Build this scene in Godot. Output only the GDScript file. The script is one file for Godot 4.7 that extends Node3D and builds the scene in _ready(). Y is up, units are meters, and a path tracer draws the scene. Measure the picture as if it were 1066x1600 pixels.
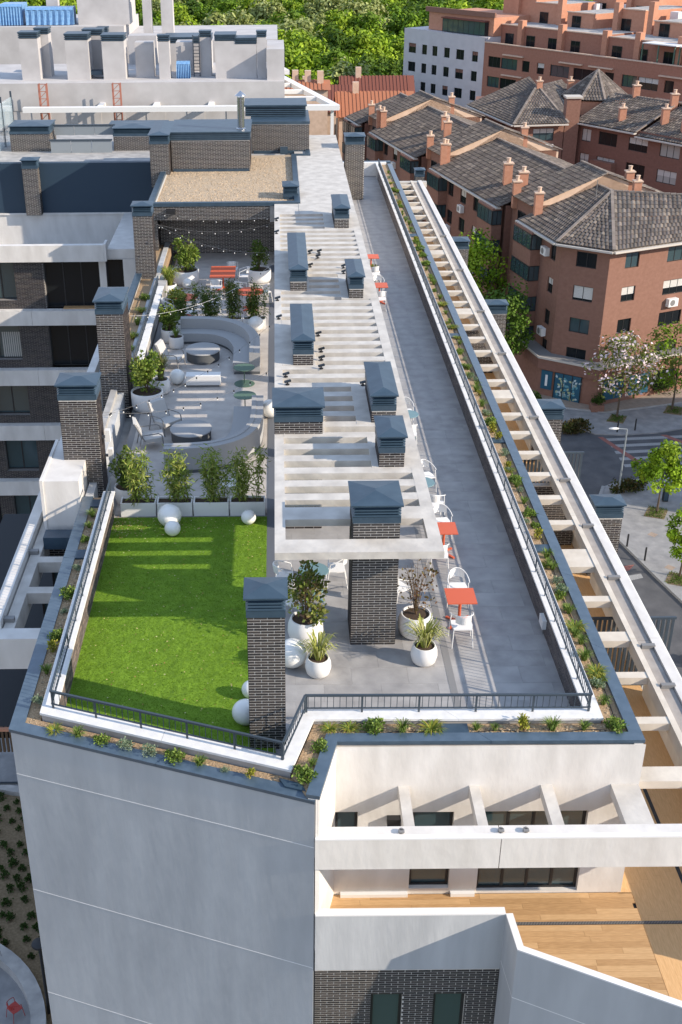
extends Node3D
# ---------------------------------------------------------------- helpers
const UP := Vector3.UP
var M := {}
var taken := {}
var rng := RandomNumberGenerator.new()
const ORD := ["first", "second", "third", "fourth", "fifth", "sixth", "seventh", "eighth", "ninth", "tenth", "eleventh", "twelfth", "thirteenth", "fourteenth", "fifteenth", "sixteenth", "seventeenth", "eighteenth", "nineteenth", "twentieth"]
const TENS := ["", "", "twenty", "thirty", "forty", "fifty", "sixty", "seventy", "eighty", "ninety"]

func nth(n: int) -> String:
	if n < 20: return ORD[n]
	var t: int = int((n + 1) / 10.0)
	var o: int = (n + 1) % 10
	if o == 0: return TENS[t].substr(0, TENS[t].length() - 1) + "ieth"
	return TENS[t] + "-" + ORD[o - 1]

class MB:
	var v := PackedVector3Array()
	var n := PackedVector3Array()
	var uv := PackedVector2Array()
	var c := PackedColorArray()
	var col := Color.WHITE
	var use_col := false
	func tri(a: Vector3, b: Vector3, d: Vector3) -> void:   # counter-clockwise seen from outside
		var nn := (b - a).cross(d - a).normalized()
		v.append(a); v.append(d); v.append(b)
		for k in 3:
			n.append(nn)
			if use_col: c.append(col)
	func tri_n(a: Vector3, b: Vector3, d: Vector3, na: Vector3, nb: Vector3, nd: Vector3) -> void:
		v.append(a); v.append(d); v.append(b)
		n.append(na); n.append(nd); n.append(nb)
		if use_col:
			for k in 3: c.append(col)
	func quad(a: Vector3, b: Vector3, d: Vector3, e: Vector3) -> void:
		tri(a, b, d); tri(a, d, e)
	func box8(p: Array) -> void:   # p: bottom 0..3 counter-clockwise from above, top 4..7
		quad(p[4], p[5], p[6], p[7]); quad(p[3], p[2], p[1], p[0])
		for k in 4:
			var j: int = (k + 1) % 4
			quad(p[k], p[j], p[j + 4], p[k + 4])
	func bx(x0: float, x1: float, y0: float, y1: float, z0: float, z1: float) -> MB:
		var ax := minf(x0, x1); var bx_ := maxf(x0, x1); var az := minf(z0, z1); var bz := maxf(z0, z1)
		var ay := minf(y0, y1); var by := maxf(y0, y1)
		box8([Vector3(ax, ay, bz), Vector3(bx_, ay, bz), Vector3(bx_, ay, az), Vector3(ax, ay, az), Vector3(ax, by, bz), Vector3(bx_, by, bz), Vector3(bx_, by, az), Vector3(ax, by, az)])
		return self
	func obox(o: Vector3, u: Vector3, vv: Vector3, w: Vector3) -> MB:   # corner and three edges, u x v along w
		var p := [o, o + u, o + u + vv, o + vv, o + w, o + u + w, o + u + vv + w, o + vv + w]
		if u.cross(vv).dot(w) < 0.0: p = [o, o + vv, o + u + vv, o + u, o + w, o + vv + w, o + u + vv + w, o + u + w]
		box8(p)
		return self
	func bar(a: Vector3, b: Vector3, w: float, h: float) -> MB:
		var d := b - a
		var s := d.cross(UP)
		if s.length() < 0.001: s = Vector3.RIGHT
		s = s.normalized()
		var t := s.cross(d).normalized()
		obox(a - s * w * 0.5 - t * h * 0.5, s * w, d, t * h)
		return self
	func prism(poly: PackedVector2Array, y0: float, y1: float) -> MB:   # poly in x,z
		var pp := poly
		if not Geometry2D.is_polygon_clockwise(pp):
			pp = pp.duplicate(); pp.reverse()
		var idx := Geometry2D.triangulate_polygon(pp)
		for k in range(0, idx.size(), 3):
			var a := pp[idx[k]]; var b := pp[idx[k + 1]]; var d := pp[idx[k + 2]]
			var ta := Vector3(a.x, y1, a.y); var tb := Vector3(b.x, y1, b.y); var td := Vector3(d.x, y1, d.y)
			if (tb - ta).cross(td - ta).y < 0.0:
				var sw := tb; tb = td; td = sw
			tri(ta, tb, td)
			var dy := Vector3(0, y0 - y1, 0)
			tri(ta + dy, td + dy, tb + dy)
		var area := 0.0
		for k in pp.size():
			var a2 := pp[k]; var b2 := pp[(k + 1) % pp.size()]
			area += a2.x * b2.y - b2.x * a2.y
		for k in pp.size():
			var a := pp[k]; var b := pp[(k + 1) % pp.size()]
			if area > 0.0:
				var sw2 := a; a = b; b = sw2
			quad(Vector3(a.x, y0, a.y), Vector3(b.x, y0, b.y), Vector3(b.x, y1, b.y), Vector3(a.x, y1, a.y))
		return self
	func tube(pts: Array, r0: float, r1: float, sides := 6) -> MB:
		var rings := []
		for i in pts.size():
			var d: Vector3 = (pts[mini(i + 1, pts.size() - 1)] - pts[maxi(i - 1, 0)]).normalized()
			var s := d.cross(Vector3(0.31, 0.2, 0.93)).normalized()
			var t := s.cross(d)
			var r := lerpf(r0, r1, float(i) / maxf(1.0, pts.size() - 1))
			var ring := []
			for k in sides:
				var a := TAU * k / sides
				ring.append([pts[i] + (s * cos(a) + t * sin(a)) * r, s * cos(a) + t * sin(a)])
			rings.append(ring)
		for i in rings.size() - 1:
			for k in sides:
				var a = rings[i][k]; var b = rings[i][(k + 1) % sides]; var e = rings[i + 1][(k + 1) % sides]; var f = rings[i + 1][k]
				tri_n(a[0], e[0], b[0], a[1], e[1], b[1]); tri_n(a[0], f[0], e[0], a[1], f[1], e[1])
		return self
	func lathe(at: Vector3, prof: Array, segs := 24) -> MB:   # profile of (radius, y), from bottom to top outside
		for i in prof.size() - 1:
			var p: Vector2 = prof[i]; var q: Vector2 = prof[i + 1]
			var tn := Vector2(q.y - p.y, -(q.x - p.x)).normalized()
			var n0 := tn; var n1 := tn
			if i > 0:
				var o: Vector2 = prof[i - 1]
				var t0 := Vector2(p.y - o.y, -(p.x - o.x)).normalized()
				if t0.dot(tn) > 0.6: n0 = (t0 + tn).normalized()
			if i < prof.size() - 2:
				var o2: Vector2 = prof[i + 2]
				var t2 := Vector2(o2.y - q.y, -(o2.x - q.x)).normalized()
				if t2.dot(tn) > 0.6: n1 = (t2 + tn).normalized()
			for k in segs:
				var a := TAU * k / segs; var b := TAU * (k + 1) / segs
				var da := Vector3(cos(a), 0, sin(a)); var db := Vector3(cos(b), 0, sin(b))
				var A := at + da * p.x + UP * p.y; var B := at + db * p.x + UP * p.y
				var C := at + db * q.x + UP * q.y; var D := at + da * q.x + UP * q.y
				if p.x > 0.0001: tri_n(A, C, B, da * n0.x + UP * n0.y, db * n1.x + UP * n1.y, db * n0.x + UP * n0.y)
				if q.x > 0.0001: tri_n(A, D, C, da * n0.x + UP * n0.y, da * n1.x + UP * n1.y, db * n1.x + UP * n1.y)
		return self
	func ball(at: Vector3, r: Vector3, rows := 12, segs := 20) -> MB:
		for i in rows:
			var t0 := PI * i / rows; var t1 := PI * (i + 1) / rows
			for k in segs:
				var a := TAU * k / segs; var b := TAU * (k + 1) / segs
				var P := Vector3(sin(t0) * cos(a), cos(t0), sin(t0) * sin(a)); var Q := Vector3(sin(t0) * cos(b), cos(t0), sin(t0) * sin(b))
				var R := Vector3(sin(t1) * cos(b), cos(t1), sin(t1) * sin(b)); var S := Vector3(sin(t1) * cos(a), cos(t1), sin(t1) * sin(a))
				if i > 0: tri_n(at + P * r, at + Q * r, at + R * r, P, Q, R)
				if i < rows - 1: tri_n(at + P * r, at + R * r, at + S * r, P, R, S)
		return self
	func wall(o: Vector3, u: Vector3, w: float, h: float, holes: Array, depth := 0.15) -> MB:   # outer face with openings and reveals
		var nn := u.cross(UP)
		var xs := [0.0, w]; var ys := [0.0, h]
		for r in holes:
			for x in [r.position.x, r.end.x]: xs.append(clampf(x, 0, w))
			for y in [r.position.y, r.end.y]: ys.append(clampf(y, 0, h))
		xs.sort(); ys.sort()
		for i in xs.size() - 1:
			if xs[i + 1] - xs[i] < 0.001: continue
			for j in ys.size() - 1:
				if ys[j + 1] - ys[j] < 0.001: continue
				var mid := Vector2((xs[i] + xs[i + 1]) / 2, (ys[j] + ys[j + 1]) / 2)
				var inside := false
				for r in holes:
					if r.has_point(mid): inside = true
				if inside: continue
				var a: Vector3 = o + u * xs[i] + UP * ys[j]; var b: Vector3 = o + u * xs[i + 1] + UP * ys[j]
				var e: Vector3 = UP * (ys[j + 1] - ys[j])
				quad(a, b, b + e, a + e)
		for r in holes:
			var p: Vector3 = o + u * r.position.x + UP * r.position.y; var q: Vector3 = p + u * r.size.x
			var e: Vector3 = UP * r.size.y; var k: Vector3 = -nn * depth
			quad(p, q, q + k, p + k); quad(q, q + e, q + e + k, q + k); quad(q + e, p + e, p + e + k, q + e + k); quad(p + e, p, p + k, p + e + k)
		return self
	func mesh(org := Vector3.ZERO) -> ArrayMesh:
		var m := ArrayMesh.new()
		if v.is_empty(): return m
		var vv := v
		if org != Vector3.ZERO:
			vv = v.duplicate()
			for k in vv.size(): vv[k] -= org
		var arr := []
		arr.resize(Mesh.ARRAY_MAX)
		arr[Mesh.ARRAY_VERTEX] = vv
		arr[Mesh.ARRAY_NORMAL] = n
		if use_col: arr[Mesh.ARRAY_COLOR] = c
		m.add_surface_from_arrays(Mesh.PRIMITIVE_TRIANGLES, arr)
		return m

func numbered(parent: Node, called: String) -> String:
	var key := str(parent.get_instance_id()) + called
	var k: int = taken.get(key, -1) + 1
	taken[key] = k
	return called if k == 0 else "%s_%03d" % [called, k]

func thing(called: String, label: String, category: String, at := Vector3.ZERO, group := "") -> Node3D:
	var o := Node3D.new()
	o.name = numbered(self, called); add_child(o); o.position = at
	o.set_meta("label", label); o.set_meta("category", category)
	if group != "": o.set_meta("group", group)
	return o

func gpos(p: Node3D) -> Vector3:
	var s := Vector3.ZERO
	var q: Node = p
	while q != null and q != self:
		s += (q as Node3D).position
		q = q.get_parent()
	return s

func part(parent: Node3D, called: String, b: MB, mat: Material, kind := "") -> MeshInstance3D:
	var o := MeshInstance3D.new()
	o.name = numbered(parent, called)
	o.mesh = b.mesh(gpos(parent)); o.material_override = mat
	parent.add_child(o)
	if kind != "": o.set_meta("kind", kind)
	return o

func inst(parent: Node3D, called: String, m: Mesh, mat: Material, at: Vector3, b := Basis.IDENTITY) -> MeshInstance3D:
	var o := MeshInstance3D.new()
	o.name = numbered(parent, called)
	o.mesh = m; o.material_override = mat
	parent.add_child(o)
	o.transform = Transform3D(b, at - gpos(parent))
	return o

func solo(called: String, label: String, category: String, b: MB, mat: Material, at := Vector3.ZERO, group := "") -> MeshInstance3D:
	var o := MeshInstance3D.new()
	o.name = numbered(self, called); o.mesh = b.mesh(at); o.material_override = mat
	add_child(o); o.position = at
	o.set_meta("label", label); o.set_meta("category", category)
	if group != "": o.set_meta("group", group)
	return o

func struct(called: String, b: MB, mat: Material, label := "", category := "") -> MeshInstance3D:
	var o := MeshInstance3D.new()
	o.name = numbered(self, called); o.mesh = b.mesh(); o.material_override = mat
	add_child(o); o.set_meta("kind", "structure")
	if label != "": o.set_meta("label", label)
	if category != "": o.set_meta("category", category)
	return o

func dup(src: Node3D, label: String, at: Vector3, turn := 0.0, size := 1.0) -> Node3D:
	var o: Node3D = src.duplicate()
	o.name = numbered(self, String(src.name).rstrip("_0123456789")); add_child(o)
	o.position = at; o.rotation.y = turn; o.scale = Vector3.ONE * size
	o.set_meta("label", label)
	return o

# ---------------------------------------------------------------- materials
func lin(r: float, g: float, b: float) -> Color:
	return Color(r, g, b).linear_to_srgb()

func flat(c: Color, rough := 0.8, metal := 0.0, spec := 0.5) -> StandardMaterial3D:
	var m := StandardMaterial3D.new()
	m.albedo_color = c; m.roughness = rough; m.metallic = metal; m.metallic_specular = spec
	return m

func ntex(c0: Color, c1: Color, freq: float, seed_: int, oct := 5, mid := 0.5, type := FastNoiseLite.TYPE_SIMPLEX_SMOOTH) -> NoiseTexture2D:
	var nz := FastNoiseLite.new()
	nz.seed = seed_; nz.frequency = freq; nz.fractal_octaves = oct; nz.noise_type = type
	var g := Gradient.new()
	g.offsets = PackedFloat32Array([0.0, mid, 1.0])
	g.colors = PackedColorArray([c0, c0.lerp(c1, 0.5), c1])
	var t := NoiseTexture2D.new()
	t.width = 512; t.height = 512; t.seamless = true; t.noise = nz; t.color_ramp = g
	return t

func bump(freq: float, seed_: int, strength: float) -> NoiseTexture2D:
	var nz := FastNoiseLite.new()
	nz.seed = seed_; nz.frequency = freq; nz.fractal_octaves = 4
	var t := NoiseTexture2D.new()
	t.width = 512; t.height = 512; t.seamless = true; t.noise = nz; t.as_normal_map = true; t.bump_strength = strength
	return t

func noisy(c0: Color, c1: Color, freq: float, metres: float, seed_: int, rough := 0.85, bumpy := 0.0, fine := 0.0) -> StandardMaterial3D:
	var m := StandardMaterial3D.new()
	m.albedo_texture = ntex(c0, c1, freq, seed_)
	m.uv1_triplanar = true; m.uv1_world_triplanar = true
	m.uv1_scale = Vector3.ONE / metres
	m.roughness = rough
	if bumpy > 0.0:
		m.normal_enabled = true; m.normal_texture = bump(0.03, seed_ + 7, 6.0); m.normal_scale = bumpy
	return m

func vcol(rough := 0.85, back := false) -> StandardMaterial3D:
	var m := StandardMaterial3D.new()
	m.vertex_color_use_as_albedo = true; m.roughness = rough; m.metallic_specular = 0.25
	if back:
		m.backlight_enabled = true; m.backlight = Color(0.55, 0.6, 0.2); m.cull_mode = BaseMaterial3D.CULL_DISABLED
	return m

func make_materials() -> void:
	M.concrete = noisy(lin(0.45, 0.42, 0.38), lin(0.655, 0.62, 0.565), 0.012, 5.0, 11, 0.85, 0.12)
	M.concrete_warm = noisy(lin(0.58, 0.51, 0.42), lin(0.76, 0.69, 0.59), 0.012, 5.0, 55, 0.85, 0.1)
	M.taupe = noisy(lin(0.30, 0.265, 0.235), lin(0.42, 0.38, 0.34), 0.012, 4.0, 56, 0.85, 0.1)
	M.concrete_grey = noisy(lin(0.30, 0.29, 0.28), lin(0.50, 0.48, 0.45), 0.012, 5.0, 12, 0.85, 0.12)
	M.white_wall = noisy(lin(0.60, 0.57, 0.53), lin(0.76, 0.73, 0.69), 0.008, 7.0, 13, 0.85, 0.08)
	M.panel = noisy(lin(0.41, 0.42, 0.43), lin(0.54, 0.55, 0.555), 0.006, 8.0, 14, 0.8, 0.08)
	M.white = flat(lin(0.78, 0.77, 0.75), 0.6)
	M.cap_white = noisy(lin(0.68, 0.67, 0.65), lin(0.82, 0.81, 0.79), 0.02, 3.0, 15, 0.7, 0.05)
	M.floor = noisy(lin(0.27, 0.26, 0.255), lin(0.42, 0.405, 0.39), 0.008, 3.2, 16, 0.6, 0.06)
	M.floor_b = noisy(lin(0.26, 0.25, 0.245), lin(0.41, 0.395, 0.38), 0.008, 2.7, 17, 0.6, 0.06)
	M.floor_c = noisy(lin(0.285, 0.275, 0.27), lin(0.435, 0.42, 0.405), 0.008, 3.7, 18, 0.6, 0.06)
	M.floor_light = noisy(lin(0.40, 0.365, 0.335), lin(0.55, 0.51, 0.465), 0.008, 3.2, 49, 0.65, 0.06)
	M.grout = flat(lin(0.26, 0.25, 0.245), 0.95)
	M.slate = noisy(lin(0.029, 0.055, 0.083), lin(0.050, 0.085, 0.120), 0.01, 3.0, 19, 0.42, 0.05)
	M.coping = noisy(lin(0.052, 0.085, 0.120), lin(0.085, 0.126, 0.168), 0.012, 2.0, 54, 0.33, 0.05)
	M.coping.metallic_specular = 0.75
	M.slate_dark = flat(lin(0.010, 0.014, 0.019), 0.7)
	M.rail = flat(lin(0.045, 0.062, 0.080), 0.5)
	M.mortar = noisy(lin(0.58, 0.54, 0.48), lin(0.76, 0.72, 0.66), 0.03, 1.5, 20, 0.95)
	M.brick0 = noisy(lin(0.030, 0.027, 0.027), lin(0.060, 0.052, 0.048), 0.05, 0.8, 21, 0.6)
	M.brick1 = noisy(lin(0.040, 0.035, 0.033), lin(0.075, 0.064, 0.058), 0.05, 0.8, 22, 0.6)
	M.brick2 = noisy(lin(0.022, 0.021, 0.023), lin(0.045, 0.041, 0.040), 0.05, 0.8, 23, 0.55)
	M.vbrick = vcol(0.65)
	M.vmatte = vcol(0.9)
	M.leaf = vcol(0.6, true)
	M.turf = noisy(lin(0.105, 0.195, 0.007), lin(0.165, 0.29, 0.014), 0.012, 3.4, 24, 0.95, 0.5, 0.25)
	M.soil = noisy(lin(0.26, 0.17, 0.095), lin(0.50, 0.36, 0.22), 0.03, 1.0, 25, 1.0, 0.8)
	M.potsoil = noisy(lin(0.04, 0.025, 0.016), lin(0.10, 0.065, 0.04), 0.05, 0.6, 26, 1.0, 0.8)
	M.deck0 = noisy(lin(0.44, 0.26, 0.115), lin(0.58, 0.36, 0.175), 0.02, 1.1, 27, 0.65)
	M.deck1 = noisy(lin(0.50, 0.31, 0.145), lin(0.64, 0.41, 0.21), 0.02, 1.3, 28, 0.65)
	M.deck2 = noisy(lin(0.38, 0.22, 0.095), lin(0.54, 0.33, 0.155), 0.02, 0.9, 29, 0.65)
	for k in ["deck0", "deck1", "deck2"]: M[k].uv1_scale = Vector3(0.35, 1, 3.0)
	M.deck_side = noisy(lin(0.62, 0.36, 0.155), lin(0.76, 0.48, 0.235), 0.02, 1.1, 52, 0.65)
	M.deck_side.uv1_scale = Vector3(3.0, 1, 0.35)
	M.mortar_dark = noisy(lin(0.20, 0.185, 0.175), lin(0.32, 0.30, 0.28), 0.03, 1.5, 53, 0.95)
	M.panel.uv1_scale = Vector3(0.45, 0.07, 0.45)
	M.white_wall.uv1_scale = Vector3(0.3, 0.11, 0.3)
	M.orange = flat(lin(0.62, 0.115, 0.045), 0.5)
	M.fabric = noisy(lin(0.32, 0.32, 0.32), lin(0.42, 0.42, 0.415), 0.2, 0.5, 30, 0.95, 0.2)
	M.fabric_light = noisy(lin(0.42, 0.41, 0.39), lin(0.54, 0.53, 0.51), 0.2, 0.5, 31, 0.95, 0.2)
	M.fabric_dark = flat(lin(0.10, 0.105, 0.11), 0.9)
	M.frame_grey = flat(lin(0.22, 0.215, 0.21), 0.55)
	M.green = flat(lin(0.085, 0.15, 0.105), 0.6)
	M.teal = flat(lin(0.16, 0.27, 0.30), 0.5)
	M.bulb = flat(lin(0.85, 0.84, 0.8), 0.25)
	M.black = flat(lin(0.015, 0.015, 0.017), 0.6)
	M.steel = flat(lin(0.55, 0.55, 0.56), 0.22, 1.0)
	M.gravel = noisy(lin(0.35, 0.26, 0.17), lin(0.62, 0.50, 0.36), 0.12, 1.6, 32, 1.0, 1.0)
	M.glass_dark = flat(lin(0.012, 0.015, 0.018), 0.1, 0.0, 0.35)
	M.glass_teal = flat(lin(0.040, 0.072, 0.082), 0.06, 0.0, 0.7)
	M.curtain = flat(lin(0.40, 0.39, 0.36), 0.9)
	M.shutter = flat(lin(0.60, 0.58, 0.54), 0.7)
	M.frame_dark = flat(lin(0.018, 0.019, 0.021), 0.5)
	M.glass = flat(Color(0.75, 0.86, 0.9, 0.18), 0.03)
	M.glass.transparency = BaseMaterial3D.TRANSPARENCY_ALPHA
	M.redbrick = noisy(lin(0.225, 0.112, 0.078), lin(0.295, 0.155, 0.112), 0.02, 4.0, 33, 0.9, 0.1, 0.2)
	M.redbrick_b = noisy(lin(0.19, 0.092, 0.066), lin(0.255, 0.128, 0.094), 0.02, 4.0, 34, 0.9, 0.1, 0.2)
	M.orangebrick = noisy(lin(0.47, 0.215, 0.13), lin(0.57, 0.285, 0.185), 0.02, 5.0, 35, 0.9)
	M.salmon = noisy(lin(0.31, 0.14, 0.09), lin(0.40, 0.19, 0.13), 0.02, 4.0, 57, 0.9, 0.1)
	M.pink = noisy(lin(0.56, 0.40, 0.29), lin(0.70, 0.52, 0.40), 0.01, 4.0, 36, 0.9)
	M.render_white = noisy(lin(0.52, 0.49, 0.50), lin(0.62, 0.59, 0.60), 0.01, 8.0, 37, 0.9)
	M.roof_pale = noisy(lin(0.42, 0.42, 0.42), lin(0.54, 0.54, 0.53), 0.01, 6.0, 50, 0.9)
	M.render_far = noisy(lin(0.44, 0.42, 0.41), lin(0.56, 0.54, 0.53), 0.008, 9.0, 51, 0.9)
	M.eave = flat(lin(0.55, 0.50, 0.44), 0.8)
	M.asphalt = noisy(lin(0.060, 0.062, 0.068), lin(0.105, 0.105, 0.11), 0.01, 9.0, 38, 0.95, 0.1)
	M.paving = noisy(lin(0.20, 0.20, 0.205), lin(0.33, 0.325, 0.32), 0.012, 6.0, 39, 0.9, 0.1)
	M.paving_warm = noisy(lin(0.27, 0.21, 0.165), lin(0.38, 0.30, 0.24), 0.015, 4.0, 40, 0.9, 0.1)
	M.paint = noisy(lin(0.20, 0.20, 0.20), lin(0.36, 0.36, 0.355), 0.04, 2.0, 41, 0.85)
	M.paint_red = noisy(lin(0.20, 0.075, 0.06), lin(0.30, 0.12, 0.10), 0.04, 2.0, 42, 0.9)
	M.meadow = noisy(lin(0.05, 0.075, 0.02), lin(0.13, 0.15, 0.05), 0.008, 60.0, 43, 1.0, 0.0, 0.4)
	M.courtsoil = noisy(lin(0.16, 0.115, 0.065), lin(0.28, 0.205, 0.125), 0.03, 2.5, 44, 1.0, 0.6)
	M.bark = noisy(lin(0.07, 0.05, 0.035), lin(0.16, 0.12, 0.085), 0.05, 0.7, 45, 1.0, 0.8)
	M.tarp = noisy(lin(0.10, 0.24, 0.48), lin(0.25, 0.44, 0.66), 0.02, 3.0, 46, 0.35, 0.3)
	M.terracotta = noisy(lin(0.34, 0.125, 0.065), lin(0.46, 0.19, 0.10), 0.03, 2.0, 47, 0.9)
	M.redroof = noisy(lin(0.16, 0.05, 0.035), lin(0.24, 0.085, 0.055), 0.03, 2.0, 48, 0.9)
	M.signblue = flat(lin(0.022, 0.10, 0.16), 0.4)
	M.mesh_grey = flat(lin(0.25, 0.28, 0.30), 0.7)
	M.wood_slat = flat(lin(0.10, 0.065, 0.04), 0.8)

# ---------------------------------------------------------------- builders
const BL := 0.236
const BH := 0.045
const JX := 0.25
const JY := 0.061

func brick_colour() -> Color:
	var t := rng.randf()
	if t < 0.2: return Color(0.072, 0.060, 0.054)
	if t < 0.55: return Color(0.045, 0.039, 0.037)
	if t < 0.85: return Color(0.033, 0.030, 0.030)
	return Color(0.055, 0.050, 0.050)

func spans(holes: Array, a: float, e: float, y0: float, y1: float) -> Array:   # what is left of a brick beside the openings
	var out := [Vector2(a, e)]
	for r in holes:
		if y1 > r.position.y + 0.012 and y0 < r.end.y - 0.012:
			var nx := []
			for s in out:
				if s.y <= r.position.x or s.x >= r.end.x: nx.append(s); continue
				if r.position.x - s.x > 0.03: nx.append(Vector2(s.x, r.position.x))
				if s.y - r.end.x > 0.03: nx.append(Vector2(r.end.x, s.y))
			out = nx
	return out

# running-bond bricks proud of the mortar face at o, u along the wall
func bricks(b: MB, o: Vector3, u: Vector3, w: float, h: float, holes := [], tint := Color.WHITE) -> void:
	var nn := u.cross(UP) * 0.008
	b.use_col = true
	var rows := int(h / JY)
	for j in rows:
		var y := j * JY + 0.005
		var x := -JX * 0.5 if j % 2 == 1 else 0.0
		while x < w - 0.02:
			for sp in spans(holes, maxf(x, 0.0), minf(x + BL, w), y, y + BH):
				var a: float = sp.x; var e: float = sp.y
				if e - a < 0.03: continue
				b.col = brick_colour() * tint
				var p := o + u * a + UP * y; var q := o + u * e + UP * y
				var t := UP * BH
				b.quad(p + nn, q + nn, q + t + nn, p + t + nn)
				b.quad(p + t + nn, q + t + nn, q + t, p + t)
				b.quad(p, q, q + nn, p + nn)
				b.quad(p, p + nn, p + t + nn, p + t); b.quad(q + nn, q, q + t, q + t + nn)
			x += JX

func brick_meshes() -> void:
	for k in [0.24, 0.115]:
		var m := BoxMesh.new(); m.size = Vector3(k, BH, 0.03)
		M["bm%d" % int(k * 1000)] = m

# the same as single bricks, each a part of its own, under one parent
func brick_parts(parent: Node3D, o: Vector3, u: Vector3, w: float, h: float, holes := []) -> void:
	var nn := u.cross(UP)
	var bs := Basis(u, UP, nn)
	for j in int(h / JY):
		var y := j * JY + 0.005
		var x := -JX * 0.5 if j % 2 == 1 else 0.0
		while x < w - 0.02:
			for sp in spans(holes, maxf(x, 0.0), minf(x + BL, w), y, y + BH):
				var a: float = sp.x; var e: float = sp.y
				if e - a < 0.03: continue
				var full: bool = e - a > 0.19
				var base: float = 0.24 if full else 0.115
				var s := bs.scaled_local(Vector3((e - a) / base, 1, 1))
				inst(parent, "brick", M["bm%d" % int(base * 1000)], M["brick%d" % (rng.randi() % 3)], o + u * ((a + e) / 2) + UP * (y + BH / 2) - nn * 0.007, s)
			x += JX

# brick stack with a louvred metal cap: z0 is the face towards the camera
func chimney(label: String, x0: float, x1: float, z0: float, z1: float, y0: float, y1: float, single := false, group := "brick chimney stacks of the new building", slats := 4) -> Node3D:
	var t := thing("brick_chimney", label, "chimney", Vector3((x0 + x1) / 2, y0, (z0 + z1) / 2), group)
	var g := 0.008
	part(t, "mortar_core", MB.new().bx(x0 + g, x1 - g, y0, y1, z0 - g, z1 + g), M.mortar)
	var b := MB.new()
	if single: brick_parts(t, Vector3(x0 + g, y0, z0 - g), Vector3.RIGHT, x1 - x0 - g * 2, y1 - y0)
	else: bricks(b, Vector3(x0 + g, y0, z0 - g), Vector3.RIGHT, x1 - x0 - g * 2, y1 - y0)
	bricks(b, Vector3(x1 - g, y0, z0 - g), Vector3.FORWARD, absf(z1 - z0) - g * 2, y1 - y0)
	bricks(b, Vector3(x0 + g, y0, z1 + g), Vector3.BACK, absf(z1 - z0) - g * 2, y1 - y0)
	part(t, "brickwork", b, M.vbrick, "stuff")
	cap(t, x0, x1, z0, z1, y1, slats)
	return t

func cap(t: Node3D, x0: float, x1: float, z0: float, z1: float, y1: float, slats := 4) -> void:
	part(t, "cap_band", MB.new().bx(x0 - 0.012, x1 + 0.012, y1 - 0.02, y1 + 0.12, z0 + 0.012, z1 - 0.012), M.slate)
	var ht := 0.065 * slats
	part(t, "louvre_core", MB.new().bx(x0 + 0.06, x1 - 0.06, y1 + 0.12, y1 + 0.12 + ht, z0 - 0.06, z1 + 0.06), M.slate_dark)
	for k in slats:
		var y := y1 + 0.135 + k * 0.065
		var e := 0.015
		var i := 0.05
		var b := MB.new()   # a sloping blade all the way round
		b.box8([Vector3(x0 - e, y, z0 + e), Vector3(x1 + e, y, z0 + e), Vector3(x1 + e, y, z1 - e), Vector3(x0 - e, y, z1 - e),
			Vector3(x0 + i, y + 0.040, z0 - i), Vector3(x1 - i, y + 0.040, z0 - i), Vector3(x1 - i, y + 0.040, z1 + i), Vector3(x0 + i, y + 0.040, z1 + i)])
		part(t, "louvre_slat", b, M.slate)
	var yt := y1 + 0.12 + ht
	var o := 0.055
	var c := MB.new().bx(x0 - o, x1 + o, yt, yt + 0.035, z0 + o, z1 - o)
	part(t, "cap_roof", c, M.slate)
	var w := x1 - x0 + o * 2; var d := absf(z1 - z0) + o * 2
	var r := minf(w, d) / 2
	var cx := (x0 + x1) / 2; var cz := (z0 + z1) / 2
	var A := Vector3(cx, yt + 0.035 + 0.09, cz); var B := A
	if d > w: A.z = z0 + o - r; B.z = z1 - o + r
	else: A.x = x0 - o + r; B.x = x1 + o - r
	var p := [Vector3(x0 - o, yt + 0.036, z0 + o), Vector3(x1 + o, yt + 0.036, z0 + o), Vector3(x1 + o, yt + 0.036, z1 - o), Vector3(x0 - o, yt + 0.036, z1 - o)]
	var h := MB.new()
	if d > w:
		h.tri(p[0], p[1], A); h.quad(p[1], p[2], B, A); h.tri(p[2], p[3], B); h.quad(p[3], p[0], A, B)
	else:
		h.quad(p[0], p[1], B, A); h.tri(p[1], p[2], B); h.quad(p[2], p[3], A, B); h.tri(p[3], p[0], A)
	part(t, "cap_hip", h, M.slate)

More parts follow.
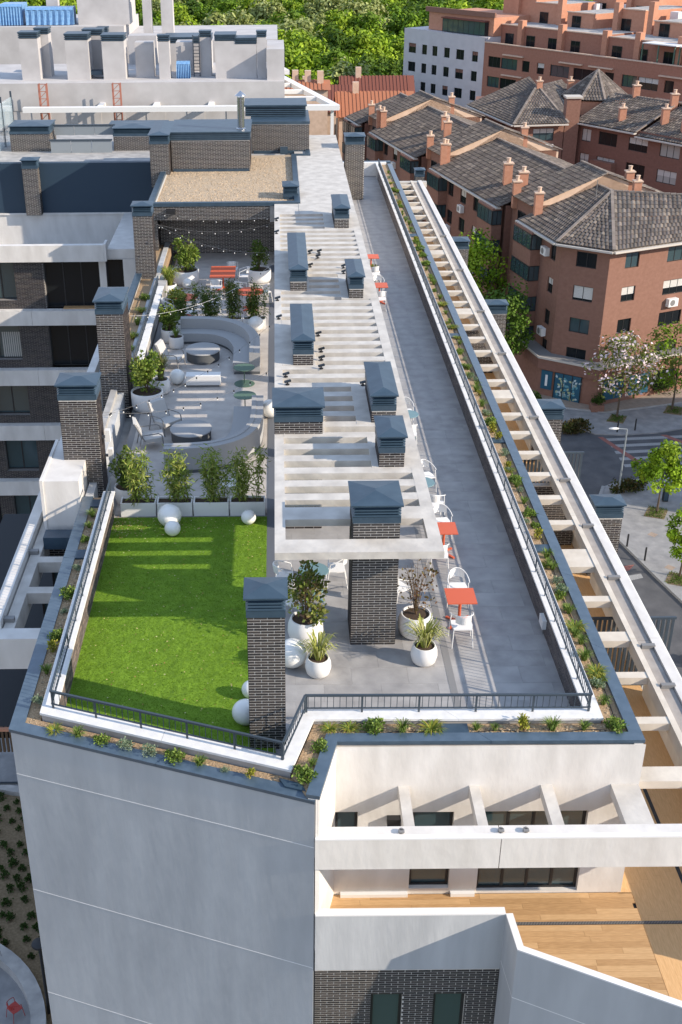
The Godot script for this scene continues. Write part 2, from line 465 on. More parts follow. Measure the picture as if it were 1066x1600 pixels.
# a framed window set back in an opening; rect in wall coordinates; cols panes, blind from the top as a share
func window(parent: Node3D, o: Vector3, u: Vector3, r: Rect2, cols := 2, depth := 0.12, fm: Material = null, gm: Material = null, blind := 0.0, bm: Material = null, called := "window") -> MeshInstance3D:
	var nn := u.cross(UP)
	if fm == null: fm = M.frame_dark
	if gm == null: gm = M.glass_dark
	var p := o + u * r.position.x + UP * r.position.y - nn * depth
	var f := 0.055
	var b := MB.new()
	b.obox(p, u * r.size.x, UP * f, nn * 0.05); b.obox(p + UP * (r.size.y - f), u * r.size.x, UP * f, nn * 0.05)
	for k in cols + 1:
		b.obox(p + u * ((r.size.x - f) * k / cols) + UP * f, u * f, UP * (r.size.y - f * 2), nn * 0.045)
	var w := part(parent, called, b, fm)
	var cw := (r.size.x - f) / cols
	for k in cols:
		var g := MB.new()
		g.obox(p + u * (cw * k + f) + UP * f + nn * 0.01, u * (cw - f), UP * (r.size.y - f * 2), nn * 0.012)
		part(w, "pane", g, gm)
	if blind > 0.0:
		var s := MB.new()
		var n := int(r.size.y * blind / 0.12)
		for k in maxi(n, 1):
			s.obox(p + u * f + UP * (r.size.y - f - (k + 1) * 0.12) + nn * 0.024, u * (r.size.x - f * 2), UP * 0.112, nn * 0.016)
		part(w, "blind", s, M.shutter if bm == null else bm)
	return w

func offset_line(pts: Array, d: float) -> Array:   # to the left of the direction of travel, in x,z
	var out := []
	for i in pts.size():
		var a: Vector2 = pts[maxi(i - 1, 0)]; var b: Vector2 = pts[i]; var c: Vector2 = pts[mini(i + 1, pts.size() - 1)]
		var t0 := (b - a).normalized() if i > 0 else (c - b).normalized()
		var t1 := (c - b).normalized() if i < pts.size() - 1 else t0
		var n0 := Vector2(t0.y, -t0.x); var n1 := Vector2(t1.y, -t1.x)
		var m := (n0 + n1).normalized()
		out.append(b + m * (d / m.dot(n0)))
	return out

# one prism per stretch between two lines
func band(parent: Node3D, called: String, A: Array, B: Array, y0: float, y1: float, mat: Material, gap := 0.0) -> void:
	for i in A.size() - 1:
		var a: Vector2 = A[i]; var b: Vector2 = A[i + 1]; var c: Vector2 = B[i + 1]; var d: Vector2 = B[i]
		var L := a.distance_to(b)
		var n := maxi(1, int(round(L / gap))) if gap > 0.0 else 1
		for k in n:
			var t0 := float(k) / n; var t1 := float(k + 1) / n
			var e := 0.004 / maxf(L, 0.1)
			if n > 1 or A.size() > 2:
				if k > 0: t0 += e
				if k < n - 1: t1 -= e
			part(parent, called, MB.new().prism(PackedVector2Array([a.lerp(b, t0), a.lerp(b, t1), d.lerp(c, t1), d.lerp(c, t0)]), y0, y1), mat)

func railing(label: String, a: Vector2, b: Vector2, y: float, h: float, group := "") -> Node3D:
	var p := Vector3(a.x, y, a.y); var q := Vector3(b.x, y, b.y)
	var d := (q - p).normalized(); var L := p.distance_to(q)
	var t := thing("railing", label, "railing", p, group)
	part(t, "top_rail", MB.new().bar(p + UP * (h - 0.02), q + UP * (h - 0.02), 0.045, 0.04), M.rail)
	part(t, "bottom_rail", MB.new().bar(p + UP * 0.1, q + UP * 0.1, 0.03, 0.02), M.rail)
	var np := maxi(1, int(round(L / 1.05)))
	for k in np + 1:
		var s := p + d * clampf(L * k / np, 0.025, L - 0.025)
		part(t, "post", MB.new().obox(s - d * 0.02 - d.cross(UP) * 0.006, d * 0.04, d.cross(UP) * 0.012, UP * (h - 0.04)), M.rail)
	var nb := int(L / 0.12)
	var bm := BoxMesh.new(); bm.size = Vector3(0.012, h - 0.15, 0.012)
	var rest := MB.new()
	for k in nb:
		var s := p + d * (L * (k + 0.5) / nb) + UP * (0.11 + (h - 0.15) / 2)
		if k < 150: inst(t, "baluster", bm, M.rail, s)
		else: rest.bx(s.x - 0.006, s.x + 0.006, s.y - (h - 0.15) / 2, s.y + (h - 0.15) / 2, s.z - 0.006, s.z + 0.006)
	if not rest.v.is_empty(): part(t, "far_balusters", rest, M.rail, "stuff")
	return t

# ---- plants
func leaf(b: MB, at: Vector3, dir: Vector3, side: Vector3, l: float, w: float) -> void:
	var m := at + dir * l * 0.5
	b.tri(at, m + side * w, at + dir * l); b.tri(at, at + dir * l, m - side * w)

func rdir() -> Vector3:
	var z := rng.randf_range(-1, 1); var a := rng.randf() * TAU; var s := sqrt(1 - z * z)
	return Vector3(s * cos(a), z, s * sin(a))

func crown(cols: Array, clumps: int, per: int, rad: Vector3, size: float, seed_: int, hollow := 0.45, flower := Color(0, 0, 0, 0)) -> MB:   # clumps of leaves round the origin
	rng.seed = seed_
	var b := MB.new(); b.use_col = true
	for k in clumps:
		var d := rdir()
		var r := pow(rng.randf_range(hollow * hollow * hollow, 1.0), 1.0 / 3.0) * rng.randf_range(0.82, 1.12)
		var cc := d * rad * r
		var cr := rad.length() * rng.randf_range(0.13, 0.24)
		var base: Color = cols[rng.randi() % cols.size()]
		base = base * rng.randf_range(0.8, 1.25)
		for j in per:
			var e := rdir()
			var p := cc + e * cr * pow(rng.randf(), 0.4)
			var n := (e + rdir() * 0.7 + UP * 0.4).normalized()
			var s := n.cross(rdir()).normalized()
			var t := n.cross(s)
			var tw := base * rng.randf_range(0.8, 1.2)
			if flower.a > 0.0 and rng.randf() < 0.36: tw = flower * rng.randf_range(0.8, 1.1)
			b.col = Color(tw.r, tw.g, tw.b, 1)
			leaf(b, p - t * size * 0.5, t, s, size * rng.randf_range(0.7, 1.3), size * 0.32)
	return b

func trunk(h: float, r: float, rad: Vector3, seed_: int) -> MB:
	rng.seed = seed_
	var b := MB.new()
	b.tube([Vector3.ZERO, Vector3(0.02, h * 0.4, 0), Vector3(0, h * 0.75, 0.03), Vector3(0.02, h + rad.y, 0)], r, r * 0.25, 7)
	for k in 6:
		var a := TAU * k / 6.0 + rng.randf()
		var d := Vector3(cos(a), 0, sin(a)) * rad.x * rng.randf_range(0.5, 0.8)
		b.tube([Vector3(0, h * rng.randf_range(0.75, 1.05), 0), d * 0.45 + UP * (h + rad.y * 0.35), d + UP * (h + rad.y * rng.randf_range(0.7, 1.3))], r * 0.45, r * 0.1, 5)
	return b

func tree(called: String, label: String, at: Vector3, h: float, r: float, rad: Vector3, cols: Array, clumps: int, per: int, size: float, seed_: int, group := "", flower := Color(0, 0, 0, 0)) -> Node3D:
	var t := thing(called, label, "tree", at, group)
	var a := MeshInstance3D.new(); a.name = "trunk"; a.mesh = trunk(h, r, rad, seed_).mesh(); a.material_override = M.bark; t.add_child(a)
	var c := MeshInstance3D.new(); c.name = "crown"; c.mesh = crown(cols, clumps, per, rad, size, seed_ + 1, 0.45, flower).mesh(); c.material_override = M.leaf
	c.position.y = h + rad.y * 0.8; t.add_child(c); c.set_meta("kind", "stuff")
	return t

func tuft_mesh(n: int, h: float, spread: float, w: float, cols: Array, seed_: int) -> ArrayMesh:   # arching blades
	rng.seed = seed_
	var b := MB.new(); b.use_col = true
	for k in n:
		var a := rng.randf() * TAU
		var o := Vector3(cos(a), 0, sin(a)) * spread * 0.2 * rng.randf()
		var d := Vector3(cos(a + rng.randf_range(-.5, .5)), 0, sin(a)) * spread * rng.randf_range(0.4, 1.0)
		var hh := h * rng.randf_range(0.6, 1.1)
		var s := d.cross(UP).normalized() * w
		b.col = cols[rng.randi() % cols.size()] * rng.randf_range(0.8, 1.2)
		b.col.a = 1
		var p0 := o; var p1 := o + d * 0.3 + UP * hh * 0.7; var p2 := o + d * 0.7 + UP * hh; var p3 := o + d + UP * hh * 0.85
		b.quad(p0 - s, p0 + s, p1 + s, p1 - s); b.quad(p1 - s, p1 + s, p2 + s * 0.7, p2 - s * 0.7); b.tri(p2 - s * 0.7, p2 + s * 0.7, p3)
	return b.mesh()

func bush_mesh(n: int, rad: Vector3, size: float, cols: Array, seed_: int, stems := 0) -> ArrayMesh:
	rng.seed = seed_
	var b := MB.new(); b.use_col = true
	for k in stems:
		var a := rng.randf() * TAU
		b.col = Color(0.17, 0.115, 0.07)
		var e := Vector3(cos(a) * rad.x, 0, sin(a) * rad.z) * rng.randf_range(0.3, 0.95) + UP * rad.y * rng.randf_range(1.2, 2.0)
		b.tube([Vector3.ZERO, e * 0.5 + UP * rad.y * 0.15, e], 0.009, 0.003, 4)
		for j in 3:
			var f := e * rng.randf_range(0.45, 0.8)
			b.tube([f, f + rdir() * rad.x * 0.35 + UP * rad.y * 0.2], 0.005, 0.002, 3)
	var lobes := []
	for k in 9:
		var c := rdir() * rad * rng.randf_range(0.35, 0.95)
		lobes.append([c, rng.randf_range(0.28, 0.55), cols[rng.randi() % cols.size()] * rng.randf_range(0.8, 1.2)])
	for k in n:
		var lb = lobes[rng.randi() % 9]
		var d := rdir()
		var p: Vector3 = lb[0] + d * rad * lb[1] * pow(rng.randf(), 0.45) + UP * rad.y
		if k % 5 == 0: p = rdir() * rad * rng.randf_range(0.2, 1.15) + UP * rad.y
		if p.y < 0.01: p.y = 0.02
		var t := (d + rdir() * 0.9 + UP * 0.3).normalized()
		var s := t.cross(rdir()).normalized()
		b.col = (cols[rng.randi() % cols.size()] * 0.5 + lb[2] * 0.5) * rng.randf_range(0.75, 1.25)
		b.col.a = 1
		leaf(b, p, t, s, size * rng.randf_range(0.7, 1.3), size * 0.3)
	return b.mesh()

func pot_prof(r: float, h: float) -> Array:
	return [Vector2(0, 0), Vector2(r * 0.72, 0), Vector2(r * 0.88, h * 0.12), Vector2(r, h * 0.45), Vector2(r * 0.97, h * 0.72), Vector2(r * 0.84, h * 0.97), Vector2(r * 0.82, h), Vector2(r * 0.76, h), Vector2(r * 0.76, h * 0.9), Vector2(0, h * 0.9)]

func potted(label: String, at: Vector3, r: float, h: float, plant: Mesh, plant_called: String, straight := false, turn := 0.0) -> Node3D:
	var t := thing("potted_plant", label, "potted plant", at, "")
	var pr := pot_prof(r, h)
	if straight: pr = [Vector2(0, 0), Vector2(r * 0.8, 0), Vector2(r * 0.93, h * 0.06), Vector2(r, h * 0.3), Vector2(r, h * 0.94), Vector2(r * 0.98, h), Vector2(r * 0.92, h), Vector2(r * 0.92, h * 0.9), Vector2(0, h * 0.9)]
	part(t, "pot", MB.new().lathe(at, pr, 32), M.white)
	part(t, "soil", MB.new().lathe(at, [Vector2(r * (0.91 if straight else 0.755), h * 0.9), Vector2(r * 0.5, h * 0.93), Vector2(0, h * 0.94)], 20), M.potsoil)
	var p := inst(t, plant_called, plant, M.leaf, at + UP * h * 0.9, Basis(UP, turn))
	p.set_meta("kind", "stuff")
	return t

# barrel-tiled roof slope: quad with eave a->b and ridge d->c, tile rows as joined geometry
func tiles(b: MB, a: Vector3, bb: Vector3, c: Vector3, d: Vector3, pitch := 0.36, course := 0.5) -> void:
	b.use_col = true
	var nn := (bb - a).cross(d - a).normalized()
	var nx := maxi(1, int(round(a.distance_to(bb) / pitch)))
	var ny := maxi(1, int(round((a.distance_to(d) + bb.distance_to(c)) * 0.5 / course)))
	if d.distance_to(c) < 0.5: ny = maxi(1, int(round(((a + bb) * 0.5).distance_to(d) / course)))
	for j in ny:
		var t0 := float(j) / ny; var t1 := float(j + 1) / ny
		var l0 := a.lerp(d, t0); var r0 := bb.lerp(c, t0); var l1 := a.lerp(d, t1); var r1 := bb.lerp(c, t1)
		var n := maxi(1, int(round(l0.distance_to(r0) / pitch)))
		for i in n:
			var s0 := float(i) / n; var s1 := (i + 0.38) / n; var s2 := (i + 0.7) / n; var s3 := float(i + 1) / n
			var g := rng.randf_range(0.72, 1.25)
			var w := rng.randf()
			b.col = Color(0.16 * g, 0.135 * g, 0.118 * g) if w < 0.8 else Color(0.24 * g, 0.20 * g, 0.165 * g)
			var lo := nn * 0.05; var hi := nn * 0.12; var hb := nn * 0.085
			var p0 := l0.lerp(r0, s0) + lo; var q0 := l1.lerp(r1, s0) + lo * 0.3
			var p1 := l0.lerp(r0, s1) + hi; var q1 := l1.lerp(r1, s1) + hb
			var p2 := l0.lerp(r0, s2) + hi; var q2 := l1.lerp(r1, s2) + hb
			var p3 := l0.lerp(r0, s3) + lo; var q3 := l1.lerp(r1, s3) + lo * 0.3
			b.quad(p0, p1, q1, q0); b.quad(p1, p2, q2, q1)
			b.col = b.col * 0.75; b.col.a = 1
			b.quad(p2, p3, q3, q2)
			b.quad(p0 - lo, p1 - hi * 0.6, p1, p0); b.quad(p1 - hi * 0.6, p2 - hi * 0.6, p2, p1)

func ridge(b: MB, p: Vector3, q: Vector3) -> void:   # ridge or hip tiles
	b.use_col = true
	var n := maxi(1, int(p.distance_to(q) / 0.45))
	for k in n:
		var g := rng.randf_range(0.85, 1.2)
		b.col = Color(0.25 * g, 0.21 * g, 0.18 * g)
		b.bar(p.lerp(q, float(k) / n) + UP * 0.08, p.lerp(q, (k + 0.93) / n) + UP * 0.11, 0.24, 0.14)

func red_chimney(parent: Node3D, at: Vector3, h := 1.5, w := 0.75) -> void:
	w *= 0.82; h *= 0.9
	var c := part(parent, "chimney", MB.new().bx(at.x - w / 2, at.x + w / 2, at.y - 0.8, at.y + h, at.z - w / 2, at.z + w / 2), M.orangebrick)
	part(c, "chimney_cap", MB.new().bx(at.x - w * 0.62, at.x + w * 0.62, at.y + h, at.y + h + 0.09, at.z - w * 0.62, at.z + w * 0.62), M.pink)
	part(c, "chimney_pot", MB.new().lathe(Vector3(at.x, at.y + h + 0.09, at.z), [Vector2(0.0, 0), Vector2(w * 0.24, 0), Vector2(w * 0.25, 0.35), Vector2(w * 0.3, 0.37), Vector2(w * 0.3, 0.41), Vector2(0, 0.44)], 10), M.pink)

func ac_unit(parent: Node3D, o: Vector3, u: Vector3, x: float, y: float) -> void:
	var nn := u.cross(UP)
	var p := o + u * x + UP * y + nn * 0.02
	var a := part(parent, "air_conditioner", MB.new().obox(p, u * 0.95, UP * 0.65, nn * 0.38), M.white)
	var c := p + u * 0.38 + UP * 0.33 + nn * 0.39
	var b := MB.new()
	for k in 16:
		var t := TAU * k / 16; var s := TAU * (k + 1) / 16
		b.tri(c, c + (u * cos(t) + UP * sin(t)) * 0.25, c + (u * cos(s) + UP * sin(s)) * 0.25)
	part(a, "fan_grille", b, M.frame_grey)

# ---------------------------------------------------------------- scene
func _ready() -> void:
	var cam := Camera3D.new()
	cam.name = "camera"
	var near := 0.5
	cam.set_frustum(near * 1600.0 / 1832.774, Vector2(near * 93.0 / 1832.774, 0), near, 2500.0)
	cam.transform = Transform3D(Basis(Vector3(0.999959, -0.0072, 0.005558), Vector3(0.008958, 0.885698, -0.464176), Vector3(-0.00158, 0.464207, 0.885725)), Vector3(0, 14.7, 0))
	add_child(cam); cam.current = true
	var env := Environment.new()
	var sky := Sky.new()
	var sm := ProceduralSkyMaterial.new()
	sm.sky_top_color = Color(0.50, 0.575, 0.69); sm.sky_horizon_color = Color(0.84, 0.86, 0.89); sm.sky_curve = 0.14
	sm.ground_bottom_color = Color(0.25, 0.25, 0.24); sm.ground_horizon_color = Color(0.6, 0.66, 0.70)
	sm.sky_energy_multiplier = 1.28
	sky.sky_material = sm
	env.background_mode = Environment.BG_SKY; env.sky = sky
	env.tonemap_mode = Environment.TONE_MAPPER_LINEAR
	env.tonemap_exposure = 1.29
	env.sdfgi_enabled = true; env.ssao_enabled = true; env.ssil_enabled = true
	var we := WorldEnvironment.new(); we.name = "world_environment"; we.environment = env; add_child(we)
	var sun := DirectionalLight3D.new()
	sun.name = "sun"; sun.light_energy = 1.5; sun.light_color = Color(1.0, 0.945, 0.87); sun.light_angular_distance = 0.5; sun.shadow_enabled = true
	add_child(sun); sun.look_at_from_position(Vector3.ZERO, Vector3(-1.0, -0.55, -0.392))
	rng.seed = 5
	make_materials(); brick_meshes()
	ground()
	main_building()
	lower_front()
	right_gallery()
	left_gallery()
	roof_blocks()
	left_wing()
	pergola()
	chimneys()
	planters()
	lounge()
	dining()
	rear_building()
	street_row()
	back_row()
	orange_block()
	street()
	courtyard()
	forest()

# ---------------------------------------------------------------- ground
func ground() -> void:
	var g := MB.new()
	g.quad(Vector3(-900, -22.02, 60), Vector3(900, -22.02, 60), Vector3(900, -22.02, -1500), Vector3(-900, -22.02, -1500))
	struct("ground", g, M.meadow)
	var a := MB.new()
	a.quad(Vector3(8, -22.0, 40), Vector3(90, -22.0, 40), Vector3(90, -22.0, -150), Vector3(8, -22.0, -150))
	struct("road", a, M.asphalt)

# ---------------------------------------------------------------- the terrace building
func v2(a: Array) -> PackedVector2Array:
	return PackedVector2Array(a)

func main_building() -> void:
	var zf := -71.0
	var ledge := [Vector2(-4.68, -27.9), Vector2(-4.68, -18.33), Vector2(0.17, -16.57), Vector2(0.62, -18.05), Vector2(6.16, -18.0), Vector2(6.16, zf)]
	var inner := offset_line(ledge, 0.31)
	var wout := offset_line(ledge, 0.03)
	var win := offset_line(ledge, 0.25)
	var cout := [Vector2(-5.24, -27.9), Vector2(-5.24, -18.03), Vector2(0.57, -15.91)]
	var cin := offset_line(cout, 0.28)
	var dout := [Vector2(0.66, -15.93), Vector2(1.04, -17.44), Vector2(6.8, -17.40), Vector2(6.8, zf)]
	var din := offset_line(dout, 0.25)
	# floor
	var fl := MB.new()
	fl.prism(v2([Vector2(-4.65, -18.33), Vector2(0.17, -16.6), Vector2(0.62, -18.08), Vector2(6.14, -18.03), Vector2(6.14, zf), Vector2(-4.65, zf)]), -0.35, -0.012)
	var f := struct("terrace_floor", fl, M.grout, "grey large-format paving of the roof terrace", "terrace floor")
	var z := -17.2
	var tiles_far := MB.new()
	var lounge_far := MB.new()
	var tm := []
	for k in 2:
		var bm := BoxMesh.new(); bm.size = Vector3(1.194 if k == 0 else 0.7, 0.02, 0.597); tm.append(bm)
	var count := 0
	var row := 0
	while z > zf + 0.7:
		var x := -0.3 if z > -27.6 else -4.45
		var first := true
		while x < 5.92:
			var w := 1.2
			if first and row % 2 == 1: w = 0.6
			first = false
			w = minf(w, 5.93 - x)
			if w < 0.08: break
			if z < -18.3 or (x < -0.2 + (z + 18.3) * 0.0 and x + w < 0.5):
				if count < 290 and z > -36.0 and w > 0.3 and not (x < -0.6):
					var mi := inst(f, "paving_tile", tm[0], [M.floor, M.floor_b, M.floor_c][rng.randi() % 3], Vector3(x + w / 2, -0.01 + rng.randf() * 0.002, z - 0.3), Basis.from_scale(Vector3((w - 0.003) / 1.194, 1, 1)))
					mi.set_meta("kind", "structure")
					count += 1
				else: (lounge_far if x < -0.6 else tiles_far).bx(x + 0.0015, x + w - 0.0015, -0.02, 0.0, z - 0.0015, z - 0.5985)
			x += w
		z -= 0.6
		row += 1
	part(f, "far_paving", tiles_far, M.floor, "stuff")
	part(f, "lounge_paving", lounge_far, M.floor_light, "stuff")
	# drain strips
	struct("drain_channel", MB.new().bx(3.53, 3.68, -0.01, 0.006, -18.4, -64.0), M.frame_grey)
	struct("lawn_edge", MB.new().bx(-0.34, -0.12, -0.01, 0.014, -19.0, -52.0), flat(lin(0.12, 0.13, 0.15), 0.6))
	# lawn
	var lw := MB.new().prism(v2([Vector2(-4.42, -18.7), Vector2(-0.12, -17.1), Vector2(-0.12, -18.0), Vector2(-0.34, -19.2), Vector2(-0.34, -27.75), Vector2(-4.42, -27.75)]), 0.0, 0.03)
	struct("lawn", lw, M.turf, "bright green artificial turf lawn of the terrace", "lawn")
	turf()
	# the building
	var b := thing("apartment_building", "white concrete apartment building with a long roof terrace", "building", Vector3(0, -22, -40))
	part(b, "core", MB.new().prism(v2([Vector2(-5.05, -18.25), Vector2(0.42, -16.25), Vector2(0.85, -17.6), Vector2(6.7, -17.6), Vector2(6.7, zf), Vector2(-5.2, zf)]), -22, -0.36), M.concrete_grey)
	band(b, "parapet_wall", wout, win, -0.02, 0.70, M.concrete_grey)
	band(b, "parapet_ledge", ledge, inner, 0.70, 0.75, M.cap_white, 2.4)
	band(b, "coping", cout, cin, 0.53, 0.60, M.coping, 3.0)
	band(b, "coping", dout, din, 0.62, 0.70, M.coping, 3.0)
	var co2 := offset_line(cout, 0.03); var ci2 := offset_line(cout, 0.24)
	band(b, "planter_wall", co2, ci2, -0.3, 0.53, M.concrete_grey)
	var do2 := offset_line(dout, 0.03); var di2 := offset_line(dout, 0.21)
	band(b, "planter_wall", do2, di2, -0.75, 0.62, M.white_wall)
	# fine brick-look facing on the inside of the left parapet
	var bw := MB.new()
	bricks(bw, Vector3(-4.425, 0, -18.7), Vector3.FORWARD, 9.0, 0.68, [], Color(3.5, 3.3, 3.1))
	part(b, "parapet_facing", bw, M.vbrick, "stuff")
	var bw2 := MB.new()
	bricks(bw2, Vector3(5.915, 0, -70), Vector3.BACK, 51.6, 0.68, [], Color(1.6, 1.6, 1.7))
	part(b, "parapet_facing", bw2, M.vbrick, "stuff")
	# blank shaded front wall: storey-high panels with recessed joints
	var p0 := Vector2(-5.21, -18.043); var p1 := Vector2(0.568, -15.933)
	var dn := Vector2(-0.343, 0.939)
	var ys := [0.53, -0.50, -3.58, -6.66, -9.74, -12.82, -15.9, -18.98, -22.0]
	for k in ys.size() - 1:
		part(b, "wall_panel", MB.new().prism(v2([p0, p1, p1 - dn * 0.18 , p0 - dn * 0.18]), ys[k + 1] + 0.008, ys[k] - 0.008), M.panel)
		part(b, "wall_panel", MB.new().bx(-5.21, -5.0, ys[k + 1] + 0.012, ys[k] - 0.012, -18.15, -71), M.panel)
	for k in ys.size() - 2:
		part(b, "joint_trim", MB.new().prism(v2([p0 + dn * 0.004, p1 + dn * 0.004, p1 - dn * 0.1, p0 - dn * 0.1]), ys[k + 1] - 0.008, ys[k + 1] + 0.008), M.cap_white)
	# end of the parapet at the far side
	part(b, "end_wall", MB.new().bx(3.6, 6.5, -0.02, 0.75, -71.0, -71.3), M.cap_white)
	part(b, "end_coping", MB.new().bx(3.6, 6.8, 0.62, 0.70, -71.5, -71.9), M.slate)
	# soil
	var so := thing("planting_bed", "sandy soil of the planted roof edge between white ledge and slate coping", "planting bed", Vector3(0, 0.4, -18))
	band(so, "soil", offset_line(cout, 0.245), offset_line(ledge.slice(0, 3), 0.0), 0.2, 0.56, M.soil)
	band(so, "soil", offset_line(dout, 0.215), ledge.slice(2, 6), 0.2, 0.63, M.soil)
	# stepping slabs of metal across the beds
	for q in [[6.17, 6.56, -24.6, -24.95], [6.17, 6.56, -31.0, -31.35], [6.17, 6.56, -40.2, -40.6], [6.17, 6.56, -54.3, -54.8]]:
		part(so, "access_slab", MB.new().bx(q[0], q[1], 0.6, 0.67, q[2], q[3]), M.slate)
	part(so, "access_slab", MB.new().bx(3.05, 3.55, 0.6, 0.67, -17.68, -17.99), M.slate)
	part(so, "access_slab", MB.new().bx(-4.96, -4.7, 0.5, 0.61, -27.3, -27.7), M.slate)
	part(so, "access_slab", MB.new().bx(-4.96, -4.7, 0.5, 0.61, -24.6, -25.0), M.slate)
	part(so, "access_slab", MB.new().prism(v2([Vector2(-0.05, -16.5), Vector2(0.35, -16.35), Vector2(0.42, -16.15), Vector2(0.05, -16.28)]), 0.5, 0.64), M.slate)
	# railings
	var rl := offset_line(ledge, 0.27)
	var r2 := offset_line(ledge, 0.22)
	railing("slate railing along the slanted front of the lawn", r2[1], r2[2], 0.75, 0.42)
	railing("short slate railing turning back beside the near chimney", r2[2], r2[3], 0.75, 0.42)
	railing("slate railing across the front of the paved terrace", r2[3], r2[4], 0.75, 0.42)
	railing("long slate railing beside the walkway's planted bed", r2[4], Vector2(r2[5].x, -70.0), 0.75, 0.42)
	railing("slate railing on the ledge left of the lawn", Vector2(r2[0].x, -27.8), r2[1], 0.75, 0.42)
	# left edge beyond the second chimney: ledge, railing and bed
	part(b, "parapet_wall", MB.new().bx(-4.9, -4.7, -0.02, 0.70, -36.6, -48.3), M.concrete_grey)
	part(b, "parapet_ledge", MB.new().bx(-4.95, -4.62, 0.70, 0.75, -36.6, -46.5), M.cap_white)
	part(b, "parapet_pier", MB.new().bx(-5.05, -4.55, 0.0, 0.75, -46.5, -47.3), M.concrete_grey)
	part(b, "parapet_wall", MB.new().bx(-5.4, -5.2, -3.02, 0.70, -29.9, -35.3), M.concrete_grey)
	part(b, "coping", MB.new().bx(-6.0, -5.72, 0.62, 0.70, -36.5, -54), M.slate)
	part(b, "planter_wall", MB.new().bx(-5.97, -5.75, -3.0, 0.62, -36.5, -54), M.concrete_grey)
	part(b, "planter_floor", MB.new().bx(-5.75, -4.9, -0.3, 0.45, -36.5, -54), M.soil)
	railing("slate railing beyond the second chimney on the left edge", Vector2(-4.85, -46.5), Vector2(-4.85, -36.6), 0.75, 0.42)
	# flood lights clamped to the left edge
	for q in [[-4.68, 1.55, -29.3], [-4.68, 0.85, -29.6]]:
		var s := thing("flood_light", ["white flood light high on the right side of the near left chimney", "lower white flood light beside the near left chimney", "white flood light by the farthest left chimney"][[-29.3, -29.6].find(q[2])], "flood light", Vector3(q[0], q[1], q[2]))
		part(s, "housing", MB.new().bx(q[0] - 0.06, q[0] + 0.07, q[1], q[1] + 0.34, q[2], q[2] - 0.16), M.white)
		part(s, "bracket", MB.new().bx(q[0] - 0.15, q[0] - 0.06, q[1] + 0.1, q[1] + 0.16, q[2] - 0.04, q[2] - 0.12), M.frame_grey)

func turf() -> void:
	var b := MB.new()
	b.tri(Vector3(-0.003, 0, 0), Vector3(0.003, 0, 0), Vector3(0.005, 0.022, 0.006))
	b.tri(Vector3(0, 0, -0.003), Vector3(0, 0, 0.003), Vector3(-0.006, 0.018, 0.003))
	var mm := MultiMesh.new()
	mm.transform_format = MultiMesh.TRANSFORM_3D; mm.use_colors = true
	mm.mesh = b.mesh()
	mm.instance_count = 60000
	var k := 0
	while k < 60000:
		var x := rng.randf_range(-4.4, -0.13); var z := rng.randf_range(-27.7, -17.2)
		if z > -18.6 + (x + 4.4) * 0.36 or (x > -0.34 and z < -18.4): continue
		mm.set_instance_transform(k, Transform3D(Basis(UP, rng.randf() * TAU).scaled(Vector3.ONE * rng.randf_range(0.8, 1.4)), Vector3(x, 0.028, z)))
		var g := rng.randf_range(0.75, 1.25)
		mm.set_instance_color(k, Color(0.135 * g, 0.245 * g, 0.012 * g))
		k += 1
	var o := MultiMeshInstance3D.new()
	o.name = "turf_grass"; o.multimesh = mm; o.material_override = M.vmatte
	add_child(o); o.set_meta("kind", "stuff"); o.set_meta("label", "short bright green blades of the artificial turf"); o.set_meta("category", "grass")
	var lt := MB.new(); lt.use_col = true
	for j in 700:
		var x := rng.randf_range(-4.35, -0.4); var z := rng.randf_range(-27.7, -18.6)
		if j < 330: z = rng.randf_range(-27.75, -26.9) + rng.randf() * rng.randf() * 0.5; x = rng.randf_range(-4.35, -4.35 + rng.randf() * 4.0)
		var a := rng.randf() * TAU
		var s := rng.randf_range(0.02, 0.05)
		lt.col = [Color(0.45, 0.38, 0.16), Color(0.30, 0.17, 0.07), Color(0.42, 0.42, 0.2)][rng.randi() % 3]
		leaf(lt, Vector3(x, 0.065, z), Vector3(cos(a), 0.12, sin(a)), Vector3(-sin(a), rng.randf_range(-.3, .3), cos(a)), s, s * 0.4)
	var l := solo("fallen_leaves", "dry leaves scattered over the turf", "leaves", lt, M.vmatte)
	l.set_meta("kind", "stuff")

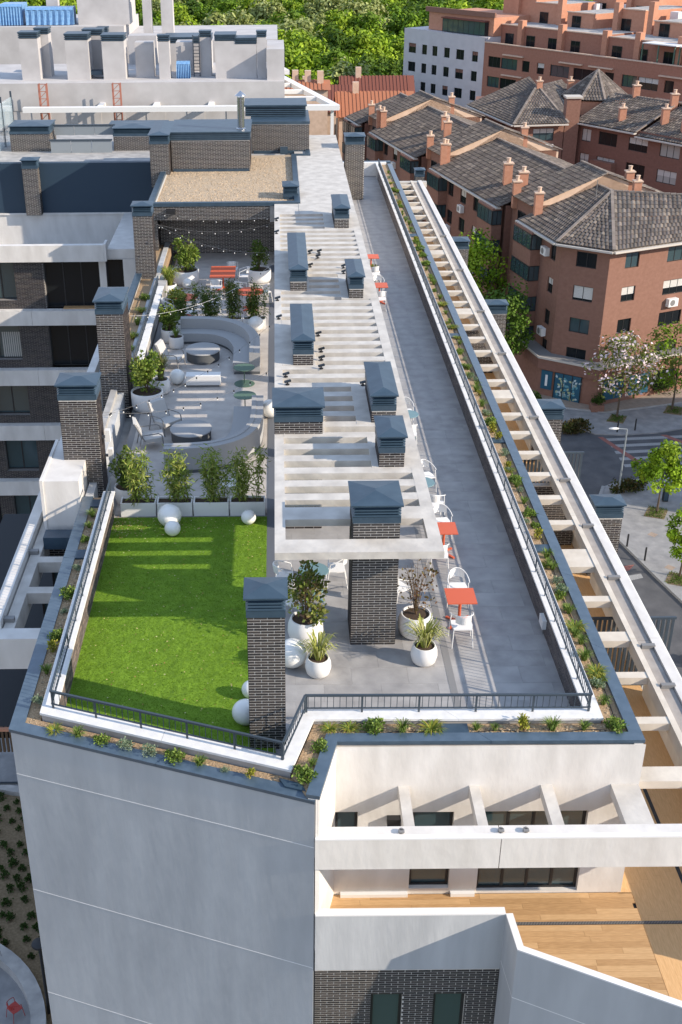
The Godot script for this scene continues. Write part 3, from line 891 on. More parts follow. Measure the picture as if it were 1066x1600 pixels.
# ---------------------------------------------------------------- lower terrace in front
func lower_front() -> void:
	var b := thing("lower_terrace", "lower front terrace with white concrete frame and plank deck", "terrace building", Vector3(4, -22, -16))
	# back wall with doors
	var o := Vector3(0.98, -3.1, -17.34)
	var holes := [Rect2(0.04, 1.55, 0.44, 0.62), Rect2(1.54, 0.15, 0.80, 2.0), Rect2(2.90, 0.05, 2.03, 2.1)]
	part(b, "back_wall", MB.new().wall(o, Vector3.RIGHT, 5.82, 3.75, holes, 0.22), M.white_wall)
	window(b, o, Vector3.RIGHT, holes[0], 1, 0.15, null, M.glass_teal)
	window(b, o, Vector3.RIGHT, holes[1], 1, 0.15, null, M.glass_teal)
	window(b, o, Vector3.RIGHT, holes[2], 4, 0.15, null, M.glass_teal, 0.0, null, "sliding_door")
	part(b, "wall_lamp", MB.new().bx(2.02, 2.28, -1.18, -1.02, -17.34, -17.2), M.black)
	part(b, "side_wall", MB.new().prism(v2([Vector2(0.665, -15.95), Vector2(1.02, -17.36), Vector2(0.8, -17.4), Vector2(0.59, -15.93)]), -3.1, 0.62), M.white_wall)
	part(b, "return_wall", MB.new().bx(6.6, 6.77, -3.1, 0.62, -17.36, -71), M.white_wall)
	# pergola frame
	part(b, "frame_beam", MB.new().bx(0.585, 3.925, -1.0, -0.3, -15.9, -16.25), M.white_wall)
	part(b, "frame_beam", MB.new().bx(3.94, 8.9, -1.0, -0.3, -15.9, -16.25), M.white_wall)
	part(b, "frame_lip", MB.new().bx(0.585, 8.9, -0.3, -0.265, -15.895, -16.0), M.white)
	for q in [[2.21, 2.41], [3.56, 3.75], [4.92, 5.14], [6.26, 6.78]]:
		part(b, "cross_beam", MB.new().bx(q[0], q[1], -0.52, -0.3, -16.25, -17.35), M.concrete)
	for q in [2.15, 3.95, 4.4]:
		var s := thing("beam_spotlight", ["small grey spotlight on the front beam near its left end", "left one of two grey spotlights beside the beam joint", "right one of two grey spotlights beside the beam joint"][[2.15, 3.95, 4.4].find(q)], "spotlight", Vector3(q, -0.3, -16.1), "spotlights on the front beam")
		part(s, "housing", MB.new().lathe(Vector3(q, -0.3, -16.1), [Vector2(0.055, 0), Vector2(0.055, 0.05), Vector2(0.035, 0.075), Vector2(0, 0.075)], 14), M.frame_grey)
		part(s, "visor", MB.new().bx(q - 0.05, q + 0.05, -0.255, -0.225, -16.03, -16.1), M.frame_grey)
	# deck boards
	var d := struct("plank_deck", MB.new().prism(v2([Vector2(0.66, -16.05), Vector2(4.32, -16.05), Vector2(4.36, -15.2), Vector2(8.95, -12.95), Vector2(8.95, -71.0), Vector2(6.78, -71.0), Vector2(6.78, -17.34), Vector2(0.7, -17.34)]), -3.4, -3.125), M.slate_dark, "warm timber plank deck of the lower terrace", "deck")
	var z := -17.33
	while z < -13.2:
		var x := 0.7 - rng.randf() * 1.5
		while x < 9.0:
			var L := 2.2
			var a := maxf(x, 0.7); var e := minf(x + L, 7.02)
			if z > -16.2: a = maxf(a, 4.36)
			if z > -15.3: a = maxf(a, 4.36 + (z + 0.14 + 15.2) * 2.05 + 0.06)
			if e - a > 0.1:
				part(d, "deck_board", MB.new().bx(a + 0.002, e - 0.002, -3.125, -3.10, z, z + 0.136), M["deck%d" % (rng.randi() % 3)])
			x += L
		z += 0.14
	var side := MB.new(); side.use_col = false
	var x2 := 6.745
	while x2 < 9.02:
		var zz := -12.7 - maxf(9.0 - x2, 0.0) * 0.5 if x2 > 6.95 else -17.3
		var step := 0.6 + fmod(x2 * 7.3, 1.8)
		while zz > -71.0:
			side.bx(x2 + 0.001, x2 + 0.1395, -3.125, -3.10, zz, maxf(zz - step, -71.0) + 0.002)
			zz -= step
			step = 2.4
		x2 += 0.14
	part(d, "gallery_boards", side, M.deck_side, "stuff")
	struct("drain_grate", MB.new().bx(4.3, 9.0, -3.1, -3.094, -16.5, -16.58), M.black)
	var gr := MB.new()
	for k in 155: gr.bx(4.3 + k * 0.03, 4.315 + k * 0.03, -3.094, -3.088, -16.505, -16.575)
	struct("drain_slots", gr, M.frame_grey)
	struct("side_drain", MB.new().bx(8.1, 8.18, -3.1, -3.094, -16.6, -70), M.frame_dark)
	part(b, "skirting", MB.new().bx(1.15, 2.5, -3.1, -3.02, -17.34, -17.25), M.white)
	part(b, "skirting", MB.new().bx(3.36, 3.84, -3.1, -3.02, -17.34, -17.25), M.white)
	# front parapet and brick wall below
	part(b, "front_parapet", MB.new().bx(0.6, 4.16, -3.6, -2.17, -15.9, -16.04), M.panel)
	part(b, "parapet_top", MB.new().bx(0.6, 4.16, -2.17, -2.14, -15.89, -16.06), M.white)
	var bo := Vector3(0.6, -22, -15.94)
	var hl := []
	for k in 6:
		for q in [[1.10, 0.62], [2.33, 0.62]]: hl.append(Rect2(q[0], 22 - 6.0 - k * 3.08, q[1], 1.68))
	part(b, "brick_backing", MB.new().wall(bo, Vector3.RIGHT, 3.56, 18.39, hl, 0.2), M.mortar)
	brick_parts(b, Vector3(0.6, -6.4, -15.94), Vector3.RIGHT, 3.56, 2.78, [Rect2(1.10, 0.4, 0.62, 1.68), Rect2(2.33, 0.4, 0.62, 1.68)])
	var lowb := MB.new()
	var hl2 := []
	for r in hl: hl2.append(Rect2(r.position.x, r.position.y, r.size.x, r.size.y))
	bricks(lowb, bo, Vector3.RIGHT, 3.56, 15.55, hl2)
	part(b, "brickwork", lowb, M.vbrick, "stuff")
	for r in hl: window(b, bo, Vector3.RIGHT, r, 1, 0.12, null, M.glass_teal, 0.0)
	# projecting bay on the right with slanted top
	var q0 := Vector2(4.16, -15.9); var q1 := Vector2(4.22, -15.05); var q2 := Vector2(9.2, -12.6)
	var ln := [q0, q1, q2]
	var li := offset_line(ln, 0.13)
	for k in 2:
		var pa := v2([ln[k], ln[k + 1], li[k + 1], li[k]])
		part(b, "bay_parapet", MB.new().prism(pa, -3.37, -2.17), M.panel)
		part(b, "bay_top", MB.new().prism(pa, -2.17, -2.14), M.white)
		var y := -3.39
		while y > -22.0:
			part(b, "bay_panel", MB.new().prism(pa, maxf(y - 3.06, -22.0), y), M.panel)
			part(b, "joint_trim", MB.new().prism(v2([ln[k] * 1.0, ln[k + 1], li[k + 1], li[k]]), y, y + 0.02), M.white)
			y -= 3.08
	part(b, "deck_edge_box", MB.new().bx(4.35, 4.55, -3.1, -2.6, -15.1, -15.5), M.slate_dark)
	part(b, "bay_core", MB.new().prism(v2([Vector2(4.3, -16), Vector2(4.35, -15.0), Vector2(9.1, -12.7), Vector2(9.1, -17.3), Vector2(0.7, -17.3), Vector2(0.7, -16.2)]), -22, -3.42), M.concrete_grey)

# ---------------------------------------------------------------- lower gallery on the right
func right_gallery() -> void:
	var b := thing("right_gallery_frame", "pale concrete frame of cross beams along the right side, below the slate coping", "pergola", Vector3(8, -3.1, -44))
	var zs := [[-17.43, -17.86], [-19.19, -19.42], [-20.78, -21.0], [-22.2, -22.58], [-23.89, -24.14], [-25.53, -26.44]]
	var z := -27.78
	while z > -70.5:
		var wide := absf(fmod(z + 27.78, 9.0)) < 0.7 and z < -30
		zs.append([z, z - (0.75 if wide else 0.26)])
		z -= 1.5
	for q in zs:
		part(b, "cross_beam", MB.new().bx(6.78, 7.95, -0.50, -0.32, q[0], q[1]), M.concrete_warm)
	part(b, "cross_beam", MB.new().bx(7.95, 8.9, -0.62, -0.32, -17.43, -17.86), M.concrete)
	part(b, "cross_beam", MB.new().bx(6.78, 8.9, -0.62, -0.32, -70.6, -71.0), M.concrete)
	z = -15.95
	while z > -70.9:   # long edge beam in lengths, with gutter and upstand
		var e := maxf(z - 6.31, -71.0) + 0.012
		part(b, "edge_beam", MB.new().bx(7.95, 8.08, -0.62, -0.30, z - 0.31, e), M.concrete_warm)
		part(b, "gutter", MB.new().bx(8.08, 8.375, -0.60, -0.345, z - 0.31, e), M.taupe)
		part(b, "upstand", MB.new().bx(8.395, 8.62, -0.9, -0.285, z - 0.31, e), M.white_wall)
		part(b, "outer_ledge", MB.new().bx(8.66, 8.84, -1.0, -0.62, z - 0.31, e), M.white)
		z -= 6.0
	for q in [[-31.6, 1], [-46.4, 1]]:
		part(b, "partition_wall", MB.new().bx(6.8, 9.0, -3.1, -1.05, q[0], q[0] - 0.2), M.mortar if q[1] else M.white)
		if q[1]:
			var bw := MB.new(); bricks(bw, Vector3(6.8, -3.1, q[0]), Vector3.RIGHT, 2.2, 2.05)
			part(b, "brickwork", bw, M.vbrick, "stuff")
	for q in [-20.4, -21.9, -24.9, -27.6, -30.4, -35.0, -41.0, -46.0, -52.0, -58.0]:
		part(b, "gutter_bracket", MB.new().bx(8.12, 8.42, -0.345, -0.25, q, q - 0.1), M.frame_grey)
	# outer parapet of the gallery between the chimneys
	for q in [[-15.0, -23.9], [-24.7, -29.4], [-30.5, -37.2], [-38.5, -48.5], [-49.6, -59.8], [-61.0, -70.9]]:
		part(b, "outer_parapet", MB.new().bx(9.05, 9.25, -22.0, -2.05, q[0], q[1]), M.white_wall)
		part(b, "parapet_top", MB.new().bx(9.02, 9.29, -2.05, -2.0, q[0], q[1]), M.white)
		part(b, "outer_band", MB.new().bx(9.32, 9.5, -22.0, -2.4, q[0], q[1]), M.cap_white)
	# slatted screens dividing the gallery
	for q in [[-24.3, "near dark slatted metal screen standing across the right gallery"], [-34.0, "dark slatted metal screen across the middle of the right gallery"]]:
		var s := thing("slatted_screen", q[1], "screen", Vector3(8.2, -3.1, q[0]), "screens between the gallery terraces")
		part(s, "frame", MB.new().bx(6.85, 9.75, -1.12, -1.06, q[0], q[0] - 0.06), M.rail)
		part(s, "frame", MB.new().bx(6.85, 9.75, -3.1, -3.04, q[0], q[0] - 0.06), M.rail)
		for k in 24:
			part(s, "slat", MB.new().bx(6.88 + k * 0.12, 6.95 + k * 0.12, -3.04, -1.12, q[0] + 0.01, q[0] - 0.05), M.rail)
	for q in [-19.6]:
		var s := thing("deck_box", "dark grey box standing on the timber deck under the first beams", "storage box", Vector3(7.7, -3.1, q))
		part(s, "body", MB.new().bx(7.45, 7.75, -3.1, -2.0, q, q - 0.5), M.rail)
		part(s, "lid", MB.new().bx(7.43, 7.77, -2.0, -1.96, q + 0.02, q - 0.52), M.rail)

# ---------------------------------------------------------------- lower gallery on the left
func left_gallery() -> void:
	var b := thing("left_gallery_frame", "grey-white concrete frame of beams left of the lawn, below the coping", "pergola", Vector3(-6, -3.1, -26))
	part(b, "front_beam", MB.new().bx(-10.5, -5.26, -1.15, -0.32, -22.5, -22.95), M.white_wall)
	for z in [-24.5, -26.0]:
		part(b, "cross_beam", MB.new().bx(-6.2, -5.26, -0.62, -0.32, z, z - 0.3), M.concrete)
	part(b, "edge_beam", MB.new().bx(-6.46, -6.2, -0.9, -0.325, -22.95, -30.0), M.concrete)
	part(b, "upstand", MB.new().bx(-6.78, -6.50, -1.3, -0.12, -22.95, -46.0), M.white_wall)
	part(b, "end_block", MB.new().bx(-6.2, -5.26, -0.6, 1.2, -27.6, -30.2), M.white_wall)
	part(b, "end_block_rim", MB.new().bx(-6.28, -6.2, -0.6, 1.24, -27.56, -30.2), M.white_wall)
	part(b, "slate_box", MB.new().bx(-6.2, -5.3, -0.45, -0.1, -26.9, -27.35), M.slate)
	for z in [-26.4, -23.2]:
		part(b, "gutter_bracket", MB.new().bx(-6.6, -6.25, -0.325, -0.22, z, z - 0.14), M.frame_grey)
	part(b, "gallery_deck", MB.new().bx(-9.0, -5.25, -3.4, -3.1, -22.8, -34.0), M.slate_dark)
	var o := Vector3(-6.2, -3.1, -27.5)
	part(b, "brick_pier", MB.new().bx(-6.2, -5.26, -3.1, -0.62, -27.5, -27.8), M.mortar)
	var bw := MB.new(); bricks(bw, o, Vector3.RIGHT, 0.94, 2.45)
	part(b, "brickwork", bw, M.vbrick, "stuff")
	for k in 3: window(b, Vector3(-6.15, -3.1, -24.3 - k * 1.5), Vector3.RIGHT, Rect2(0, 0, 0.85, 1.9), 1, 0.0, M.frame_dark, M.glass_teal)
	# slatted balcony front seen below the front beam
	var w := thing("slatted_balcony", "dark slatted balcony front left of the building's front corner", "balcony", Vector3(-7, -3.6, -22.8))
	for k in 40: part(w, "slat", MB.new().bx(-9.2 + k * 0.1, -9.14 + k * 0.1, -3.75, -3.0, -22.7, -22.75), M.wood_slat)
	part(w, "edge_trim", MB.new().bx(-9.2, -5.26, -3.05, -2.98, -22.6, -22.68), M.orangebrick)
	part(w, "rail", MB.new().bar(Vector3(-9.2, -4.3, -22.2), Vector3(-5.4, -4.3, -22.2), 0.05, 0.05), M.rail)
	for x in [-5.6, -6.3, -7.0]: part(w, "rail_post", MB.new().bx(x - 0.03, x + 0.03, -5.1, -4.3, -22.17, -22.23), M.rail)

# ---------------------------------------------------------------- roof blocks at the far end
func brick_box(parent: Node3D, called: String, x0: float, x1: float, y0: float, y1: float, z0: float, z1: float) -> void:
	var c := part(parent, called, MB.new().bx(x0, x1, y0, y1, z0, z1), M.mortar)
	var b := MB.new()
	bricks(b, Vector3(x0, y0, z0), Vector3.RIGHT, x1 - x0, y1 - y0)
	bricks(b, Vector3(x1, y0, z0), Vector3.FORWARD, absf(z1 - z0), y1 - y0)
	bricks(b, Vector3(x0, y0, z1), Vector3.BACK, absf(z1 - z0), y1 - y0)
	part(c, "brickwork", b, M.vbrick, "stuff")

func roof_blocks() -> void:
	var t := thing("gravel_roof_block", "dark brick roof block with a gravelled flat roof and slate edging", "roof block", Vector3(-2.4, 0, -57))
	part(t, "recess_wall", MB.new().bx(-5.6, 0.9, 0, 2.1, -54.2, -54.5), M.mortar)
	var b := MB.new(); bricks(b, Vector3(-5.6, 0, -54.2), Vector3.RIGHT, 5.5, 2.1)
	part(t, "recess_brickwork", b, M.vbrick, "stuff")
	brick_box(t, "fascia", -5.68, -0.32, 2.0, 2.62, -52.25, -53.0)
	part(t, "fascia_end", MB.new().bx(-0.315, 1.0, 1.9, 2.62, -52.25, -53.0), M.concrete_grey)
	brick_box(t, "side_wall", -5.68, -5.4, -2.9, 2.62, -53.0, -63.2)
	part(t, "roof_slab", MB.new().bx(-5.6, 0.95, 2.2, 2.45, -53.0, -63.4), M.concrete_grey)
	var ln := [Vector2(-5.72, -63.3), Vector2(-5.72, -52.2), Vector2(1.04, -52.2), Vector2(1.04, -63.0), Vector2(1.78, -63.0), Vector2(1.78, -64.4)]
	band(t, "slate_edging", ln, offset_line(ln, 0.26), 2.62, 2.78, M.slate)
	part(t, "gravel", MB.new().bx(-5.48, 0.8, 2.45, 2.60, -52.4, -63.8), M.gravel)
	var g := MB.new(); g.use_col = true
	for k in 9000:
		var p := Vector3(rng.randf_range(-5.45, 0.75), 2.6, rng.randf_range(-52.85, -63.2))
		if p.x < -1.3 and p.z < -59.7: continue
		var s := rng.randf_range(0.012, 0.032)
		var c := rng.randf_range(0.5, 1.1)
		g.col = Color(0.62 * c, 0.48 * c, 0.33 * c)
		var a := p + Vector3(s, 0, 0).rotated(UP, rng.randf() * TAU); var e := p + Vector3(s, 0, 0).rotated(UP, rng.randf() * TAU); var f := p + Vector3(0, s * 1.2, 0)
		g.tri(a, e, f); g.tri(e, p - (a - p), f); g.tri(p - (a - p), a, f)
	part(t, "gravel_stones", g, M.vmatte, "stuff")
	part(t, "end_plinth", MB.new().bx(1.0, 1.7, 2.1, 2.62, -62.9, -63.3), M.concrete_grey)
	# plant rooms on the gravel
	var A := thing("plant_room", "long brick plant room with slate roof standing on the gravel", "plant room", Vector3(-3.3, 2.6, -61), "brick plant rooms on the roof")
	brick_box(A, "wall", -5.2, -1.33, 2.6, 4.1, -59.8, -63.3)
	part(A, "slate_band", MB.new().bx(-5.23, -1.30, 4.1, 4.46, -59.77, -63.3), M.slate)
	for k in 3: part(A, "louvre_slat", MB.new().bx(-5.25, -1.28, 4.14 + k * 0.1, 4.18 + k * 0.1, -59.74, -63.3), M.slate)
	part(A, "roof", MB.new().bx(-5.28, -1.25, 4.46, 4.52, -59.7, -63.4), M.slate)
	part(A, "base_flashing", MB.new().bx(-5.15, -1.38, 2.6, 2.72, -59.74, -59.79), M.slate)
	chimney("wide brick stack with slate cap against the plant room's left end", -6.2, -5.25, -59.0, -63.0, 2.0, 4.1)
	var B := thing("plant_room", "brick plant room with taller slate louvre block, right of the steel flue", "plant room", Vector3(0.2, 2.6, -66), "brick plant rooms on the roof")
	brick_box(B, "wall", -1.32, 1.74, 2.6, 4.1, -64.3, -68.0)
	part(B, "slate_band", MB.new().bx(-1.36, 1.78, 4.1, 4.24, -64.26, -68.0), M.slate)
	part(B, "louvre_core", MB.new().bx(-1.6, 1.55, 4.24, 4.72, -66.0, -67.6), M.slate_dark)
	for k in 5: part(B, "louvre_slat", MB.new().bx(-1.66, 1.6, 4.26 + k * 0.1, 4.32 + k * 0.1, -65.9, -67.6), M.slate)
	part(B, "roof", MB.new().bx(-1.72, 1.66, 4.76, 4.84, -65.8, -68.3), M.slate)
	part(B, "base_flashing", MB.new().bx(-1.2, 1.6, 2.6, 2.75, -64.2, -64.29), M.slate)
	part(B, "vent_box", MB.new().bx(0.2, 0.6, 2.62, 2.95, -63.9, -64.28), M.slate)
	var f := thing("flue", "shiny steel flue pipe with conical cowl on the plant room roof", "flue", Vector3(-1.74, 4.52, -60.4))
	part(f, "pipe", MB.new().lathe(Vector3(-1.74, 4.52, -60.4), [Vector2(0.24, 0), Vector2(0.24, 0.04), Vector2(0.17, 0.08), Vector2(0.17, 1.3), Vector2(0.18, 1.3), Vector2(0.18, 1.36), Vector2(0.17, 1.36), Vector2(0.17, 1.52), Vector2(0, 1.52)], 20), M.steel)
	part(f, "cowl", MB.new().lathe(Vector3(-1.74, 6.1, -60.4), [Vector2(0, 0), Vector2(0.28, 0.0), Vector2(0.28, 0.02), Vector2(0, 0.24)], 20), M.steel)
	for k in 4:
		var d := Vector3(cos(k * PI / 2), 0, sin(k * PI / 2)) * 0.15
		part(f, "strut", MB.new().bar(Vector3(-1.74, 6.0, -60.4) + d, Vector3(-1.74, 6.12, -60.4) + d, 0.02, 0.02), M.steel)
	var s := thing("vent_stack", "small slate louvred vent at the front right corner of the gravel", "vent", Vector3(0.65, 2.6, -53.6))
	cap(s, 0.3, 0.96, -53.5, -54.5, 2.72, 5)
	part(s, "base", MB.new().bx(0.28, 0.98, 2.6, 2.7, -53.5, -54.5), M.slate)
	# camera on the brick fascia
	var c := thing("flood_light", "dark flood light on an arm on the sunlit brick fascia", "flood light", Vector3(-5.0, 2.2, -52.5))
	part(c, "arm", MB.new().bar(Vector3(-5.2, 2.2, -52.6), Vector3(-4.75, 2.4, -52.2), 0.05, 0.05), M.black)
	part(c, "head", MB.new().bx(-4.9, -4.5, 2.3, 2.5, -52.0, -52.3), M.black)
	part(t, "door_lamp", MB.new().bx(0.8, 1.0, 2.0, 2.2, -52.45, -52.6), M.black)

# ---------------------------------------------------------------- wing on the left
func left_wing() -> void:
	var t := thing("left_wing", "wing with dark brick piers, white slab bands and big dark windows left of the terrace", "building", Vector3(-11, -22, -60))
	var zf := -54.6
	var xl := -18.0
	var xr := -5.7
	var w := xr - xl
	part(t, "core", MB.new().bx(xl, xr, -22, -2.2, zf - 1.2, -62.0), M.frame_dark)
	# storey openings: [from, to, columns, kind] in world x
	var rows := [
		[-0.36, -2.75, [[-17.4, -14.2, 2], [-13.9, -12.49, 2], [-11.1, -8.46, 3], [-8.12, -7.3, 1]]],
		[-3.47, -5.75, [[-17.4, -15.2, 2], [-14.8, -12.55, 2], [-11.15, -7.6, 4]]],
		[-6.55, -8.70, [[-17.4, -15.4, 2], [-14.2, -12.5, 2], [-11.0, -7.6, 3]]],
		[-9.50, -11.8, [[-17.0, -15.0, 2], [-14.0, -12.36, 2], [-10.9, -8.0, 2]]],
		[-12.6, -14.85, [[-17.4, -14.6, 2], [-13.9, -12.33, 2], [-11.2, -8.2, 2]]],
		[-15.65, -17.9, [[-17.4, -14.6, 2], [-13.9, -11.0, 2], [-10.2, -8.2, 2]]],
		[-18.7, -21.0, [[-17.4, -14.6, 2], [-13.9, -11.0, 2], [-10.2, -8.2, 2]]]]
	for r in rows:
		var y0: float = r[1]; var h: float = r[0] - r[1]
		var o := Vector3(xl, y0, zf)
		var holes := []
		for q in r[2]:
			var low := 0.0 if (q[1] - q[0] > 2.6 or q[0] > -11.2) else 0.42
			holes.append(Rect2(q[0] - xl, low, q[1] - q[0], h - low - 0.02))
		part(t, "wall", MB.new().wall(o, Vector3.RIGHT, w, h, holes, 0.35), M.mortar_dark)
		var b := MB.new()
		var hb := holes.duplicate()
		if y0 > -3.0: hb.append(Rect2(-8.45 - xl, 0, 3.0, h))
		bricks(b, o, Vector3.RIGHT, w, h, hb)
		part(t, "brickwork", b, M.vbrick, "stuff")
		if y0 > -3.0: part(t, "render_panel", MB.new().wall(Vector3(-8.44, y0, zf + 0.02), Vector3.RIGHT, 2.74, h, [Rect2(0.32, 0, 0.82, h - 0.02)], 0.1), M.white_wall)
		for k in holes.size():
			var q = r[2][k]
			window(t, o, Vector3.RIGHT, holes[k], q[2], 0.32, null, M.glass_dark if (k + int(-y0)) % 3 > 0 else M.glass_teal)
	# pale curtains behind a window and a lit interior floor
	for k in 9: part(t, "curtain", MB.new().bx(-13.5 + k * 0.1, -13.43 + k * 0.1, -5.3, -4.0, zf - 0.29, zf - 0.31), M.curtain)
	part(t, "balcony_floor", MB.new().bx(-10.3, -8.46, -2.75, -2.70, zf + 0.1, zf - 0.25), M.deck2)
	for y in [[-2.75, -3.47], [-5.75, -6.55], [-8.70, -9.50], [-11.8, -12.6], [-14.85, -15.65], [-17.9, -18.7]]:
		var x := xr
		while x > xl:
			part(t, "slab_band", MB.new().bx(maxf(x - 6.1, xl) + 0.012, x, y[1], y[0], zf + 0.4, zf - 0.3), M.white_wall)
			x -= 6.1
	# roof edge and roof terrace
	part(t, "roof_fascia", MB.new().bx(xl, -8.12, -0.36, 0.42, zf + 0.45, zf + 0.15), M.white_wall)
	part(t, "fascia_return", MB.new().bx(-8.12, -8.0, -0.36, 0.45, zf + 0.42, zf - 0.4), M.white_wall)
	part(t, "roof_terrace", MB.new().bx(xl, -5.9, -2.2, -1.75, zf - 0.4, -62.0), M.roof_pale)
	part(t, "render_wall", MB.new().bx(xl, -5.75, -1.75, 0.1, -61.86, -62.2), M.white_wall)
	part(t, "render_return", MB.new().bx(-8.0, -5.75, -0.36, 0.1, zf - 0.02, -61.8), M.white_wall)
	part(t, "slate_wall", MB.new().bx(xl, -5.75, 0.1, 2.66, -61.9, -62.3), flat(lin(0.022, 0.045, 0.072), 0.5))
	part(t, "wall_cap", MB.new().bx(xl, -5.95, 0.04, 0.12, -61.78, -61.89), M.white_wall)
	chimney("brick stack standing against the dark slate wall of the left wing", -13.05, -12.25, -61.4, -62.2, 0.1, 2.5)
	# terrace behind the slate wall
	part(t, "upper_roof", MB.new().bx(xl, -5.75, 1.8, 2.3, -62.3, -72.0), M.concrete_grey)
	chimney("broad brick stack with slate cap at the left end behind the slate wall", -14.7, -12.5, -67.0, -69.0, 1.9, 3.25, false)
	chimney("broad brick stack with slate cap behind the slate wall, beside the plant room", -9.0, -6.9, -67.0, -69.0, 1.9, 3.1, false)
	var s := thing("mesh_screen", "pale grey perforated metal screen between the two broad brick stacks", "screen", Vector3(-10.7, 2.3, -66.5))
	for k in 3: part(s, "panel", MB.new().bx(-12.4 + k * 1.13, -11.3 + k * 1.13, 2.3, 2.95, -66.5, -66.55), M.mesh_grey)
	for k in 3: part(s, "upper_panel", MB.new().bx(-12.4 + k * 1.13, -11.3 + k * 1.13, 3.0, 3.5, -68.0, -68.05), M.mesh_grey)
	part(s, "rail", MB.new().bx(-12.45, -9.0, 2.95, 3.02, -66.45, -66.6), M.rail)
	part(s, "top_rail", MB.new().bx(-12.45, -9.0, 3.5, 3.56, -67.95, -68.1), M.rail)
	var l := thing("slate_ledge", "low slate-clad roof edge behind the mesh screen", "roof edge", Vector3(-8, 3.4, -73))
	part(l, "body", MB.new().bx(-9.9, -6.6, 1.9, 2.7, -73.0, -74.0), M.slate)
	part(l, "top", MB.new().bx(-10.0, -6.5, 2.7, 2.78, -72.9, -74.1), M.slate)
	# glazed balustrade at the far left
	var g := thing("glass_balustrade", "tall glass balustrade with dark posts at the far left edge", "balustrade", Vector3(-15, 2.3, -68))
	for k in 4:
		part(g, "post", MB.new().bx(-15.6 + k * 0.12, -15.5 + k * 0.12, 1.9, 5.0, -64.0 - k * 2.2, -64.08 - k * 2.2), M.rail)
		if k < 3: part(g, "glass_panel", MB.new().bar(Vector3(-15.5 + k * 0.12, 3.4, -64.1 - k * 2.2), Vector3(-15.4 + k * 0.12, 3.4, -66.1 - k * 2.2), 0.02, 2.6), M.glass)
	part(g, "handrail", MB.new().bar(Vector3(-15.55, 3.2, -64.0), Vector3(-15.2, 3.2, -70.7), 0.06, 0.06), M.rail)

# ---------------------------------------------------------------- roof pergola
func pergola() -> void:
	var t := thing("roof_pergola", "long pale concrete pergola of many thin cross beams over the roof terrace", "pergola", Vector3(1.6, 0, -35))
	var y0 := 2.54; var y1 := 2.71
	part(t, "front_slab", MB.new().bx(-0.11, 3.40, y0, y1, -21.06, -21.62), M.concrete)
	part(t, "edge_beam", MB.new().bx(-0.11, 0.12, y0, y1, -21.62, -50.3), M.concrete)
	part(t, "edge_beam", MB.new().bx(3.12, 3.40, y0, y1, -21.62, -50.3), M.concrete)
	part(t, "cross_beam", MB.new().bx(0.12, 3.12, y0, y1, -22.52, -23.1), M.concrete)
	var z := -23.45
	while z > -50.0:
		part(t, "cross_beam", MB.new().bx(0.12, 3.12, y0, y1 - 0.003, z, z - 0.33), M.concrete)
		z -= 0.6855
	for q in [[0.12, 1.08, -32.02, -36.1], [0.12, 1.1, -39.2, -44.4], [2.0, 3.12, -27.72, -30.5], [2.15, 3.12, -38.3, -41.2], [1.95, 3.12, -47.75, -50.3], [2.2, 3.12, -25.1, -26.9], [0.12, 1.15, -26.95, -28.6]]:
		part(t, "solid_bay", MB.new().bx(q[0], q[1], y0 - 0.004, y1 + 0.004, q[2], q[3]), M.concrete)
	part(t, "roof_slab", MB.new().bx(0.95, 3.38, 2.3, y1, -50.3, -69.0), M.concrete)
	part(t, "roof_slab", MB.new().bx(-0.11, 0.945, 2.3, y1 - 0.01, -50.3, -52.5), M.concrete)
	for q in [-30.5, -36.5, -44.8]:
		part(t, "column", MB.new().bx(3.14, 3.36, 0, y0, q, q - 0.22), M.concrete)
		part(t, "column", MB.new().bx(-0.09, 0.10, 0, y0, q - 1.0, q - 1.2), M.concrete)
	# back wall and glazed doors beneath the far roof slab
	part(t, "under_wall", MB.new().bx(1.0, 3.3, 0, 2.3, -50.4, -68.9), M.white_wall)
	# spotlights
	var sp := [[-0.01, -38.16], [0.03, -36.2], [1.24, -34.54], [1.28, -33.1], [1.26, -32.4], [1.23, -31.7], [0.21, -31.07], [0.25, -30.48], [2.34, -30.37], [-0.02, -49.1], [-0.02, -47.0], [1.24, -43.99], [1.59, -44.03], [1.52, -43.34], [1.2, -42.14], [2.41, -41.99], [2.38, -41.26]]
	for k in sp.size():
		var p := Vector3(sp[k][0], y1 + 0.005, sp[k][1])
		var s := thing("roof_spotlight", "small dark spotlight on top of the pergola, %s along from the lower left" % nth(k), "spotlight", p, "small dark spotlights on the pergola")
		part(s, "base", MB.new().lathe(p, [Vector2(0, 0), Vector2(0.06, 0), Vector2(0.06, 0.02), Vector2(0.02, 0.03), Vector2(0.02, 0.1), Vector2(0, 0.1)], 10), M.black)
		var d := Vector3(0.7, 0.35, 0.4).normalized()
		part(s, "head", MB.new().tube([p + UP * 0.1 - d * 0.09, p + UP * 0.1 - d * 0.08, p + UP * 0.1 + d * 0.1, p + UP * 0.1 + d * 0.101], 0.038, 0.042, 10).tube([p + UP * 0.1 + d * 0.101, p + UP * 0.1 + d * 0.102], 0.042, 0.0, 10).tube([p + UP * 0.1 - d * 0.091, p + UP * 0.1 - d * 0.09], 0.0, 0.038, 10), M.rail)

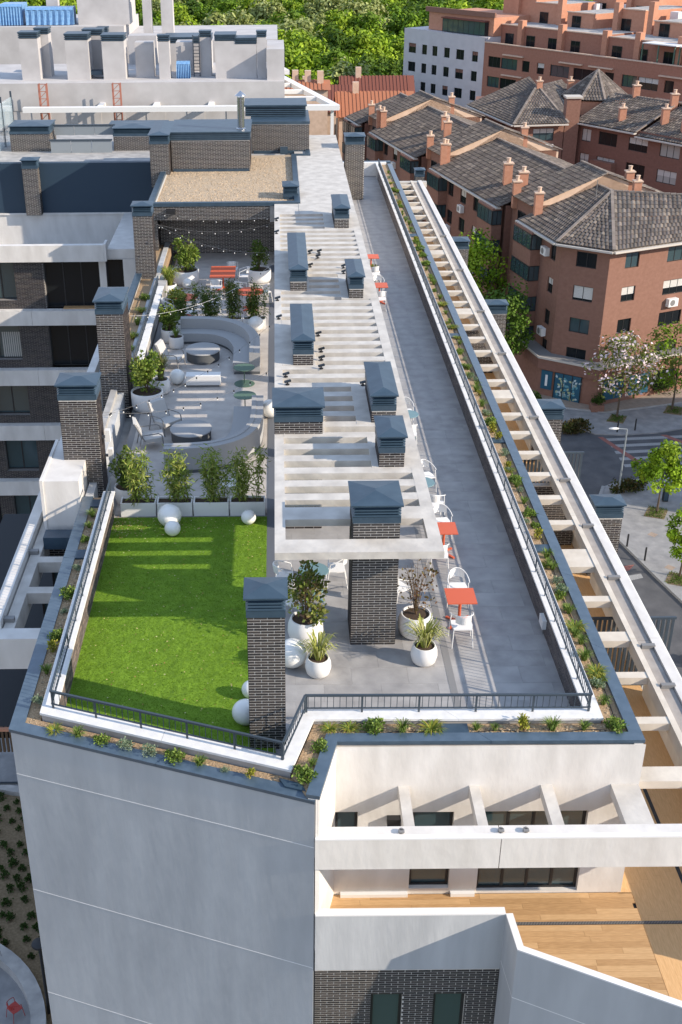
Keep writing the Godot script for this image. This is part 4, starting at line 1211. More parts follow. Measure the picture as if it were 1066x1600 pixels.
func chimneys() -> void:
	chimney("near brick chimney rising at the front right corner of the lawn", -0.62, 0.08, -18.1, -18.75, 0, 3.06, true)
	chimney("tall brick chimney standing through the front bay of the pergola", 1.54, 2.53, -21.67, -22.75, 0, 3.08, true)
	chimney("small square chimney on the right of the pergola, second back from its front edge", 2.36, 2.96, -25.12, -26.3, 2.4, 3.1)
	chimney("long slate-capped chimney on the right edge of the pergola behind the small square one", 2.38, 3.0, -27.78, -30.15, 2.4, 3.06)
	chimney("widest chimney with crossed slate hip roof on the left edge of the pergola", -0.11, 1.1, -27.1, -28.3, 0, 3.06)
	chimney("long narrow chimney on the left of the pergola behind the widest one", 0.43, 1.01, -32.02, -35.35, 2.4, 3.06)
	chimney("low chimney at the right edge of the pergola near the far orange tables", 2.4, 2.88, -38.34, -40.4, 2.4, 3.06)
	chimney("longest chimney on the left of the pergola, closest to the gravel roof", 0.43, 1.0, -39.25, -44.1, 2.4, 3.06)
	chimney("chimney at the head of the pergola beside the pale flat roof slab", 2.34, 2.93, -47.8, -50.2, 2.4, 3.12)
	chimney("tall brick chimney standing alone at the far end of the walkway", 3.7, 4.73, -64.8, -65.9, 0, 2.95)
	chimney("nearest chimney on the left edge of the roof, behind the white block", -5.84, -4.83, -28.9, -29.75, -3.0, 2.97)
	chimney("middle chimney on the left edge of the roof, beside the big shrub pot", -5.72, -4.86, -35.47, -36.9, -3.0, 3.18)
	chimney("farthest chimney on the left edge of the roof, by the string lights", -5.96, -5.16, -48.5, -49.3, -3.0, 3.12)
	var g := "brick chimneys along the outer right side"
	chimney("nearest brick chimney on the outer right side, above the street trees", 9.05, 9.85, -29.71, -30.3, -22, -1.14, false, g)
	chimney("second brick chimney on the outer right side, in front of the road crossing", 9.05, 9.87, -37.53, -38.3, -22, -1.42, false, g)
	chimney("third brick chimney on the outer right side, before the brick flats' bays", 9.05, 9.88, -48.76, -49.4, -22, -1.28, false, g)
	chimney("fourth brick chimney on the outer right side, beside green treetops", 9.05, 9.9, -59.95, -60.8, -22, -1.47, false, g)
	chimney("farthest and smallest brick chimney on the outer right side", 9.05, 9.65, -77.9, -78.6, -22, -1.5, false, g)

# ---------------------------------------------------------------- plants of the roof edge
func planters() -> void:
	var gr := [Color(0.14, 0.21, 0.04), Color(0.19, 0.26, 0.06), Color(0.11, 0.17, 0.035)]
	var gy := [Color(0.21, 0.27, 0.18), Color(0.17, 0.23, 0.14), Color(0.25, 0.30, 0.22)]
	var ye := [Color(0.30, 0.30, 0.04), Color(0.22, 0.26, 0.04), Color(0.35, 0.30, 0.06)]
	var proto := {}
	var defs := {"green grassy tuft": tuft_mesh(90, 0.26, 0.26, 0.008, gr, 51), "bushy green clump": bush_mesh(420, Vector3(0.2, 0.13, 0.2), 0.07, gr, 52), "grey-green clump": bush_mesh(420, Vector3(0.17, 0.12, 0.17), 0.045, gy, 53), "yellow-green shrublet": bush_mesh(300, Vector3(0.15, 0.18, 0.15), 0.07, ye, 54, 5), "trailing green clump": tuft_mesh(120, 0.16, 0.34, 0.01, gr + ye, 55)}
	var kinds := defs.keys()
	rng.seed = 77
	var beds := []
	for z in [-18.6, -19.15, -19.6, -20.1, -20.7, -21.25, -21.9, -22.6, -23.2, -23.8, -24.35, -25.3, -25.9, -26.5, -27.2, -27.9, -28.5, -29.3, -30.2, -31.8, -32.4, -33.1, -33.8, -34.7, -35.5, -36.2, -37.0, -37.9, -38.7, -39.5, -41.2, -42.0, -42.9, -43.9, -44.8, -45.8, -46.7, -47.7, -48.8, -49.8, -50.9, -52.0, -53.2, -55.4, -56.6, -57.8, -59.0, -60.2, -61.5, -62.9, -64.3, -65.7, -67.1, -68.5]:
		beds.append([Vector3(6.36 + rng.randf_range(-.08, .06), 0.62, z), "in the bed beside the walkway, %s from its front"])
	for k in 44:
		beds.append([Vector3(6.36 + rng.randf_range(-.13, .11), 0.62, -18.3 - pow(rng.randf(), 1.3) * 46.0), "filling a gap in the walkway bed, %s from its front"])
	for x in [6.35, 5.75, 5.15, 4.6, 4.05, 3.7, 2.85, 2.3, 1.75, 1.3]:
		beds.append([Vector3(x, 0.62, -17.83 + rng.randf_range(-.04, .04)), "in the bed above the white wall, %s from the right"])
	for p in [[0.92, -17.85], [0.72, -17.3], [0.55, -16.85], [0.4, -16.5]]:
		beds.append([Vector3(p[0], 0.62, p[1]), "in the short slanted bed, %s from its back"])
	for k in 9:
		var s := k / 9.0
		beds.append([Vector3(lerpf(-4.35, -0.1, s), 0.55, lerpf(-17.98, -16.43, s)), "in the slanted bed before the lawn, %s from the left"])
	for z in [-18.9, -19.9, -20.7, -21.2, -22.2, -22.9, -24.1, -25.5, -26.2, -26.8]:
		beds.append([Vector3(-4.83, 0.55, z), "in the left bed beside the lawn, %s from the front"])
	for z in [-38.0, -39.5, -41.0, -42.5, -44.0, -45.6]:
		beds.append([Vector3(-5.3, 0.45, z), "in the far left bed, %s from its front"])
	var last := ""
	var n := 0
	var gaps := beds.filter(func(q): return q[1].contains("a gap"))
	gaps.sort_custom(func(a, b): return a[0].z > b[0].z)
	beds = beds.filter(func(q): return not q[1].contains("a gap")) + gaps
	for q in beds:
		if q[1] != last: n = 0
		last = q[1]
		var k: String = kinds[[0, 1, 2, 0, 4, 1, 3, 2, 0, 4][rng.randi() % 10]]
		if last.contains("before the lawn"): k = kinds[[4, 0, 1, 2, 2, 1, 0, 2, 3][n]]
		if last.contains("above the white wall") and n in [3]: k = kinds[3]
		var label: String = k + " " + (q[1] % nth(n))
		n += 1
		var called := "grass_tuft" if k.contains("tuft") else "bedding_plant"
		var o := MeshInstance3D.new()
		o.name = numbered(self, called); o.mesh = defs[k]; o.material_override = M.leaf
		add_child(o); o.position = q[0]; o.rotation.y = rng.randf() * TAU
		var sz := rng.randf_range(0.5, 0.95) * (1.45 if last.contains("far left") else 1.0)
		o.scale = Vector3(sz, sz, sz)
		o.set_meta("label", label); o.set_meta("category", "plant"); o.set_meta("group", "plants " + last.split(",")[0])
	# stones and dry litter lying on the soil
	var st := MB.new(); st.use_col = true
	for k in 1500:
		var p := Vector3(rng.randf_range(6.2, 6.55), 0.63, -18.0 - pow(rng.randf(), 1.5) * 50)
		if k % 4 == 0: p = Vector3(rng.randf_range(1.0, 6.3), 0.63, rng.randf_range(-17.95, -17.68))
		if k % 4 == 1: p = Vector3(rng.randf_range(-4.9, -4.72), 0.56, rng.randf_range(-27, -18.2))
		if k % 4 == 2:
			var s := rng.randf(); p = Vector3(lerpf(-4.5, 0.0, s), 0.56, lerpf(-17.98, -16.36, s) + rng.randf_range(-.12, .1))
		var r := rng.randf_range(0.012, 0.04)
		var g := rng.randf_range(0.5, 1.2)
		st.col = Color(0.42 * g, 0.33 * g, 0.22 * g)
		st.ball(p, Vector3(r, r * 0.6, r * rng.randf_range(0.6, 1.2)), 4, 6)
	var so := solo("bed_stones", "small stones and clods scattered on the planted beds", "stones", st, M.vmatte)
	so.set_meta("kind", "stuff")
	# irrigation hose
	var h := MB.new()
	var pts := []
	for k in 60: pts.append(Vector3(6.42 + 0.04 * sin(k * 0.9), 0.645, -18.2 - k * 0.8))
	h.tube(pts, 0.01, 0.01, 4)
	pts = []
	for k in 24: pts.append(Vector3(1.1 + k * 0.22, 0.645, -17.75 + 0.05 * sin(k * 0.8)))
	h.tube(pts, 0.01, 0.01, 4)
	solo("irrigation_hose", "thin dark irrigation hose lying along the planted bed", "hose", h, M.black)

# ---------------------------------------------------------------- furniture
func at_local(o: Node3D, called: String, b: MB, mat: Material) -> MeshInstance3D:   # geometry given in the thing's own axes
	var p := MeshInstance3D.new()
	p.name = numbered(o, called); p.mesh = b.mesh(); p.material_override = mat
	o.add_child(p)
	return p

func bistro_chair(label: String, at: Vector3, turn: float, mat: Material, group: String) -> Node3D:   # faces +z before turning
	var t := thing("bistro_chair", label, "chair", at, group)
	t.rotation.y = turn
	at_local(t, "seat", MB.new().prism(v2([Vector2(-0.2, -0.2), Vector2(0.2, -0.2), Vector2(0.235, 0.0), Vector2(0.22, 0.2), Vector2(-0.22, 0.2), Vector2(-0.235, 0.0)]), 0.43, 0.455), mat)
	for s in [-1, 1]:
		at_local(t, "front_leg", MB.new().tube([Vector3(0.22 * s, 0.66, 0.16), Vector3(0.23 * s, 0.44, 0.19), Vector3(0.25 * s, 0, 0.24)], 0.013, 0.012, 6), mat)
		at_local(t, "rear_leg", MB.new().tube([Vector3(0.2 * s, 0.45, -0.18), Vector3(0.23 * s, 0, -0.26)], 0.013, 0.012, 6), mat)
	var back := []
	for k in 13:
		var a := PI * k / 12.0
		back.append(Vector3(-cos(a) * 0.25, 0.66 + sin(a) * 0.16, 0.16 - sin(a) * 0.42))
	at_local(t, "arm_loop", MB.new().tube(back, 0.013, 0.013, 6), mat)
	var bp := MB.new()
	for k in 8:
		var a := PI * (0.25 + 0.5 * k / 8.0); var b := PI * (0.25 + 0.5 * (k + 1) / 8.0)
		var p := Vector3(-cos(a) * 0.24, 0.6, 0.14 - sin(a) * 0.38); var q := Vector3(-cos(b) * 0.24, 0.6, 0.14 - sin(b) * 0.38)
		bp.obox(p, q - p, Vector3(0, 0, -0.012), Vector3(0, 0.2, -0.03))
	at_local(t, "backrest", bp, mat)
	return t

func bistro_table(label: String, at: Vector3, mat: Material, w: float, group: String, rnd := false, d := 0.0) -> Node3D:
	var t := thing("bistro_table", label, "table", at, group)
	if d == 0.0: d = w
	if rnd: at_local(t, "table_top", MB.new().lathe(Vector3(0, 0.715, 0), [Vector2(0, 0), Vector2(w / 2 - 0.01, 0), Vector2(w / 2, 0.01), Vector2(w / 2 - 0.005, 0.025), Vector2(0, 0.025)], 32), mat)
	else: at_local(t, "table_top", MB.new().bx(-w / 2, w / 2, 0.715, 0.74, -d / 2, d / 2), mat)
	at_local(t, "column", MB.new().tube([Vector3(0, 0.05, 0), Vector3(0, 0.715, 0)], 0.035, 0.035, 10), mat)
	for k in 4:
		var a := PI / 4 + k * PI / 2
		at_local(t, "foot", MB.new().bar(Vector3(0, 0.06, 0), Vector3(cos(a) * 0.36, 0.02, sin(a) * 0.36), 0.06, 0.035), mat)
	return t

func lounge_chair(label: String, at: Vector3, turn: float) -> Node3D:
	var t := thing("lounge_chair", label, "armchair", at, "pale lounge armchairs")
	t.rotation.y = turn
	at_local(t, "seat_cushion", MB.new().obox(Vector3(-0.3, 0.30, 0.36), Vector3(0.6, 0, 0), Vector3(0, -0.06, -0.62), Vector3(0, 0.11, 0)), M.fabric_light)
	at_local(t, "back_cushion", MB.new().obox(Vector3(-0.3, 0.36, -0.22), Vector3(0.6, 0, 0), Vector3(0, 0.03, -0.1), Vector3(0, 0.5, -0.2)), M.fabric_light)
	for s in [-1, 1]:
		var x: float = 0.35 * s
		at_local(t, "side_frame", MB.new().tube([Vector3(x, 0, 0.36), Vector3(x, 0.5, 0.3), Vector3(x, 0.56, 0.2), Vector3(x, 0.52, -0.3), Vector3(x, 0, -0.42)], 0.018, 0.018, 6), M.frame_grey)
		at_local(t, "back_post", MB.new().tube([Vector3(x * 0.9, 0.3, -0.2), Vector3(x * 0.9, 0.9, -0.5)], 0.016, 0.016, 6), M.frame_grey)
	at_local(t, "front_rail", MB.new().bar(Vector3(-0.35, 0.28, 0.33), Vector3(0.35, 0.28, 0.33), 0.03, 0.03), M.frame_grey)
	return t

# curved bench following a centre line; the back stands on the outer side
func curved_sofa(label: String, line: Array) -> Node3D:
	var t := thing("curved_sofa", label, "sofa", Vector3(line[0].x, 0, line[0].y), "curved grey sofas")
	line.reverse()
	var pts := []   # smooth the line
	for i in line.size() - 1:
		var a: Vector2 = line[maxi(i - 1, 0)]; var b: Vector2 = line[i]; var c: Vector2 = line[i + 1]; var d: Vector2 = line[mini(i + 2, line.size() - 1)]
		for k in 6: pts.append(b.cubic_interpolate(c, a, d, k / 6.0))
	pts.append(line[-1])
	var out := offset_line(pts, -0.02); var inn := offset_line(pts, 0.92); var bk := offset_line(pts, 0.2); var lip := offset_line(pts, 0.88)
	var base := MB.new(); var shell := MB.new()
	for i in pts.size() - 1:
		base.prism(v2([out[i], out[i + 1], lip[i + 1], lip[i]]), 0.0, 0.10)
		shell.prism(v2([out[i], out[i + 1], bk[i + 1], bk[i]]), 0.10, 0.78)
	part(t, "plinth", base, M.fabric_dark)
	part(t, "back_shell", shell, M.fabric)
	var n := pts.size() - 1
	var parts := 4
	for k in parts:
		var s := MB.new(); var c := MB.new()
		for i in range(int(n * k / float(parts)), int(n * (k + 1) / float(parts))):
			s.prism(v2([bk[i], bk[i + 1], inn[i + 1], inn[i]]), 0.105, 0.42)
			var m0: Vector2 = bk[i].lerp(inn[i], 0.2); var m1: Vector2 = bk[i + 1].lerp(inn[i + 1], 0.2)
			c.prism(v2([bk[i], bk[i + 1], m1, m0]), 0.425, 0.80)
		part(t, "seat_cushion", s, M.fabric)
		part(t, "back_cushion", c, M.fabric)
	return t

func ball_lamp(label: String, at: Vector3, r: float) -> void:
	var t := thing("globe_lamp", label, "globe lamp", at, "white globe lamps")
	part(t, "globe", MB.new().ball(at + UP * r * 0.97, Vector3(r, r * 0.97, r), 16, 28), M.bulb)
	part(t, "foot", MB.new().lathe(at, [Vector2(0, 0), Vector2(r * 0.4, 0), Vector2(r * 0.42, 0.025), Vector2(r * 0.3, 0.05), Vector2(0, 0.05)], 20), M.frame_grey)

func pouf_table(label: String, c: Vector3, rx: float, rz: float) -> void:
	var t := thing("coffee_table", label, "coffee table", c, "oval grey coffee tables")
	var top := MB.new().lathe(Vector3.ZERO, [Vector2(0, 0.33), Vector2(0.97, 0.33), Vector2(1.0, 0.345), Vector2(1.0, 0.37), Vector2(0.985, 0.385), Vector2(0, 0.385)], 40)
	var dr := MB.new().lathe(Vector3.ZERO, [Vector2(0, 0.0), Vector2(0.9, 0.0), Vector2(0.95, 0.02), Vector2(0.96, 0.328), Vector2(0, 0.328)], 40)
	for b in [top, dr]:
		for k in b.v.size(): b.v[k] = Vector3(b.v[k].x * rx, b.v[k].y, b.v[k].z * rz)
	at_local(t, "table_top", top, M.fabric)
	at_local(t, "drum", dr, M.fabric_dark)

func lounge() -> void:
	curved_sofa("grey curved sofa opening towards the camera at the back of the lounge", [Vector2(-3.65, -42.45), Vector2(-2.9, -42.45), Vector2(-1.9, -42.2), Vector2(-1.1, -41.4), Vector2(-0.72, -40.3), Vector2(-0.66, -39.2), Vector2(-0.66, -38.4)])
	curved_sofa("grey curved sofa with its back to the bamboo and the lawn", [Vector2(-0.5, -34.5), Vector2(-0.5, -33.2), Vector2(-0.6, -32.2), Vector2(-1.0, -31.3), Vector2(-1.7, -30.75), Vector2(-2.5, -30.55), Vector2(-3.3, -30.5)])
	pouf_table("oval grey coffee table inside the back curved sofa", Vector3(-2.7, 0, -40.0), 0.62, 0.68)
	pouf_table("oval grey coffee table beside the front curved sofa and armchairs", Vector3(-2.68, 0, -32.9), 0.64, 0.66)
	lounge_chair("pale armchair facing the back coffee table", Vector3(-3.75, 0, -39.2), 1.3)
	lounge_chair("pale armchair behind the front coffee table, facing right", Vector3(-3.5, 0, -33.6), 0.75)
	lounge_chair("pale armchair left of the front coffee table, by the bamboo", Vector3(-3.85, 0, -32.4), 1.75)
	var b := thing("bench", "low white bench block beside a white globe lamp", "bench", Vector3(-2.55, 0, -37.4))
	part(b, "seat", MB.new().bx(-3.13, -1.96, 0.08, 0.40, -37.2, -37.62), M.white)
	part(b, "plinth", MB.new().bx(-3.08, -2.01, 0, 0.08, -37.25, -37.57), M.frame_grey)
	ball_lamp("white globe lamp beside the low white bench", Vector3(-3.45, 0, -37.55), 0.27)
	ball_lamp("larger globe lamp of the pair before the white bamboo planters", Vector3(-2.9, 0, -27.32), 0.32)
	ball_lamp("smaller globe lamp of the pair on the lawn before the planters", Vector3(-2.78, 0.03, -26.75), 0.21)
	ball_lamp("single globe lamp on the lawn at the right end of the planters", Vector3(-0.82, 0.03, -27.35), 0.2)
	ball_lamp("larger globe lamp half hidden behind the near chimney, on the lawn", Vector3(-0.72, 0.03, -18.9), 0.27)
	ball_lamp("small globe lamp behind the larger one by the near chimney", Vector3(-0.62, 0.03, -19.75), 0.2)
	ball_lamp("big globe lamp right of the near chimney, below the shrub pot", Vector3(0.24, 0, -20.9), 0.33)
	ball_lamp("globe lamp in front of the leafy shrub pot at the back wall", Vector3(-3.83, 0, -48.6), 0.22)
	ball_lamp("pale globe lamp behind the right end of the front curved sofa", Vector3(-0.28, 0, -34.6), 0.3)
	ball_lamp("pale globe lamp at the right end of the back bamboo planters", Vector3(-0.85, 0, -43.0), 0.3)
	for q in [["green round side table standing by the end of the back sofa", Vector3(-1.16, 0, -37.5)], ["green round side table by the end of the front sofa", Vector3(-1.08, 0, -35.0)]]:
		var t := thing("side_table", q[0], "side table", q[1], "green round side tables")
		at_local(t, "table_top", MB.new().lathe(Vector3(0, 0.58, 0), [Vector2(0, 0), Vector2(0.36, 0), Vector2(0.365, 0.01), Vector2(0.36, 0.02), Vector2(0, 0.02)], 32), M.green)
		at_local(t, "stem", MB.new().tube([Vector3.ZERO, Vector3(0, 0.58, 0)], 0.018, 0.018, 8), M.green)
		at_local(t, "base_disc", MB.new().lathe(Vector3.ZERO, [Vector2(0, 0), Vector2(0.35, 0), Vector2(0.35, 0.012), Vector2(0, 0.014)], 32), M.green)
	# rugs-like pale disc of paving is part of the floor; white box between the bamboo and the sofa
	var w := thing("storage_cube", "white cube behind the front bamboo, near the sofa", "storage box", Vector3(-1.35, 0, -28.9))
	part(w, "body", MB.new().bx(-1.6, -1.1, 0, 0.42, -28.7, -29.2), M.white)
	part(w, "lid", MB.new().bx(-1.61, -1.09, 0.42, 0.45, -28.69, -29.21), M.cap_white)
	# bamboo troughs
	var bc := [Color(0.21, 0.28, 0.05), Color(0.26, 0.32, 0.07), Color(0.15, 0.21, 0.04), Color(0.33, 0.34, 0.10)]
	var dk := [Color(0.06, 0.10, 0.022), Color(0.085, 0.13, 0.03), Color(0.12, 0.16, 0.04)]
	var rows := [[-4.27, -27.85, 0.975, bc, "front row of white bamboo troughs, %s from the left", 1.5], [-4.05, -43.2, 0.9, dk, "back row of bamboo troughs behind the curved sofa, %s from the left", 1.35]]
	for r in rows:
		for k in 4:
			var x: float = r[0] + r[2] * k
			var t := thing("bamboo_trough", "bamboo in the " + (r[4] % nth(k)), "planter", Vector3(x + r[2] / 2, 0, r[1]), "bamboo planters")
			var z: float = r[1]
			part(t, "trough", MB.new().bx(x + 0.02, x + r[2] - 0.02, 0, 0.4, z, z - 0.03).bx(x + 0.02, x + r[2] - 0.02, 0, 0.4, z - 0.37, z - 0.4).bx(x + 0.02, x + 0.05, 0, 0.4, z - 0.03, z - 0.37).bx(x + r[2] - 0.05, x + r[2] - 0.02, 0, 0.4, z - 0.03, z - 0.37), M.white)
			part(t, "soil", MB.new().bx(x + 0.05, x + r[2] - 0.05, 0.02, 0.35, z - 0.03, z - 0.37), M.potsoil)
			var fo := MB.new(); fo.use_col = true
			for j in 8:
				var p := Vector3(x + r[2] * rng.randf_range(0.15, 0.85), 0.35, z - rng.randf_range(0.1, 0.3))
				var h: float = r[5] * rng.randf_range(0.65, 1.1)
				p.x = x + r[2] * ([0.42, 0.55, 0.5, 0.38][k] if j < 6 else 0.82) + rng.randf_range(-.1, .1)
				var tip := p + Vector3(rng.randf_range(-.22, .22), h, rng.randf_range(-.22, .22))
				var midp := p.lerp(tip, 0.5) + UP * 0.06
				fo.col = Color(0.20, 0.19, 0.07)
				fo.tube([p, midp, tip], 0.011, 0.004, 5)
				for l in 150:
					var s := pow(rng.randf_range(0.06, 1.0), 0.75)
					var q := p.lerp(tip, s) + rdir() * rng.randf_range(0.02, 0.2)
					var d := (rdir() + Vector3(0, -0.5, 0)).normalized()
					fo.col = r[3][rng.randi() % r[3].size()] * rng.randf_range(0.8, 1.25); fo.col.a = 1
					leaf(fo, q, d, d.cross(rdir()).normalized(), rng.randf_range(0.12, 0.22), 0.017)
			part(t, "bamboo", fo, M.leaf, "stuff")
	# potted plants of the lounge
	var gl := [Color(0.14, 0.21, 0.03), Color(0.19, 0.26, 0.05), Color(0.10, 0.16, 0.03), Color(0.24, 0.28, 0.07)]
	potted("big white pot with a tall leafy shrub beside the middle left chimney", Vector3(-4.25, 0, -35.4), 0.52, 0.62, bush_mesh(1500, Vector3(0.55, 0.72, 0.55), 0.13, gl, 61, 10), "shrub", true)
	potted("small white pot with upright grass next to the big shrub pot", Vector3(-3.92, 0, -36.75), 0.3, 0.5, tuft_mesh(150, 0.85, 0.4, 0.009, [Color(0.15, 0.17, 0.05), Color(0.2, 0.19, 0.08)], 62), "grass")
	potted("white pot with spiky dark plant at the left end of the back sofa", Vector3(-4.05, 0, -41.9), 0.32, 0.5, bush_mesh(700, Vector3(0.34, 0.5, 0.34), 0.14, dk + gl, 63, 6), "shrub", true)
	potted("white pot with low greenery behind the spiky one at the back sofa", Vector3(-3.75, 0, -41.2), 0.27, 0.45, tuft_mesh(60, 0.3, 0.25, 0.012, gl, 64), "grass", true)
	potted("large white pot with a bright leafy shrub before the dark back wall", Vector3(-3.95, 0, -49.4), 0.58, 0.6, bush_mesh(1500, Vector3(0.48, 0.72, 0.48), 0.13, gl, 65, 8), "shrub", true)
	potted("white pot with a dark shrub at the right end of the back wall", Vector3(-0.78, 0, -49.6), 0.5, 0.55, bush_mesh(700, Vector3(0.38, 0.6, 0.38), 0.12, dk, 66, 9), "shrub", true)
	potted("white pot with yellow-green grass behind the left string-light post", Vector3(-4.5, 0, -47.6), 0.35, 0.5, tuft_mesh(200, 0.7, 0.55, 0.012, [Color(0.28, 0.3, 0.06), Color(0.2, 0.25, 0.05)], 67), "grass")
	potted("white pot with yellow-leaved plant by the left orange table", Vector3(-4.1, 0, -45.2), 0.33, 0.45, bush_mesh(500, Vector3(0.38, 0.35, 0.38), 0.12, [Color(0.34, 0.32, 0.05), Color(0.24, 0.26, 0.05)], 68, 4), "shrub")
	potted("white pot half hidden by the left end of the front bamboo", Vector3(-4.15, 0, -28.75), 0.36, 0.5, bush_mesh(600, Vector3(0.3, 0.55, 0.3), 0.13, dk, 69, 5), "shrub", true)
	# dining corner at the back
	bistro_table("orange rectangular table at the back between white chairs", Vector3(-2.3, 0, -48.5), M.orange, 1.05, "orange tables by the back wall", false, 1.7)
	bistro_table("orange round table at the right, half hidden by bamboo", Vector3(-1.12, 0, -45.7), M.orange, 1.15, "orange tables by the back wall", true)
	bistro_table("orange round table at the left, half hidden by bamboo", Vector3(-3.65, 0, -45.0), M.orange, 0.95, "orange tables by the back wall", true)
	var ch := [["white chair behind the rectangular orange table, at its far corner", -1.95, -50.0, PI], ["white chair right of the rectangular orange table", -1.45, -48.9, -PI / 2], ["white chair in front of the rectangular orange table, to the left", -2.55, -47.3, PI], ["white chair in front of the rectangular orange table, to the right", -1.55, -47.0, PI * 0.9], ["white chair at the left orange round table, towards the left wall", -4.3, -44.6, PI / 2], ["white chair between the two half-hidden round tables", -2.5, -45.1, -PI / 2], ["white chair right of the round orange table, by the pergola", -0.55, -46.6, -2.4], ["white chair in front of the left round orange table", -3.4, -44.0, PI]]
	for q in ch: bistro_chair(q[0], Vector3(q[1], 0, q[2]), q[3], M.white, "white chairs of the back dining corner")
	string_lights()

func string_lights() -> void:
	var runs := [["string of bulbs along the dark back wall, upper line", Vector3(-5.1, 2.75, -50.6), Vector3(-0.15, 2.55, -50.6), 0.25], ["string of bulbs along the dark back wall, lower line", Vector3(-5.1, 2.6, -49.2), Vector3(-0.15, 2.5, -49.6), 0.35],
		["string of bulbs from the far left chimney across the dining corner", Vector3(-5.1, 2.8, -48.6), Vector3(-0.12, 2.5, -45.0), 0.4], ["string of bulbs across the back curved sofa", Vector3(-4.85, 2.6, -37.0), Vector3(-0.12, 2.5, -43.5), 0.5],
		["string of bulbs over the open floor between the sofas", Vector3(-4.8, 2.2, -29.6), Vector3(-0.12, 2.5, -36.6), 0.4], ["string of bulbs above the front curved sofa", Vector3(-4.8, 2.4, -29.4), Vector3(-0.12, 2.5, -32.4), 0.5]]
	for r in runs:
		var t := thing("string_lights", r[0], "string lights", r[1])
		var pts := []
		for k in 25:
			var s := k / 24.0
			pts.append(r[1].lerp(r[2], s) - UP * r[3] * 4.0 * s * (1.0 - s))
		part(t, "cable", MB.new().tube(pts, 0.004, 0.004, 4), M.white if r[1].z < -36.9 and r[1].z > -37.1 else M.frame_grey)
		var n := int(r[1].distance_to(r[2]) / 0.55)
		var bulb := MB.new().ball(Vector3(0, -0.08, 0), Vector3(0.02, 0.027, 0.02), 6, 8).mesh()
		var sock := MB.new().bx(-0.018, 0.018, -0.05, 0.0, -0.018, 0.018).mesh()
		for k in n:
			var s := (k + 0.5) / n
			var p: Vector3 = r[1].lerp(r[2], s) - UP * r[3] * 4.0 * s * (1.0 - s)
			inst(t, "bulb", bulb, M.bulb, p)
			inst(t, "socket", sock, M.black, p)

